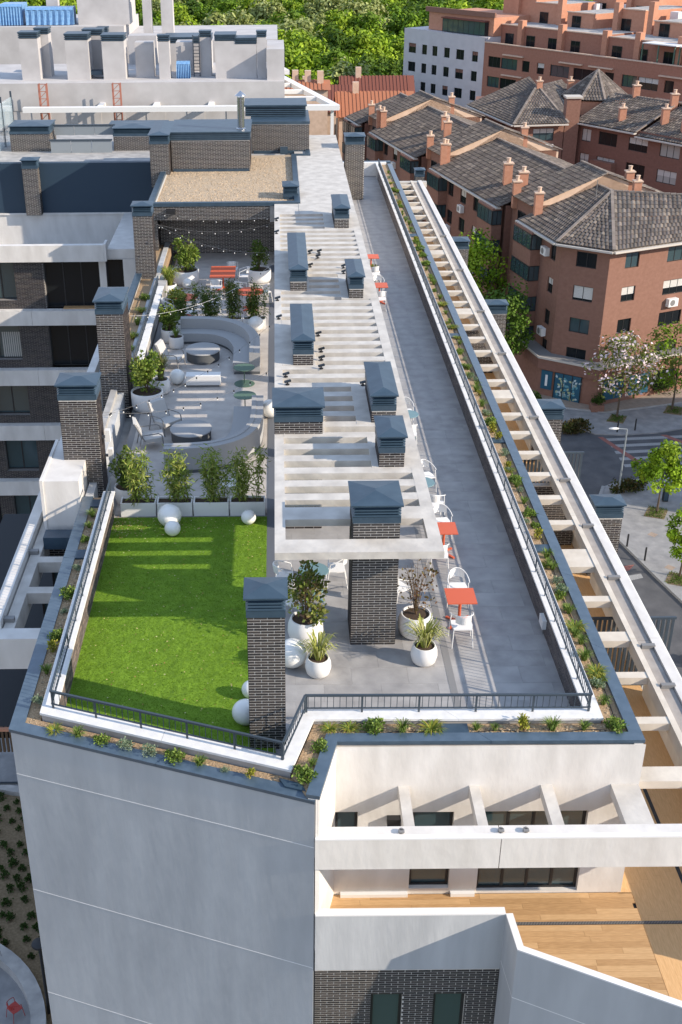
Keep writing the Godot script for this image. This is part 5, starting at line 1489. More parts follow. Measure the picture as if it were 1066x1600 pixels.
func dining() -> void:
	var gl := [Color(0.13, 0.19, 0.03), Color(0.19, 0.25, 0.05), Color(0.10, 0.14, 0.03), Color(0.26, 0.26, 0.08), Color(0.22, 0.15, 0.07)]
	potted("big white pot with a leafy green and brown shrub right of the near chimney", Vector3(0.55, 0, -21.9), 0.40, 0.58, bush_mesh(900, Vector3(0.48, 0.68, 0.48), 0.11, gl, 71, 22), "shrub")
	var yg := [Color(0.40, 0.40, 0.11), Color(0.28, 0.31, 0.07), Color(0.46, 0.44, 0.2)]
	potted("small white pot with yellow-green grass beside the big globe lamp", Vector3(0.79, 0, -20.6), 0.28, 0.42, tuft_mesh(110, 0.5, 0.5, 0.013, yg, 72), "grass", false, 1.0)
	potted("white pot with a bare twiggy shrub right of the tall chimney", Vector3(3.02, 0, -22.1), 0.40, 0.55, bush_mesh(170, Vector3(0.46, 0.72, 0.46), 0.085, [Color(0.10, 0.05, 0.03), Color(0.17, 0.09, 0.05), Color(0.2, 0.13, 0.06), Color(0.13, 0.14, 0.04)], 73, 20), "twigs")
	potted("small white pot with yellow-green grass in front of the twiggy shrub", Vector3(3.09, 0, -21.0), 0.29, 0.44, tuft_mesh(130, 0.55, 0.5, 0.013, yg, 74), "grass", false, 2.0)
	potted("small planter with green grass between the two far orange tables", Vector3(4.15, 0, -49.6), 0.3, 0.4, tuft_mesh(90, 0.3, 0.25, 0.012, gl, 75), "grass")
	var g := "orange square tables along the walkway"
	bistro_table("nearest orange square table beside the walkway", Vector3(4.06, 0, -22.5), M.orange, 0.66, g)
	bistro_table("second orange square table, at the pergola's front right corner", Vector3(4.1, 0, -25.7), M.orange, 0.62, g)
	bistro_table("third orange square table, far along beside the pergola", Vector3(4.13, 0, -46.4), M.orange, 0.66, g)
	bistro_table("farthest orange square table beside the walkway", Vector3(4.11, 0, -50.7), M.orange, 0.66, g)
	bistro_table("teal table half hidden by the pergola's right edge", Vector3(3.85, 0, -28.3), M.teal, 0.66, "teal tables", true)
	bistro_table("round teal table under the pergola's front left corner", Vector3(0.78, 0, -23.7), M.teal, 0.72, "teal tables", true)
	bistro_table("teal table at the walkway further along the pergola", Vector3(3.95, 0, -33.0), M.teal, 0.62, "teal tables", true)
	var w := [["white chair in front of the nearest orange table", 4.0, -21.75, PI], ["white chair behind the nearest orange table", 4.12, -23.35, 0.0], ["white chair in front of the second orange table", 3.88, -24.9, PI], ["white chair behind the second orange table", 4.15, -26.6, 0.1],
		["white chair before the teal table at the pergola's right edge", 4.1, -27.6, PI * 0.9], ["white chair behind the teal table at the pergola's right edge", 4.05, -29.3, 0.3], ["white chair at the round teal table, left side", 0.1, -23.9, PI / 2], ["white chair at the round teal table, right side", 1.35, -24.3, -PI / 2],
		["white chair by the far teal table, nearer side", 3.9, -32.2, PI], ["white chair by the far teal table, farther side", 3.95, -33.9, 0.0], ["white chair in front of the third orange table", 4.1, -45.5, PI], ["white chair at the back of the third orange table", 4.15, -47.3, 0.0], ["white chair in front of the farthest orange table", 4.1, -49.0, PI * 1.1], ["white chair beneath the front bay of the pergola, right of the tall chimney", 2.75, -23.4, 2.2], ["white chair beneath the front bay of the pergola, at its left corner", 0.35, -22.75, 2.6]]
	for q in w: bistro_chair(q[0], Vector3(q[1], 0, q[2]), q[3], M.white, "white chairs along the pergola")
	var s := thing("wall_box", "small white box fixed low on the right parapet of the walkway", "junction box", Vector3(5.9, 0.2, -22.0))
	part(s, "body", MB.new().bx(5.82, 5.91, 0.2, 0.42, -21.9, -22.25), M.white)
	part(s, "conduit", MB.new().bx(5.88, 5.91, 0.0, 0.2, -22.05, -22.08), M.frame_grey)

# ---------------------------------------------------------------- white building behind
func rear_building() -> void:
	var t := thing("white_building", "white rendered building with many tall roof stacks behind the roof terrace", "building", Vector3(-9, -22, -105))
	var g: Material = M.render_far
	part(t, "wall", MB.new().bx(-26, 0.7, -22, 1.6, -99.5, -112), g)
	part(t, "wall", MB.new().bx(-26, -14, -22, 4.25, -117, -130), g)
	part(t, "wall", MB.new().bx(-14, 0.2, -22, 3.1, -116, -130), g)
	var o := Vector3(-26, -2.2, -99.45)
	var holes := [Rect2(3.4, 0.2, 2.8, 1.5), Rect2(7.7, 0.2, 1.6, 1.5), Rect2(9.9, 0.6, 0.5, 1.0), Rect2(11.8, 0.2, 1.3, 1.5), Rect2(13.7, 0.2, 1.8, 1.5), Rect2(17.0, 0.2, 1.8, 1.5), Rect2(20.2, 0.2, 1.8, 1.5)]
	part(t, "upper_wall", MB.new().wall(o, Vector3.RIGHT, 26.7, 3.79, holes, 0.2), g)
	for h in holes: window(t, o, Vector3.RIGHT, h, 2 if h.size.x > 0.8 else 1, 0.18, null, M.glass_teal)
	# white frame
	var f := thing("white_pergola", "thin white roof frame running along the white building to a sharp corner", "roof frame", Vector3(-8, 0, -97))
	part(f, "front_beam", MB.new().bx(-20.0, 5.0, -0.25, 0.12, -96.8, -97.5), M.white)
	part(f, "slanted_beam", MB.new().prism(v2([Vector2(4.3, -97.5), Vector2(5.05, -97.0), Vector2(0.6, -115.4), Vector2(0.0, -115.2)]), -0.25, 0.13), M.white)
	for x in [-14.0, -9.6, -5.2]: part(f, "tie_beam", MB.new().bx(x - 0.22, x + 0.22, -0.22, 0.1, -97.5, -99.5), M.white)
	for q in [[3.3, -101.5], [2.3, -105.5], [1.3, -109.5]]: part(f, "tie_beam", MB.new().bx(-0.2, q[0], -0.22, 0.1, q[1], q[1] - 0.45), M.white)
	part(f, "post", MB.new().bx(4.35, 4.6, -3.2, -0.25, -97.4, -97.65), M.white)
	part(f, "slanted_beam", MB.new().prism(v2([Vector2(0.7, -117.0), Vector2(1.3, -117.0), Vector2(-6.8, -154.0), Vector2(-7.6, -154.0)]), -0.1, 0.3), M.white)
	# roof stacks: x0, x1, y0, top, z
	var st := [[-20.7, -19.2, 1.6, 4.75, -101.5, -103.0, 1], [-19.7, -18.6, 1.6, 4.9, -103.2, -104.6, 1], [-17.0, -15.15, 1.6, 4.6, -101.5, -103.5, 1], [-15.9, -14.3, 1.6, 4.7, -104.0, -105.5, 1], [-14.05, -12.25, 1.6, 4.5, -101.5, -103.5, 1], [-11.5, -10.0, 1.6, 4.3, -102.5, -104.0, 0], [-9.5, -8.6, 1.6, 4.45, -101.5, -102.6, 1], [-8.2, -6.9, 1.6, 4.2, -103.5, -105.5, 0], [-6.2, -5.3, 1.6, 4.6, -103.0, -104.0, 1], [-4.9, -3.25, 1.6, 4.45, -101.5, -104.0, 1], [-3.25, -1.55, 1.6, 4.2, -101.5, -103.5, 1], [-1.5, -0.75, 1.6, 4.7, -101.5, -102.4, 1], [-0.7, 0.7, 1.6, 3.95, -100.2, -107.0, 0],
		[-18.4, -13.6, 4.25, 6.9, -118.5, -124.0, 0], [-12.3, -11.5, 3.1, 7.2, -118.0, -119.0, 1], [-10.6, -9.5, 3.1, 7.2, -118.0, -119.3, 1], [-21.7, -20.6, 4.25, 7.3, -121.0, -122.0, 0], [-16.0, -15.1, 3.0, 4.0, -113.5, -114.5, 1], [-13.0, -10.5, 1.6, 4.0, -111.0, -113.0, 0], [-9.5, -5.5, 1.6, 3.8, -106.5, -110.0, 1]]
	for q in st:
		var s := part(t, "roof_stack", MB.new().bx(q[0], q[1], q[2], q[3], q[4], q[5]), g)
		if q[6] == 1:
			var b := MB.new()
			b.bx(q[0] + 0.05, q[1] - 0.05, q[3], q[3] + 0.42, q[4] - 0.05, q[5] + 0.05)
			part(s, "cap_core", b, M.slate_dark)
			for k in 3: part(s, "louvre_slat", MB.new().bx(q[0] - 0.03, q[1] + 0.03, q[3] + 0.05 + k * 0.14, q[3] + 0.13 + k * 0.14, q[4] + 0.03, q[5] - 0.03), M.slate)
			part(s, "cap_roof", MB.new().bx(q[0] - 0.06, q[1] + 0.06, q[3] + 0.43, q[3] + 0.5, q[4] + 0.06, q[5] - 0.06), M.slate)
	part(t, "roof_vent", MB.new().bx(-15.9, -14.2, 1.9, 2.2, -101.9, -103.0), M.slate)
	var wn := Vector3(-26, 1.6, -111.9)
	part(t, "recess_window", MB.new().bx(-18.6, -17.2, 2.3, 3.4, -116.9, -116.99), M.glass_dark)
	# ladder
	var ld := thing("roof_ladder", "dark caged ladder between the white roof stacks", "ladder", Vector3(-6.5, 1.6, -102.9))
	for x in [-6.75, -6.25]: part(ld, "rail", MB.new().bx(x - 0.04, x + 0.04, 1.6, 4.8, -102.8, -102.88), M.rail)
	for k in 12: part(ld, "rung", MB.new().bx(-6.72, -6.28, 1.8 + k * 0.26, 1.85 + k * 0.26, -102.82, -102.87), M.rail)
	# blue wrapped tanks
	for q in [["bright blue plastic tank between the white stacks", -8.1, -7.0, 1.6, 2.9, -101.6, -102.4, "water tank"], ["blue tarpaulin cover at the top left corner of the roofs", -25.6, -23.5, 4.3, 6.1, -118.0, -121.0, "tarpaulin"], ["long blue wrapped unit with folded sides at the top left", -23.2, -18.8, 4.3, 5.8, -118.0, -120.0, "tarpaulin"]]:
		var s := thing("blue_cover", q[0], q[7], Vector3((q[1] + q[2]) / 2, q[3], q[5]), "blue wrapped things on the white roofs")
		var b := MB.new()
		var n := 8
		for k in n:   # pleated wrap
			var x0: float = lerpf(q[1], q[2], float(k) / n); var x1: float = lerpf(q[1], q[2], float(k + 1) / n)
			var xm := (x0 + x1) / 2
			b.quad(Vector3(x0, q[3], q[5]), Vector3(xm, q[3], q[5] - 0.18), Vector3(xm, q[4] - 0.25, q[5] - 0.05), Vector3(x0, q[4] - 0.2, q[5]))
			b.quad(Vector3(xm, q[3], q[5] - 0.18), Vector3(x1, q[3], q[5]), Vector3(x1, q[4] - 0.2, q[5]), Vector3(xm, q[4] - 0.25, q[5] - 0.05))
			b.quad(Vector3(x0, q[4] - 0.2, q[5]), Vector3(x1, q[4] - 0.2, q[5]), Vector3(x1, q[4], q[5] - 0.35), Vector3(x0, q[4], q[5] - 0.35))
		part(s, "wrap_front", b, M.tarp)
		part(s, "wrap_body", MB.new().bx(q[1], q[2], q[3], q[4] - 0.01, q[5] - 0.36, q[6]), M.tarp)
	# red lattice hoists
	for q in [["left red lattice hoist standing before the white wall", -18.5], ["right red lattice hoist standing before the white wall", -12.65]]:
		var s := thing("lattice_hoist", q[0], "hoist", Vector3(q[1], -2, -97.9), "red lattice hoists")
		var m := flat(lin(0.40, 0.16, 0.11), 0.7)
		for e in [-0.3, 0.3]:
			part(s, "upright", MB.new().bx(q[1] + e - 0.04, q[1] + e + 0.04, -2.2, 1.75, -97.9, -97.98), m if true else M.white)
			part(s, "upright", MB.new().bx(q[1] + e - 0.04, q[1] + e + 0.04, -2.2, 1.75, -98.4, -98.48), m)
		for k in 7:
			part(s, "lattice_bar", MB.new().bar(Vector3(q[1] - 0.3, -2.1 + k * 0.55, -97.9), Vector3(q[1] + 0.3, -1.55 + k * 0.55, -97.9), 0.05, 0.05), m)
			part(s, "lattice_bar", MB.new().bar(Vector3(q[1] - 0.3, -1.55 + k * 0.55, -97.9), Vector3(q[1] + 0.3, -1.55 + k * 0.55, -97.9), 0.05, 0.05), m)

# ---------------------------------------------------------------- brick flats along the street
const FO := Vector3(22.4, 0, -91.2)
const FU := Vector3(-0.2165, 0, -0.976)
const FV := Vector3(0.976, 0, -0.2165)
func uvp(u: float, v: float, y: float) -> Vector3:
	return FO + FU * u + FV * v + UP * y

func balcony_bay(t: Node3D, u0: float, u1: float, v0: float, ys: Array, mat: Material) -> void:   # glazed bay standing out from the street front
	for y in ys:
		var P := v2([Vector2(uvp(u0, 0, 0).x, uvp(u0, 0, 0).z), Vector2(uvp(u0, v0, 0).x, uvp(u0, v0, 0).z), Vector2(uvp(u1, v0, 0).x, uvp(u1, v0, 0).z), Vector2(uvp(u1, 0, 0).x, uvp(u1, 0, 0).z)])
		var a := part(t, "balcony", MB.new().prism(P, y, y + 1.15), mat)
		part(a, "slab", MB.new().prism(P, y + 2.42, y + 2.6), mat)
		var o := uvp(u1, v0, y + 1.15)
		window(a, o, -FU, Rect2(0, 0, u1 - u0, 1.26), 4, 0.0, M.frame_dark, M.glass_teal)
		window(a, uvp(u0, v0, y + 1.15), FV, Rect2(0, 0, -v0, 1.26), 2, 0.0, M.frame_dark, M.glass_teal)

func gable_house(t: Node3D, u0: float, u1: float, yr: float, b: MB, ye := -9.25) -> void:   # roof with its ridge along the street
	var e := 0.45
	tiles(b, uvp(u1, -e, ye - 0.16), uvp(u0, -e, ye - 0.16), uvp(u0, 6.5, yr), uvp(u1, 6.5, yr))
	tiles(b, uvp(u0, 13.4, ye - 0.1), uvp(u1, 13.4, ye - 0.1), uvp(u1, 6.5, yr), uvp(u0, 6.5, yr))
	ridge(b, uvp(u0, 6.5, yr), uvp(u1, 6.5, yr))

func street_row() -> void:
	var ye := -9.25
	# corner house
	var t := thing("corner_block", "red brick corner block with chamfered corner, shop and dark tiled hip roof", "building", uvp(0, 0, -22), "brick flats along the street")
	var c0 := uvp(7.6, 0, 0); var c1 := uvp(0, 0, 0); var c2 := Vector3(25.64, 0, -88.99); var c3 := Vector3(35.5, 0, -93.4)
	var hgt := ye + 22.0
	var y0 := Vector3(0, -22, 0)
	var dl := c0.distance_to(c1); var dc := c1.distance_to(c2); var dr := c2.distance_to(c3)
	var ul := (c1 - c0).normalized(); var uc := (c2 - c1).normalized(); var ur := (c3 - c2).normalized()
	var yw := [9.9, 7.3, 4.75, 2.3 + 0.0]   # sills over the ground, four storeys... upper first
	yw = [10.75, 8.05, 5.4, 2.9]
	var hl := []
	for y in yw: hl.append(Rect2(5.6, y, 1.0, 1.25))
	hl.append(Rect2(3.0, 0.9, 0.9, 1.0)); hl.append(Rect2(5.1, 0.9, 0.9, 1.0))
	part(t, "wall", MB.new().wall(c0 + y0, ul, dl, hgt, hl, 0.2), M.redbrick)
	for k in hl.size(): window(t, c0 + y0, ul, hl[k], 2, 0.15, null, M.glass_dark, 0.4 if k == 1 else 0.0)
	var hc := []
	for y in yw: hc.append(Rect2(dc * 0.42 - 0.4, y + 0.1, 1.65, 1.2))
	part(t, "wall", MB.new().wall(c1 + y0, uc, dc, hgt, hc, 0.2), M.redbrick)
	for k in hc.size(): window(t, c1 + y0, uc, hc[k], 2, 0.15, null, M.glass_dark if k != 2 else M.glass_teal, [0.0, 0.85, 0.0, 0.0][k])
	var hr := []
	for y in yw:
		hr.append(Rect2(1.55, y + 0.1, 1.35, 1.2)); hr.append(Rect2(5.7, y + 0.1, 2.3, 1.2))
	part(t, "wall", MB.new().wall(c2 + y0, ur, dr, hgt, hr, 0.2), M.redbrick)
	for k in hr.size(): window(t, c2 + y0, ur, hr[k], 2 if k % 2 == 0 else 3, 0.15, null, M.glass_teal if k in [0, 1] else M.glass_dark, [0.0, 0.0, 0.5, 0.55, 0.0, 0.0, 0.0, 0.0][k])
	balcony_bay(t, 3.8, 7.4, -0.9, [-12.15, -14.75, -17.35, -19.9], M.redbrick)
	ac_unit(t, c0 + y0, ul, 4.55, 10.9); ac_unit(t, c0 + y0, ul, 5.3, 4.4)
	ac_unit(t, c2 + y0, ur, 1.6, 4.6); ac_unit(t, c2 + y0, ur, 6.2, 7.2)
	var e := uvp(7.6, 13, 0)
	part(t, "rear_core", MB.new().prism(v2([Vector2(c0.x, c0.z) + Vector2(0.4, 0.1), Vector2(c1.x, c1.z) + Vector2(0.4, -0.1), Vector2(c2.x, c2.z) + Vector2(0, -0.4), Vector2(c3.x, c3.z) + Vector2(0, -0.4), Vector2(uvp(2, 16, 0).x, uvp(2, 16, 0).z), Vector2(e.x, e.z)]), -22, ye), M.redbrick_b)
	# roof: left slope, chamfer, right slope, with hips
	var ap := uvp(5.2, 6.5, -7.0); var rb := uvp(7.7, 6.5, -7.0)
	var b := MB.new()
	var ea := uvp(7.7, -0.5, ye - 0.16); var eb := uvp(-0.1, -0.55, ye - 0.16); var ec := c2 + Vector3(0.05, ye - 0.16, 0.6); var ed := c3 + ur * 1.0 + Vector3(0.25, ye - 0.16, 0.55)
	tiles(b, ea, eb, ap, rb)
	tiles(b, eb, ec, ap, ap)
	tiles(b, ec, ed, uvp(0.5, 15.0, -7.0), ap)
	tiles(b, uvp(5.2, 15.0, ye), uvp(7.7, 13.0, ye), rb, ap)
	ridge(b, eb, ap); ridge(b, ec, ap); ridge(b, ap, uvp(0.5, 15.0, -7.0)); ridge(b, ap, rb)
	var rf := part(t, "roof", b, M.vmatte)
	var ev := MB.new()
	for q in [[ea, eb], [eb, ec], [ec, ed]]: ev.bar(q[0] - UP * 0.12, q[1] - UP * 0.12, 0.5, 0.14)
	part(t, "eaves", ev, M.eave)
	red_chimney(t, uvp(5.0, 8.6, -7.3), 1.2)
	part(t, "aerial", MB.new().tube([uvp(5, 5.0, -7.8), uvp(5, 5.0, -5.9)], 0.04, 0.03, 5), M.frame_grey)
	# shop front
	var sg := thing("shop_front", "ground-floor shop with blue windows and a low brick apron around the corner", "shop", c1 + y0)
	var ln := [Vector2(c0.x, c0.z).lerp(Vector2(c1.x, c1.z), 0.45), Vector2(c1.x, c1.z), Vector2(c2.x, c2.z), Vector2(c3.x, c3.z)]
	var so := offset_line(ln, -1.3)
	for k in 3:
		var P := v2([ln[k], ln[k + 1], so[k + 1], so[k]])
		part(sg, "canopy", MB.new().prism(P, -18.75, -18.6), M.frame_grey)
		part(sg, "fascia", MB.new().prism(v2([so[k], so[k + 1], so[k + 1].lerp(ln[k + 1], 0.12), so[k].lerp(ln[k], 0.12)]), -19.6, -18.75), M.redbrick_b)
		part(sg, "canopy_edge", MB.new().prism(v2([so[k] + (so[k] - ln[k]) * 0.06, so[k + 1] + (so[k + 1] - ln[k + 1]) * 0.06, so[k + 1], so[k]]), -18.72, -18.55), M.eave)
	var sc := c1 + uc * -0.3 + Vector3(-0.55, 0, 0.75) * 1.25
	var body := MB.new()
	for k in 2: body.prism(v2([ln[k], ln[k + 1], so[k + 1].lerp(ln[k + 1], 0.15), so[k].lerp(ln[k], 0.15)]), -22, -19.6)
	body.prism(v2([ln[2], ln[3], so[3].lerp(ln[3], 0.15), so[2].lerp(ln[2], 0.15)]), -22, -19.6)
	part(sg, "shop_wall", body, M.redbrick)
	var q0 := Vector3(so[1].lerp(ln[1], 0.13).x, 0, so[1].lerp(ln[1], 0.13).y); var q1 := Vector3(so[2].lerp(ln[2], 0.13).x, 0, so[2].lerp(ln[2], 0.13).y)
	var qu := (q1 - q0).normalized(); var qn := qu.cross(UP)
	var so0 := q0 + y0 + qn * 0.03
	var pst := part(sg, "poster_panel", MB.new().obox(so0 + qu * 0.25 + UP * 0.7, qu * 0.95, UP * 1.6, qn * 0.04), M.signblue)
	part(pst, "poster_figure", MB.new().obox(so0 + qu * 0.62 + UP * 1.0 + qn * 0.045, qu * 0.2, UP * 0.95, qn * 0.01), M.white)
	var dr2 := part(sg, "shop_window", MB.new().obox(so0 + qu * 1.4 + UP * 0.05, qu * 2.3, UP * 2.25, qn * 0.04), M.signblue)
	for k in 4: part(dr2, "mullion", MB.new().obox(so0 + qu * (1.38 + k * 0.75) + UP * 0.05 + qn * 0.04, qu * 0.06, UP * 2.25, qn * 0.03), M.frame_dark)
	rng.seed = 404
	var gf := MB.new(); gf.use_col = true
	for k in 60:   # pale leaf-like print on the shop window
		var a := rng.randf() * TAU
		var p := so0 + qu * rng.randf_range(1.55, 3.5) + UP * rng.randf_range(0.3, 1.9) + qn * 0.047
		gf.col = [Color(0.5, 0.6, 0.6), Color(0.15, 0.35, 0.4), Color(0.45, 0.5, 0.3)][k % 3]
		leaf(gf, p, qu * cos(a) + UP * sin(a), -qu * sin(a) + UP * cos(a), 0.32, 0.1)
	part(dr2, "window_print", gf, M.vmatte, "stuff")
	part(sg, "sign_board", MB.new().obox(so0 + qu * 0.2 + UP * 2.42 - qn * 0.02, qu * 3.4, UP * 0.3, qn * 0.06), M.eave)
	var u2 := (Vector3(so[3].x, 0, so[3].y) - Vector3(so[2].x, 0, so[2].y)).normalized()
	for k in 3: part(sg, "shop_window", MB.new().obox(q1 + y0 + u2 * (0.6 + k * 2.6) + UP * 0.5 + u2.cross(UP) * 0.0, u2 * 2.0, UP * 1.7, u2.cross(UP) * 0.06), M.signblue if k < 2 else M.glass_dark)
	# the two long houses behind, with raised stair bays between
	for q in [[12.2, 29.8, "first long brick house behind the corner block, with tiled roof and glazed bays"], [34.8, 51.0, "second long brick house up the street, with tiled roof and three chimneys"], [55.8, 61.5, "third brick house up the street with small greyish roof"]]:
		var h := thing("brick_house", q[2], "building", uvp(q[0], 0, -22), "brick flats along the street")
		var a: float = q[0]; var z: float = q[1]
		var w := z - a
		var o := uvp(z, 0, -22)
		var ho := []
		for y in yw:
			var x := 3.9
			while x < w - 2.0:
				ho.append(Rect2(x, y, 1.5, 1.3)); x += 3.4
		part(h, "wall", MB.new().wall(o, -FU, w, hgt, ho, 0.2), M.redbrick_b)
		for k in ho.size():
			window(h, o, -FU, ho[k], 2, 0.15, null, M.glass_dark, [0.0, 0.5, 0.0, 0.3, 0.0][k % 5])
			if k % 3 == 1: ac_unit(h, o, -FU, ho[k].position.x + 0.3, ho[k].position.y - 0.8)
		part(h, "core", MB.new().prism(v2([Vector2(uvp(a, 0.3, 0).x, uvp(a, 0.3, 0).z), Vector2(uvp(z, 0.3, 0).x, uvp(z, 0.3, 0).z), Vector2(uvp(z, 13, 0).x, uvp(z, 13, 0).z), Vector2(uvp(a, 13, 0).x, uvp(a, 13, 0).z)]), -22, ye - 0.1), M.redbrick_b)
		for s in [a + 0.1, z - 3.6]: balcony_bay(h, s, s + 3.4, -0.9, [-12.15, -14.75, -17.35, -19.9], M.redbrick)
		var rb2 := MB.new()
		gable_house(h, a - 0.1, z + 0.1, -7.0, rb2)
		part(h, "roof", rb2, M.vmatte)
		part(h, "eaves", MB.new().bar(uvp(a, -0.42, ye - 0.28), uvp(z, -0.42, ye - 0.28), 0.5, 0.14), M.eave)
		if a < 20:
			red_chimney(h, uvp(16.8, 2.2, -8.4), 1.9, 0.9); red_chimney(h, uvp(12.9, 2.0, -8.4), 1.9, 0.9); red_chimney(h, uvp(29.2, 0.6, -8.6), 1.7, 0.8)
		elif a < 50:
			red_chimney(h, uvp(40.2, 4.6, -8.0), 1.9, 0.9); red_chimney(h, uvp(36.6, 3.6, -8.0), 1.9, 0.9); red_chimney(h, uvp(51.0, 0.6, -8.6), 1.7, 0.8)
	for q in [[7.6, 12.2, "raised stair bay with pink plastered gable between corner block and first house"], [29.8, 34.8, "raised stair bay with pink plastered gable between the first and second houses"], [51.0, 55.8, "raised stair bay with pink plastered gable beyond the second house"]]:
		var h := thing("stair_bay", q[2], "building", uvp(q[0], 1, -22), "raised stair bays of the brick flats")
		var a: float = q[0]; var z: float = q[1]
		var yl := -8.25; var yt := -6.0
		part(h, "wall", MB.new().prism(v2([Vector2(uvp(a, 0.9, 0).x, uvp(a, 0.9, 0).z), Vector2(uvp(z, 0.9, 0).x, uvp(z, 0.9, 0).z), Vector2(uvp(z, 13, 0).x, uvp(z, 13, 0).z), Vector2(uvp(a, 13, 0).x, uvp(a, 13, 0).z)]), -22, yl - 0.1), M.redbrick)
		for y in [-10.6, -13.2, -15.8]: window(h, uvp(z, 0.88, y), -FU, Rect2(1.4, 0, 1.5, 1.2), 2, -0.02)
		var g := MB.new()
		for s in [a, z - 0.01]: g.box8([uvp(s, 0.9, yl - 0.2), uvp(s, 13.2, yl - 0.2), uvp(s + 0.25, 13.2, yl - 0.2), uvp(s + 0.25, 0.9, yl - 0.2), uvp(s, 0.9, yl - 0.1), uvp(s, 13.2, yl - 0.1), uvp(s + 0.25, 13.2, yl - 0.1), uvp(s + 0.25, 0.9, yl - 0.1)])
		for s in [a, z]:
			var p := uvp(s, 0.9, yl - 1.2); var r := uvp(s, 7.1, yt - 0.06); var w := uvp(s, 13.2, yl - 1.2)
			g.tri(p, w, r); g.tri(w, p, r); g.quad(p, w, uvp(s, 13.2, yl - 0.05), uvp(s, 0.9, yl - 0.05)); g.tri(uvp(s, 0.9, yl - 0.05), uvp(s, 13.2, yl - 0.05), r)
		part(h, "gable", g, M.pink)
		var rb3 := MB.new()
		tiles(rb3, uvp(z + 0.25, 0.5, yl - 0.12), uvp(a - 0.25, 0.5, yl - 0.12), uvp(a - 0.25, 7.1, yt), uvp(z + 0.25, 7.1, yt))
		tiles(rb3, uvp(a - 0.25, 13.5, yl - 0.12), uvp(z + 0.25, 13.5, yl - 0.12), uvp(z + 0.25, 7.1, yt), uvp(a - 0.25, 7.1, yt))
		ridge(rb3, uvp(a - 0.2, 7.1, yt), uvp(z + 0.2, 7.1, yt))
		part(h, "roof", rb3, M.vmatte)
		red_chimney(h, uvp(a - 0.6, 0.9, -8.6), 1.6, 0.8); red_chimney(h, uvp(z - 0.6, 0.9, -8.6), 1.6, 0.8)
		red_chimney(h, uvp(a + 0.3, 9.4, -7.4), 1.5, 0.8)
	# older houses with red and terracotta roofs at the end of the street
	for q in [["old house with dark red roof beyond the white building's corner", Vector3(6.5, -22, -176), 9.0, 9.0, 10.0, 3.0, "redroof"], ["old house with bright terracotta roof behind the tiled flats", Vector3(13.0, -22, -163), 9.6, 8.0, 11.3, 2.6, "terracotta"], ["old house with long red roof next to the terracotta one", Vector3(14.5, -22, -179), 10.0, 8.5, 10.8, 3.0, "redroof"], ["pale cream house with several chimneys beside the white building", Vector3(3.8, -22, -160), 5.6, 6.0, 15.0, 0.8, "terracotta"]]:
		var h := thing("old_house", q[0], "house", q[1], "old houses at the end of the street")
		var p: Vector3 = q[1]; var w: float = q[2] / 2; var d: float = q[3] / 2; var y: float = p.y + q[4]
		part(h, "wall", MB.new().bx(p.x - w, p.x + w, p.y, y, p.z - d, p.z + d), M.pink)
		for k in 3:
			for s in 3: window(h, Vector3(p.x - w, p.y, p.z + d + 0.02), Vector3.RIGHT, Rect2(0.8 + k * (w * 0.62), 1.2 + s * 2.9, 1.0, 1.4), 2, -0.02)
		var r := MB.new()
		r.quad(Vector3(p.x - w - 0.4, y, p.z + d + 0.4), Vector3(p.x + w + 0.4, y, p.z + d + 0.4), Vector3(p.x + w + 0.4, y + q[5], p.z), Vector3(p.x - w - 0.4, y + q[5], p.z))
		r.quad(Vector3(p.x + w + 0.4, y, p.z - d - 0.4), Vector3(p.x - w - 0.4, y, p.z - d - 0.4), Vector3(p.x - w - 0.4, y + q[5], p.z), Vector3(p.x + w + 0.4, y + q[5], p.z))
		for s in [-1.0, 1.0]: r.tri(Vector3(p.x + s * (w + 0.1), y, p.z - d), Vector3(p.x + s * (w + 0.1), y, p.z + d), Vector3(p.x + s * (w + 0.1), y + q[5], p.z))
		for k in int(w * 2 / 0.5):
			var x := p.x - w + k * 0.5
			r.bar(Vector3(x, y + 0.03, p.z + d + 0.4), Vector3(x, y + q[5] + 0.03, p.z), 0.22, 0.1)
		part(h, "roof", r, M[q[6]])
		for k in (3 if w < 4 else 1): part(h, "chimney", MB.new().bx(p.x - w * 0.6 + k * 1.6, p.x - w * 0.6 + k * 1.6 + 0.8, y, y + q[5] + 1.2, p.z - 0.4 + k * 0.5, p.z + 0.4 + k * 0.5), M.pink)

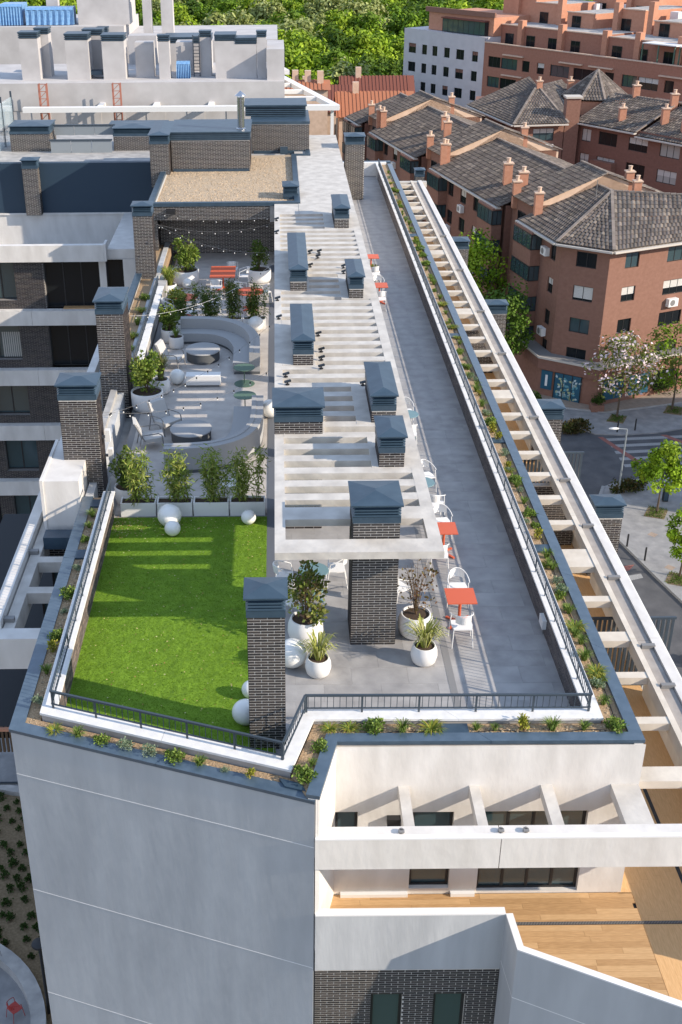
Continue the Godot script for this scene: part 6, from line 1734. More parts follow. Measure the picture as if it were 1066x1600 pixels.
func back_row() -> void:
	# brick flats across the yard, tiled hip roof
	var ye := -8.4
	var t := thing("yard_block", "brick flats with large tiled hip roof behind the street row", "building", Vector3(30, -22, -145), "brick flats across the yard")
	var a := Vector3(24.6, 0, -153.7); var b := Vector3(27.7, 0, -139.6); var c := Vector3(33.2, 0, -140.3)
	var y0 := Vector3(0, -22, 0)
	var h := ye + 22.0
	var u1 := (b - a).normalized(); var u2 := (c - b).normalized()
	var h1 := []; var h2 := []
	for k in 5:
		h1.append(Rect2(9.5, h - 2.1 - k * 2.75, 1.2, 1.3)); h1.append(Rect2(4.0, h - 2.1 - k * 2.75, 1.2, 1.3))
		h2.append(Rect2(1.9, h - 2.1 - k * 2.75, 2.5, 1.4))
	part(t, "wall", MB.new().wall(a + y0, u1, a.distance_to(b), h, h1, 0.2), M.redbrick_b)
	part(t, "wall", MB.new().wall(b + y0, u2, b.distance_to(c), h, h2, 0.2), M.redbrick)
	for r in h1: window(t, a + y0, u1, r, 2, 0.15)
	for k in h2.size(): window(t, b + y0, u2, h2[k], 3, 0.15, null, M.glass_teal, 0.35 if k % 2 == 0 else 0.0)
	ac_unit(t, b + y0, u2, 2.2, h - 3.1); ac_unit(t, b + y0, u2, 3.4, h - 3.1); ac_unit(t, b + y0, u2, 4.0, h - 5.9)
	part(t, "core", MB.new().prism(v2([Vector2(24.9, -153.5), Vector2(27.9, -140), Vector2(33.0, -140.6), Vector2(40, -150), Vector2(36, -160), Vector2(26, -160)]), -22, ye), M.redbrick_b)
	var ap := Vector3(31.6, -5.7, -149.3)
	var ea := a + Vector3(-0.7, ye - 0.1, 0); var eb := b + Vector3(-0.6, ye - 0.1, 0.7); var ec := c + Vector3(0.3, ye - 0.1, 0.7)
	var rb := MB.new()
	tiles(rb, ea, eb, ap, ap + Vector3(0.6, 0, -8)); tiles(rb, eb, ec, ap, ap); tiles(rb, ec, Vector3(38, ye, -150), ap + Vector3(4, 0, -5), ap)
	ridge(rb, eb, ap); ridge(rb, ec, ap)
	part(t, "roof", rb, M.vmatte)
	part(t, "eaves", MB.new().bar(ea - UP * 0.12, eb - UP * 0.12, 0.5, 0.14).bar(eb - UP * 0.12, ec - UP * 0.12, 0.5, 0.14), M.eave)
	red_chimney(t, Vector3(31.7, -5.9, -148.6), 0.9, 0.8); red_chimney(t, Vector3(36.0, -6.2, -151.0), 0.9, 0.8)
	part(t, "stair_tower", MB.new().bx(33.3, 34.9, -22, -5.9, -141.8, -140.4), M.redbrick)
	part(t, "tower_cap", MB.new().bx(33.15, 35.05, -5.9, -5.7, -141.95, -140.25), M.eave)
	# tower with faceted roof
	var w := thing("roof_tower", "brick roof tower with faceted tiled roof above the yard flats", "tower", Vector3(38.2, -9, -148), "brick flats across the yard")
	var ring := [Vector3(34.7, 0, -148.5), Vector3(36.0, 0, -144.9), Vector3(38.6, 0, -144.2), Vector3(42.0, 0, -147.5), Vector3(41.0, 0, -152.5), Vector3(36.5, 0, -152.5)]
	var ry := [-6.4, -7.2, -7.4, -6.1, -6.0, -6.0]
	var pl := PackedVector2Array()
	for p in ring: pl.append(Vector2(p.x, p.z))
	part(w, "wall", MB.new().prism(pl, -10.5, -6.9), M.orangebrick)
	var rt := MB.new()
	var top := Vector3(38.6, -3.9, -148.6)
	for k in 6:
		var p: Vector3 = ring[k] + UP * -6.75; var q: Vector3 = ring[(k + 1) % 6] + UP * -6.75
		p = p + (p - top) * Vector3(0.06, 0, 0.06); q = q + (q - top) * Vector3(0.06, 0, 0.06)
		tiles(rt, p, q, top, top)
		ridge(rt, p, top)
	part(w, "roof", rt, M.vmatte)
	# long wing running towards the camera on the right
	var g := thing("yard_wing", "long shaded brick wing with tiled roof at the right edge", "building", Vector3(40, -22, -132), "brick flats across the yard")
	var d := Vector3(0.55, 0, 0.835)
	var o := Vector3(34.9, -22, -141.5)
	var L := 27.0
	var hw := []
	for k in 5:
		var y := h - 2.2 - k * 2.75
		for x in [1.0, 3.6, 8.0, 12.4, 16.5, 20.5]: hw.append(Rect2(x, y, 1.4 if x < 2 else 2.7, 1.4))
	part(g, "wall", MB.new().wall(o, d, L, h, hw, 0.2), M.redbrick_b)
	for k in hw.size(): window(g, o, d, hw[k], 2 if hw[k].size.x < 2 else 3, 0.15, null, M.glass_dark if k % 3 else M.curtain, [0.9, 0.0, 0.45, 0.0, 0.85, 0.0, 0.5][k % 7])
	var n := Vector3(0.835, 0, -0.55)
	part(g, "bay", MB.new().obox(o + d * 3.4 - n * 0.8 + UP * 3, d * 3.2, n * 0.79, UP * 1.1).obox(o + d * 3.4 - n * 0.8 + UP * 5.8, d * 3.2, n * 0.79, UP * 1.1).obox(o + d * 3.4 - n * 0.8 + UP * 8.5, d * 3.2, n * 0.79, UP * 1.2), M.redbrick)
	var e := o + d * L
	part(g, "core", MB.new().prism(v2([Vector2(o.x, o.z) + Vector2(n.x, n.z) * 0.35, Vector2(e.x, e.z) + Vector2(n.x, n.z) * 0.35, Vector2(e.x, e.z) + Vector2(n.x, n.z) * 12, Vector2(o.x, o.z) + Vector2(n.x, n.z) * 12]), -22, ye - 0.1), M.redbrick_b)
	var r1 := MB.new()
	var s := Vector3(o.x, ye - 0.15, o.z) - n * 0.5
	tiles(r1, s, s + d * 9.0, s + d * 9.0 + n * 6.5 + UP * 2.5, s + n * 6.5 + UP * 2.5)
	tiles(r1, s + d * 9.4 - UP * 0.3, s + d * (L + 0.5) - UP * 0.3, s + d * (L + 0.5) + n * 6.5 + UP * 2.2, s + d * 9.4 + n * 6.5 + UP * 2.2)
	tiles(r1, s + d * L + n * 13.0, s + n * 13.0, s + n * 6.5 + UP * 2.5, s + d * L + n * 6.5 + UP * 2.4)
	ridge(r1, s + n * 6.5 + UP * 2.5, s + d * L + n * 6.5 + UP * 2.4)
	ridge(r1, s + d * 9.2, s + d * 9.2 + n * 6.5 + UP * 2.5)
	part(g, "roof", r1, M.vmatte)
	part(g, "eaves", MB.new().bar(s - UP * 0.12, s + d * 9.2 - UP * 0.12, 0.5, 0.14).bar(s + d * 9.3 - UP * 0.42, s + d * (L + 0.5) - UP * 0.42, 0.5, 0.14), M.eave)
	for q in [[5.5, 1.8], [10.5, 3.0], [9.0, 6.0], [14.0, 2.2], [3.0, 6.6]]: red_chimney(g, s + d * q[0] + n * q[1] + UP * (q[1] * 0.36), 1.5, 0.9)

func orange_block() -> void:
	# white-rendered gable end and the stepped orange flats beyond it
	var d := Vector3(0.555, 0, 0.832)
	var n := Vector3(0.832, 0, -0.555)   # away from the camera side
	var t := thing("white_block", "pale lavender-white apartment block end with rows of small square windows", "building", Vector3(20.8, -22, -203))
	var o := Vector3(20.8, -22, -203.0)
	var hgt := 18.0
	var L := 18.8
	var ho := []
	for k in 6:
		var y := hgt - 3.6 - k * 2.8
		for q in [[1.2, 1.8], [4.5, 1.2], [7.0, 1.2], [9.8, 1.3], [12.6, 1.8], [16.2, 1.3]]: ho.append(Rect2(q[0], y, q[1], 1.45))
	part(t, "wall", MB.new().wall(o, d, L, hgt, ho, 0.2), M.render_white)
	for k in ho.size(): window(t, o, d, ho[k], 2, 0.15, null, M.glass_dark, 0.0 if k % 5 else 0.4, M.redbrick_b)
	part(t, "core", MB.new().obox(o + n * 0.3, d * L, n * 14, UP * (hgt - 0.05)), M.render_white)
	part(t, "set_back_storey", MB.new().obox(o + n * 1.6 + d * 4 + UP * hgt, d * (L - 4), n * 10, UP * 2.6), M.orangebrick)
	var p := o + n * 1.0 + d * 8.0 + UP * hgt
	window(t, p, d, Rect2(0, 0, 9.6, 1.9), 8, 0.0, M.frame_dark, M.glass_teal, 0.0, null, "glazed_gallery")
	part(t, "gallery_roof", MB.new().obox(p + UP * 1.95 - n * 0.4, d * 9.8, n * 2.6, UP * 0.16), M.redroof)
	part(t, "gallery_side", MB.new().obox(p + d * 9.6 + n * 0.05, d * 0.12, n * 1.6, UP * 1.95), M.frame_dark)
	part(t, "roof_parapet", MB.new().obox(o + n * 1.3 + d * 3.4 + UP * (hgt + 2.6), d * (L - 3), n * 0.3, UP * 0.7), M.redbrick)
	var g := thing("orange_flats", "long stepped orange brick apartment block with chimneys at the top right", "building", Vector3(45, -22, -170))
	var q := o + d * (L + 0.01)
	var M2 := 62.0
	var hb := 17.3
	var hs := []
	for k in 5:
		var y := hb - 3.3 - k * 2.8
		var x := 1.0
		var j := 0
		while x < M2 - 5:
			var w: float = [2.6, 3.4, 1.5, 1.4, 3.6, 4.6, 1.6][j % 7]
			hs.append(Rect2(x, y, w, 1.5)); x += w + [0.1, 1.0, 1.5, 1.2, 0.8, 1.1, 1.4][j % 7]; j += 1
	part(g, "wall", MB.new().wall(q, d, M2, hb, hs, 0.25), M.salmon)
	for k in hs.size(): window(g, q, d, hs[k], 1 if hs[k].size.x < 2 else 3, 0.2, null, M.glass_teal if k % 3 == 1 else M.glass_dark, [0.0, 0.0, 0.0, 0.4, 0.0][k % 5])
	for k in 5:
		var y := hb - 1.4 - k * 2.8
		for x in [4.2, 15.5, 21.0, 33.0, 43.0]: part(g, "awning_box", MB.new().obox(q - n * 0.35 + d * x + UP * y, d * 4.2, n * 0.34, UP * 0.16), M.pink)
	part(g, "core", MB.new().obox(q + n * 0.3, d * M2, n * 26, UP * (hb - 1.0)), M.salmon)
	part(g, "terrace_parapet", MB.new().obox(q + n * 0.02, d * M2, n * 0.28, UP * 0.25).obox(q + UP * hb - n * 0.08, d * M2, n * 0.35, UP * 0.14), M.pink)
	# upper storeys: along, back, length, depth, base, height, material
	var up := [[0.0, 3.2, 20.0, 9.0, 16.3, 3.3, 0], [21.0, 3.0, 18.0, 9.0, 16.3, 3.2, 0], [40.0, 3.4, 22.0, 9.0, 16.3, 2.9, 0], [1.0, 9.0, 5.0, 8.0, 19.0, 3.4, 1], [8.5, 8.0, 5.0, 9.0, 19.0, 2.6, 1], [16.0, 10.0, 5.0, 10.0, 19.0, 3.4, 1], [24.0, 8.5, 5.0, 9.0, 19.0, 2.4, 1], [31.0, 10.0, 5.5, 10.0, 19.0, 3.2, 1], [38.5, 9.0, 4.0, 9.0, 19.0, 2.6, 1], [44.0, 12.0, 16.0, 9.0, 18.8, 2.6, 0], [4.0, 18.0, 4.5, 9.0, 20.0, 5.0, 1], [11.5, 18.0, 5.0, 9.0, 20.0, 4.2, 1], [21.0, 20.0, 5.0, 8.0, 20.0, 4.0, 1], [30.0, 19.0, 5.0, 8.0, 20.0, 5.0, 1], [40.0, 19.0, 9.0, 8.0, 19.0, 6.2, 1], [52.0, 20.0, 10.0, 7.0, 19.0, 4.2, 1], [-6.0, 9.0, 7.0, 7.0, 18.0, 5.2, 1]]
	for r in up:
		var s := part(g, "upper_storey", MB.new().obox(q + d * r[0] + n * r[1] + UP * r[4], d * r[2], n * r[3], UP * r[5]), M.orangebrick if r[6] == 1 else M.salmon)
		part(s, "roof_edge", MB.new().obox(q + d * (r[0] - 0.1) + n * (r[1] - 0.1) + UP * (r[4] + r[5]), d * (r[2] + 0.2), n * 0.4, UP * 0.14), M.pink)
		part(s, "flat_roof", MB.new().obox(q + d * (r[0] + 0.1) + n * (r[1] + 0.3) + UP * (r[4] + r[5]), d * (r[2] - 0.2), n * (r[3] - 0.4), UP * 0.05), M.concrete_grey)
		for k in int(r[2] / 4.5): window(s, q + d * r[0] + n * r[1] + UP * r[4], d, Rect2(1.0 + k * 4.4, 0.3, 1.7, 1.9), 2, -0.03, null, M.glass_dark, 0.0)
	for r in [[4.0, 2.6, 4.2], [12.0, 2.6, 4.2], [20.3, 2.6, 4.0], [26.0, 2.6, 4.2], [33.0, 2.6, 4.2], [41.0, 2.6, 4.4], [50.0, 3.0, 4.0], [6.0, 8.4, 7.5], [11.0, 17.4, 9.5], [16.0, 9.2, 7.0], [22.0, 9.4, 7.4], [29.5, 10.4, 7.6], [36.0, 10.4, 7.4], [43.5, 11.6, 7.0], [48.0, 11.6, 6.8], [20.0, 19.0, 8.8], [35.0, 19.5, 8.8], [39.0, 18.4, 9.0], [-3.0, 8.4, 8.2], [52.0, 19.0, 8.4], [46.0, 18.4, 10.5]]:
		part(g, "chimney", MB.new().obox(q + d * r[0] + n * r[1] + UP * 16.3, d * 0.9, n * 0.9, UP * r[2]), M.orangebrick)
	for r in [[29.0, 0.6, 8.0], [35.0, 0.6, 7.5]]:
		var s := part(g, "terrace_canopy", MB.new().obox(q + d * r[0] + n * 0.6 + UP * (hb + 2.2), d * 5.5, n * 2.6, UP * 0.12), M.cap_white)
		for k in 3: part(s, "canopy_post", MB.new().obox(q + d * (r[0] + k * 2.6) + n * 0.6 + UP * (hb - 0.9), d * 0.15, n * 0.15, UP * 3.0), M.green)
	for k in 14: part(g, "roof_unit", MB.new().obox(q + d * (1.0 + k * 4.2) + n * (14.0 + (k * 7) % 5) + UP * 19.0, d * 1.4, n * 1.2, UP * (3.2 if k % 3 else 2.6)), M.white)

# ---------------------------------------------------------------- street and trees
func sheet(pts: Array, y: float) -> MB:
	var b := MB.new()
	var pl := PackedVector2Array(pts)
	var idx := Geometry2D.triangulate_polygon(pl)
	for k in range(0, idx.size(), 3):
		var a := Vector3(pl[idx[k]].x, y, pl[idx[k]].y); var c := Vector3(pl[idx[k + 1]].x, y, pl[idx[k + 1]].y); var d := Vector3(pl[idx[k + 2]].x, y, pl[idx[k + 2]].y)
		if (c - a).cross(d - a).y < 0: b.tri(a, d, c)
		else: b.tri(a, c, d)
	return b

func street() -> void:
	var kerb := 0.12
	# far pavement before the corner block, in warm paving, and the grey strip with trees
	var far := [Vector2(12, -92), Vector2(20.5, -88.2), Vector2(22.97, -87.4), Vector2(26.1, -86.4), Vector2(30.4, -87.6), Vector2(50, -93.5), Vector2(60, -100), Vector2(40, -110), Vector2(20, -110), Vector2(4, -150), Vector2(2, -150)]
	struct("pavement", MB.new().prism(PackedVector2Array(far), -22.0, -22.0 + kerb), M.paving_warm)
	var strip := [Vector2(20.5, -88.2), Vector2(22.97, -87.42), Vector2(26.1, -86.42), Vector2(30.4, -87.62), Vector2(50, -93.52), Vector2(48, -88.6), Vector2(31.2, -83.2), Vector2(28.9, -82.4), Vector2(26.2, -82.1), Vector2(24.3, -82.3), Vector2(22.0, -84.5)]
	struct("pavement", MB.new().prism(PackedVector2Array(strip), -22.0, -22.0 + kerb * 0.8), M.paving)
	var near := [Vector2(24.2, -74.2), Vector2(27.2, -74.6), Vector2(40, -72), Vector2(60, -60), Vector2(60, 20), Vector2(34, 20), Vector2(24.2, -55.5), Vector2(22.9, -60.6), Vector2(21.7, -65.8), Vector2(21.5, -70.5), Vector2(22.6, -73.2)]
	struct("pavement", MB.new().prism(PackedVector2Array(near), -22.0, -22.0 + kerb), M.paving)
	var ks := MB.new()
	for k in range(5, 10): ks.bar(Vector3(near[k].x, -21.93, near[k].y), Vector3(near[k + 1].x, -21.93, near[k + 1].y), 0.22, 0.2)
	struct("kerb", ks, M.paint)
	var ks2 := MB.new()
	for k in range(0, 4): ks2.bar(Vector3(far[k + 1].x, -21.90, far[k + 1].y), Vector3(far[k + 2].x, -21.90, far[k + 2].y), 0.2, 0.1)
	struct("kerb", ks2, M.concrete_grey)
	# crossing: wide pale bars with red edging
	var z := MB.new()
	for k in 5:
		var c := Vector3(29.2 - k * 0.25, -21.995, -81.3 + k * 1.15)
		z.quad(c + Vector3(-4.3 + k * 0.28, 0, 0.18), c + Vector3(5, 0, -0.6), c + Vector3(5, 0, -1.05), c + Vector3(-4.3 + k * 0.28, 0, -0.3))
	struct("crossing_bars", z, M.paint)
	var rd := MB.new()
	rd.quad(Vector3(24.35, -21.994, -81.9), Vector3(24.75, -21.994, -81.9), Vector3(26.5, -21.994, -77.2), Vector3(26.0, -21.994, -77.2))
	rd.quad(Vector3(29.2, -21.994, -82.2), Vector3(29.7, -21.994, -82.2), Vector3(32.0, -21.994, -79.0), Vector3(31.4, -21.994, -79.0))
	rd.quad(Vector3(20.6, -21.994, -61.6), Vector3(21.4, -21.994, -61.9), Vector3(21.9, -21.994, -62.6), Vector3(21.1, -21.994, -62.4))
	struct("red_markings", rd, M.paint_red)
	var wm := MB.new()
	wm.quad(Vector3(20.9, -21.994, -60.6), Vector3(22.0, -21.994, -61.0), Vector3(22.0, -21.994, -61.5), Vector3(20.9, -21.994, -61.2))
	wm.quad(Vector3(20.2, -21.994, -63.2), Vector3(21.0, -21.994, -63.4), Vector3(20.7, -21.994, -65.2), Vector3(20.1, -21.994, -65.2))
	struct("road_markings", wm, M.paint)
	# tree beds
	for q in [["grassy tree bed under the pink blossoming tree", 26.6, -85.1, 0.9], ["grassy tree bed at the right edge, by the shrubs", 31.6, -86.7, 1.0], ["green tree bed around the foot of the bright street tree", 25.1, -69.2, 0.95], ["sandy tree bed with a small plant around the nearest street tree", 23.9, -60.6, 0.9]]:
		var t := thing("tree_bed", q[0], "tree bed", Vector3(q[1], -21.88, q[2]), "tree beds in the pavement")
		var p := v2([Vector2(q[1] - q[3], q[2] + q[3] * 0.5), Vector2(q[1] + q[3] * 0.3, q[2] + q[3]), Vector2(q[1] + q[3], q[2] - q[3] * 0.4), Vector2(q[1] - q[3] * 0.2, q[2] - q[3])])
		part(t, "soil", MB.new().prism(p, -21.95, -21.865), M.courtsoil)
		rng.seed = int(q[1] * 10)
		var g := MB.new(); g.use_col = true
		for k in 500:
			var a := p[0].lerp(p[1], rng.randf()).lerp(p[3].lerp(p[2], rng.randf()), rng.randf())
			var c := rng.randf_range(0.7, 1.3)
			g.col = Color(0.09 * c, 0.15 * c, 0.025 * c)
			leaf(g, Vector3(a.x, -21.87, a.y), (UP + rdir() * 0.8).normalized(), rdir(), 0.16, 0.02)
		part(t, "grass", g, M.leaf, "stuff")
	# street trees
	var bright := [Color(0.15, 0.25, 0.012), Color(0.21, 0.32, 0.02), Color(0.11, 0.19, 0.012), Color(0.26, 0.36, 0.03)]
	tree("street_tree", "bright green young street tree standing in the pavement right of the second near chimney", Vector3(25.2, -21.9, -69.3), 2.0, 0.09, Vector3(1.75, 1.55, 1.7), bright, 50, 70, 0.24, 301, "street trees")
	tree("street_tree", "nearest bright green street tree, cut off by the right edge", Vector3(24.15, -21.9, -60.9), 2.0, 0.08, Vector3(1.15, 1.7, 1.15), bright, 36, 60, 0.22, 302, "street trees")
	var ol := [Color(0.14, 0.17, 0.035), Color(0.20, 0.22, 0.06), Color(0.10, 0.13, 0.025)]
	tree("blossom_tree", "street tree with pale pink blossom in front of the corner shop", Vector3(26.7, -21.9, -85.4), 2.6, 0.10, Vector3(2.6, 2.3, 2.4), ol, 54, 44, 0.27, 303, "street trees", Color(0.80, 0.66, 0.72))
	tree("street_tree", "loose olive-green street tree at the right edge beside the blossom tree", Vector3(31.5, -21.9, -86.9), 2.8, 0.10, Vector3(2.3, 2.6, 2.3), ol + bright, 40, 34, 0.28, 304, "street trees")
	tree("street_tree", "green tree standing in the yard between the fourth outer chimney and the brick bays", Vector3(17.5, -22, -99.5), 4.0, 0.14, Vector3(2.4, 4.0, 2.4), bright, 60, 60, 0.3, 305, "street trees")
	tree("street_tree", "darker green tree below the brick bays beside the third outer chimney", Vector3(18.6, -22, -92.5), 3.0, 0.14, Vector3(2.2, 3.2, 2.2), [Color(0.07, 0.13, 0.02), Color(0.10, 0.17, 0.025)], 50, 60, 0.3, 306, "street trees")
	# shrubs and hedges
	var rbn := [Color(0.07, 0.06, 0.025), Color(0.10, 0.07, 0.03), Color(0.05, 0.07, 0.02)]
	var dk := [Color(0.05, 0.09, 0.02), Color(0.07, 0.12, 0.025), Color(0.04, 0.07, 0.015)]
	for q in [["low reddish-brown shrubs beside the lamp post's foot", Vector3(24.2, -22, -72.6), Vector3(1.3, 0.45, 0.9), rbn, 900], ["low brown shrubs on the pavement near the second outer chimney", Vector3(22.6, -21.9, -82.9), Vector3(1.5, 0.4, 0.6), rbn, 900], ["round dark shrub by the wall of the corner shop", Vector3(20.6, -21.9, -87.9), Vector3(0.75, 0.55, 0.7), dk, 900], ["green hedge beside the shop at the right edge", Vector3(31.6, -21.9, -90.6), Vector3(3.0, 0.95, 1.1), dk, 2600], ["small green bush by the kerb, low at the right edge", Vector3(22.3, -22, -52.0), Vector3(0.5, 0.35, 0.5), bright, 500], ["small dark tuft among the brown shrubs on the pavement", Vector3(23.5, -21.9, -83.7), Vector3(0.6, 0.25, 0.3), rbn, 250]]:
		var o := MeshInstance3D.new()
		o.name = numbered(self, "street_shrub"); o.mesh = bush_mesh(q[4], q[2], 0.22, q[3], int(q[1].x * 13)); o.material_override = M.leaf
		add_child(o); o.position = q[1]; o.set_meta("label", q[0]); o.set_meta("category", "shrub"); o.set_meta("group", "street shrubs")
	var pb := thing("street_planter", "square brick planter with clipped dark bush before the corner shop", "planter", Vector3(25.4, -21.9, -86.9))
	part(pb, "box", MB.new().bx(24.95, 25.95, -21.9, -21.35, -86.5, -87.3), M.redbrick)
	var pbm := inst(pb, "bush", bush_mesh(900, Vector3(0.5, 0.5, 0.45), 0.12, dk, 312), M.leaf, Vector3(25.45, -21.4, -86.9)); pbm.set_meta("kind", "stuff")
	# neighbouring block outside the picture whose shade lies over the crossing
	var nb := thing("street_block", "pale apartment block on the far side of the street, right of the crossing", "building", Vector3(56, -22, -70))
	var no := Vector3(47.5, -22, -79.0)
	var nh := []
	for k in 5:
		for j in 5: nh.append(Rect2(1.2 + j * 3.4, 1.2 + k * 2.8, 1.6, 1.4))
	part(nb, "wall", MB.new().wall(no, Vector3.BACK, 18.0, 14.2, nh, 0.2), M.render_white)
	for r in nh: window(nb, no, Vector3.BACK, r, 2, 0.15)
	part(nb, "core", MB.new().bx(47.8, 60, -22, -7.85, -79.0, -61.0), M.render_white)
	part(nb, "roof", MB.new().bx(47.3, 60.2, -7.85, -7.6, -79.2, -60.8), M.eave)
	# lamp post
	var l := thing("street_lamp", "slim pale street lamp with a flat head reaching left over the road", "street lamp", Vector3(23.42, -22, -72.25))
	part(l, "post", MB.new().tube([Vector3(23.42, -22, -72.25), Vector3(23.4, -19.5, -72.25), Vector3(23.4, -17.1, -72.25)], 0.07, 0.045, 10), M.mesh_grey)
	part(l, "arm", MB.new().tube([Vector3(23.4, -17.12, -72.25), Vector3(22.75, -17.07, -72.25)], 0.03, 0.03, 6), M.mesh_grey)
	part(l, "lamp_head", MB.new().ball(Vector3(22.5, -17.06, -72.25), Vector3(0.36, 0.06, 0.15), 8, 16), M.white)
	for q in [["dark bollard left of the two beyond the crossing", 26.0, -82.6], ["dark bollard right of the two beyond the crossing", 27.45, -82.9], ["dark bollard on the near kerb, left one", 21.95, -64.6], ["dark bollard on the near kerb, right one", 22.6, -62.9]]:
		var t := thing("bollard", q[0], "bollard", Vector3(q[1], -21.9, q[2]), "dark bollards on the kerbs")
		part(t, "post", MB.new().lathe(Vector3(q[1], -21.9, q[2]), [Vector2(0, 0), Vector2(0.06, 0), Vector2(0.06, 0.9), Vector2(0.045, 0.95), Vector2(0, 0.95)], 10), M.frame_dark)
	var bin := thing("street_cabinet", "narrow dark cabinet standing behind the bright street tree", "cabinet", Vector3(26.2, -21.88, -70.9))
	part(bin, "body", MB.new().bx(26.05, 26.4, -21.88, -20.9, -70.8, -71.1), M.slate_dark)
	part(bin, "door", MB.new().bx(26.09, 26.36, -21.8, -21.0, -70.795, -70.8), M.slate)
	for q in [[24.05, -66.2], [23.9, -62.0]]: struct("manhole_cover", MB.new().prism(v2([Vector2(q[0] - 0.35, q[1]), Vector2(q[0], q[1] + 0.35), Vector2(q[0] + 0.35, q[1]), Vector2(q[0], q[1] - 0.35)]), -21.88, -21.874), M.paving_warm)

# ---------------------------------------------------------------- courtyard at the lower left
func courtyard() -> void:
	struct("courtyard_ground", sheet([Vector2(-80, 40), Vector2(-5.2, 40), Vector2(-5.2, -54), Vector2(-80, -54)], -21.99), M.courtsoil)
	var c := Vector2(-13.9, -28.4)
	var ring := MB.new(); var disc := []
	var n := 56
	for k in n:
		var a := TAU * k / n; var b := TAU * (k + 1) / n
		var p := c + Vector2(cos(a), sin(a)) * 4.75; var q := c + Vector2(cos(b), sin(b)) * 4.75
		var r := c + Vector2(cos(a), sin(a)) * 5.3; var s := c + Vector2(cos(b), sin(b)) * 5.3
		ring.prism(v2([r, s, q, p]), -22, -21.5)
		disc.append(c + Vector2(cos(a), sin(a)) * 4.76)
	struct("patio", sheet(disc, -21.97), M.paving)
	solo("ring_wall", "low curved concrete ring wall around the courtyard patio", "low wall", ring, M.concrete_grey, Vector3(c.x, -22, c.y))
	# curved path at the back of the bed
	var c2 := Vector2(-10.6, -50.2)
	var rp := MB.new(); var inn := []
	for k in n:
		var a := TAU * k / n; var b := TAU * (k + 1) / n
		rp.prism(v2([c2 + Vector2(cos(a), sin(a)) * 8.4, c2 + Vector2(cos(b), sin(b)) * 8.4, c2 + Vector2(cos(b), sin(b)) * 8.0, c2 + Vector2(cos(a), sin(a)) * 8.0]), -22, -21.75)
		inn.append(c2 + Vector2(cos(a), sin(a)) * 8.05)
	struct("courtyard_path", sheet(inn, -21.965), M.paving)
	solo("path_kerb", "curved pale kerb along the courtyard path", "kerb", rp, M.concrete_grey, Vector3(c2.x, -22, c2.y))
	# little plants set out in the bed
	rng.seed = 91
	var gr := [Color(0.045, 0.085, 0.02), Color(0.07, 0.11, 0.03), Color(0.035, 0.065, 0.02)]
	var m := bush_mesh(110, Vector3(0.15, 0.13, 0.15), 0.1, gr, 92)
	var k2 := 0
	for i in 10:
		for j in 19:
			var p := Vector3(-13.4 + i * 0.62 + rng.randf_range(-.18, .18) + (0.3 if j % 2 else 0.0), -21.99, -41.6 + j * 0.68 + rng.randf_range(-.18, .18))
			var f := Vector2(p.x, p.z)
			if f.distance_to(c) < 5.6 or f.distance_to(c2) < 8.7 or p.x > -8.0: continue
			var o := MeshInstance3D.new()
			o.name = numbered(self, "bedding_shrub"); o.mesh = m; o.material_override = M.leaf
			add_child(o); o.position = p; o.rotation.y = rng.randf() * TAU; o.scale = Vector3.ONE * rng.randf_range(0.8, 1.35)
			o.set_meta("label", "small dark green shrub set out in rows in the courtyard's bare soil bed"); o.set_meta("category", "shrub"); o.set_meta("group", "small shrubs in the courtyard bed")
			k2 += 1
	var l := thing("courtyard_lamp", "dark courtyard lamp post with a round flat head beside the ring wall", "lamp post", Vector3(-8.74, -22, -30.04))
	part(l, "post", MB.new().tube([Vector3(-8.74, -22, -30.04), Vector3(-8.74, -18.4, -30.04)], 0.06, 0.05, 8), M.frame_dark)
	part(l, "lamp_head", MB.new().lathe(Vector3(-8.74, -18.45, -30.04), [Vector2(0, 0), Vector2(0.26, 0), Vector2(0.28, 0.05), Vector2(0.26, 0.1), Vector2(0.1, 0.14), Vector2(0, 0.14)], 24), M.frame_dark)
	var s := thing("courtyard_slab", "small grey service cover in the courtyard bed", "cover", Vector3(-9.4, -21.98, -36.6))
	part(s, "lid", MB.new().bx(-9.8, -8.9, -21.98, -21.9, -36.2, -37.0), M.frame_grey)
	part(s, "rim", MB.new().bx(-9.86, -8.84, -21.99, -21.93, -36.14, -37.06), M.concrete_grey)
	bistro_chair("grey garden chair on the courtyard patio", Vector3(-11.2, -21.97, -32.2), 1.0, M.frame_grey, "courtyard chairs")
	bistro_chair("red garden chair at the lower left corner of the courtyard patio", Vector3(-9.95, -21.97, -29.9), 2.4, flat(lin(0.4, 0.04, 0.03), 0.5), "courtyard chairs")
	var w := thing("courtyard_wall", "dark glazed screen wall at the courtyard's edge below the roof corner", "wall", Vector3(-7.6, -22, -43))
	part(w, "panel", MB.new().bx(-8.3, -5.3, -22, -18.5, -42.4, -42.7), M.frame_grey)
	part(w, "coping", MB.new().bx(-8.4, -5.3, -18.5, -18.4, -42.3, -42.8), M.concrete_grey)

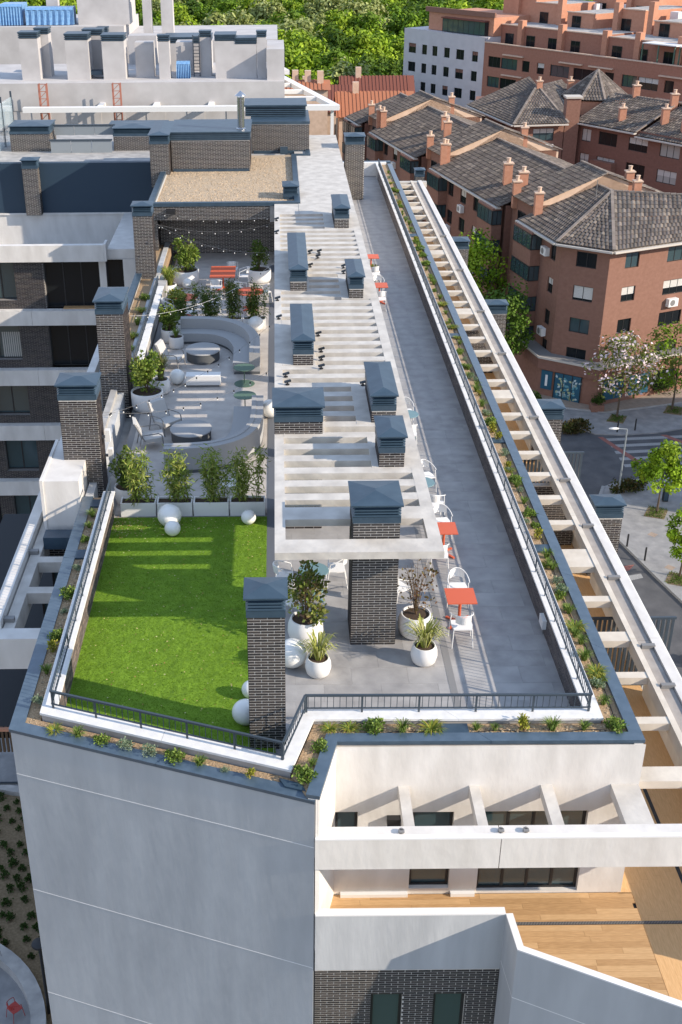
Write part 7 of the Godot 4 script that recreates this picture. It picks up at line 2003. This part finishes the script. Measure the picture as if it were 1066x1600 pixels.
# ---------------------------------------------------------------- woods beyond
func forest() -> void:
	var pal := [[Color(0.128, 0.216, 0.019), Color(0.178, 0.288, 0.024), Color(0.093, 0.160, 0.017)], [Color(0.238, 0.352, 0.026), Color(0.306, 0.416, 0.036), Color(0.187, 0.272, 0.024)], [Color(0.272, 0.304, 0.102), Color(0.340, 0.368, 0.144), Color(0.221, 0.256, 0.084)], [Color(0.068, 0.120, 0.017), Color(0.093, 0.152, 0.019), Color(0.051, 0.096, 0.014)]]
	var names := [["broadleaf_tree", "mid-green leafy tree"], ["lime_tree", "bright lime-green tree"], ["willow_tree", "pale greyish-green willow-like tree"], ["dark_tree", "dark green tree"]]
	var proto := []
	for k in 4:
		for v in 2:
			var rad := Vector3(3.6, 4.2, 3.6) if v == 0 else Vector3(4.2, 3.4, 4.0)
			var t := tree(names[k][0], "", Vector3(0, -22, -400), 3.2, 0.26, rad, pal[k], 70, 75, 0.62, 500 + k * 10 + v)
			proto.append(t)
	rng.seed = 8
	var used := {}
	var counts := {}
	var z := -135.0
	var n := 0
	var row := 0
	while z > -470.0:
		var depth := -z
		var xa := -0.27 * depth + 6.0
		var xb := 0.105 * depth
		if z > -165: xa = -3.0; xb = 5.0
		elif z > -226: xb = 0.078 * depth
		if z < -260: xb = 0.36 * depth
		var step := 5.6 + (depth - 135.0) * 0.012
		var x := xa + rng.randf() * step
		var col := 0
		while x < xb:
			var px := x + rng.randf_range(-1.5, 1.5); var pz := z + rng.randf_range(-2.5, 2.5)
			x += step * (1.35 if z < -260 and x > 0.13 * depth else 1.0)
			if z > -192 and px > 1.0 and px < 24.0: continue      # the old houses stand here
			if z > -160 and px < 3.0: continue
			if px < -4 and z > -200 and rng.randf() < 0.3: continue
			var k := 0
			var q := rng.randf()
			var mix := sin(px * 0.06 + 1.3) * cos(pz * 0.03)
			if q < 0.30 + mix * 0.2: k = 1
			elif q < 0.62: k = 0
			elif q < 0.80 - mix * 0.1: k = 2
			else: k = 3
			if px > 0.085 * depth and z > -230: k = 0 if rng.randf() < 0.5 else 3 if rng.randf() < 0.4 else 1
			var src: Node3D = proto[k * 2 + rng.randi() % 2]
			var at := Vector3(px, -22.3, pz)
			var s := rng.randf_range(0.8, 1.35) * (1.0 + (depth - 135.0) * 0.0008)
			col += 1
			var label: String = "%s, %s from left in %s row of the woods" % [names[k][1], nth(col - 1), nth(row)]
			var o: Node3D = src
			if used.has(src): o = dup(src, label, at, rng.randf() * TAU, s)
			else:
				used[src] = true
				o.position = at; o.rotation.y = rng.randf() * TAU; o.scale = Vector3.ONE * s
				o.set_meta("label", label)
			o.set_meta("group", "trees of the woods")
			n += 1
			if n > 520: return
		z -= step * 0.92
		row += 1
	# low undergrowth and the far woods as one mass
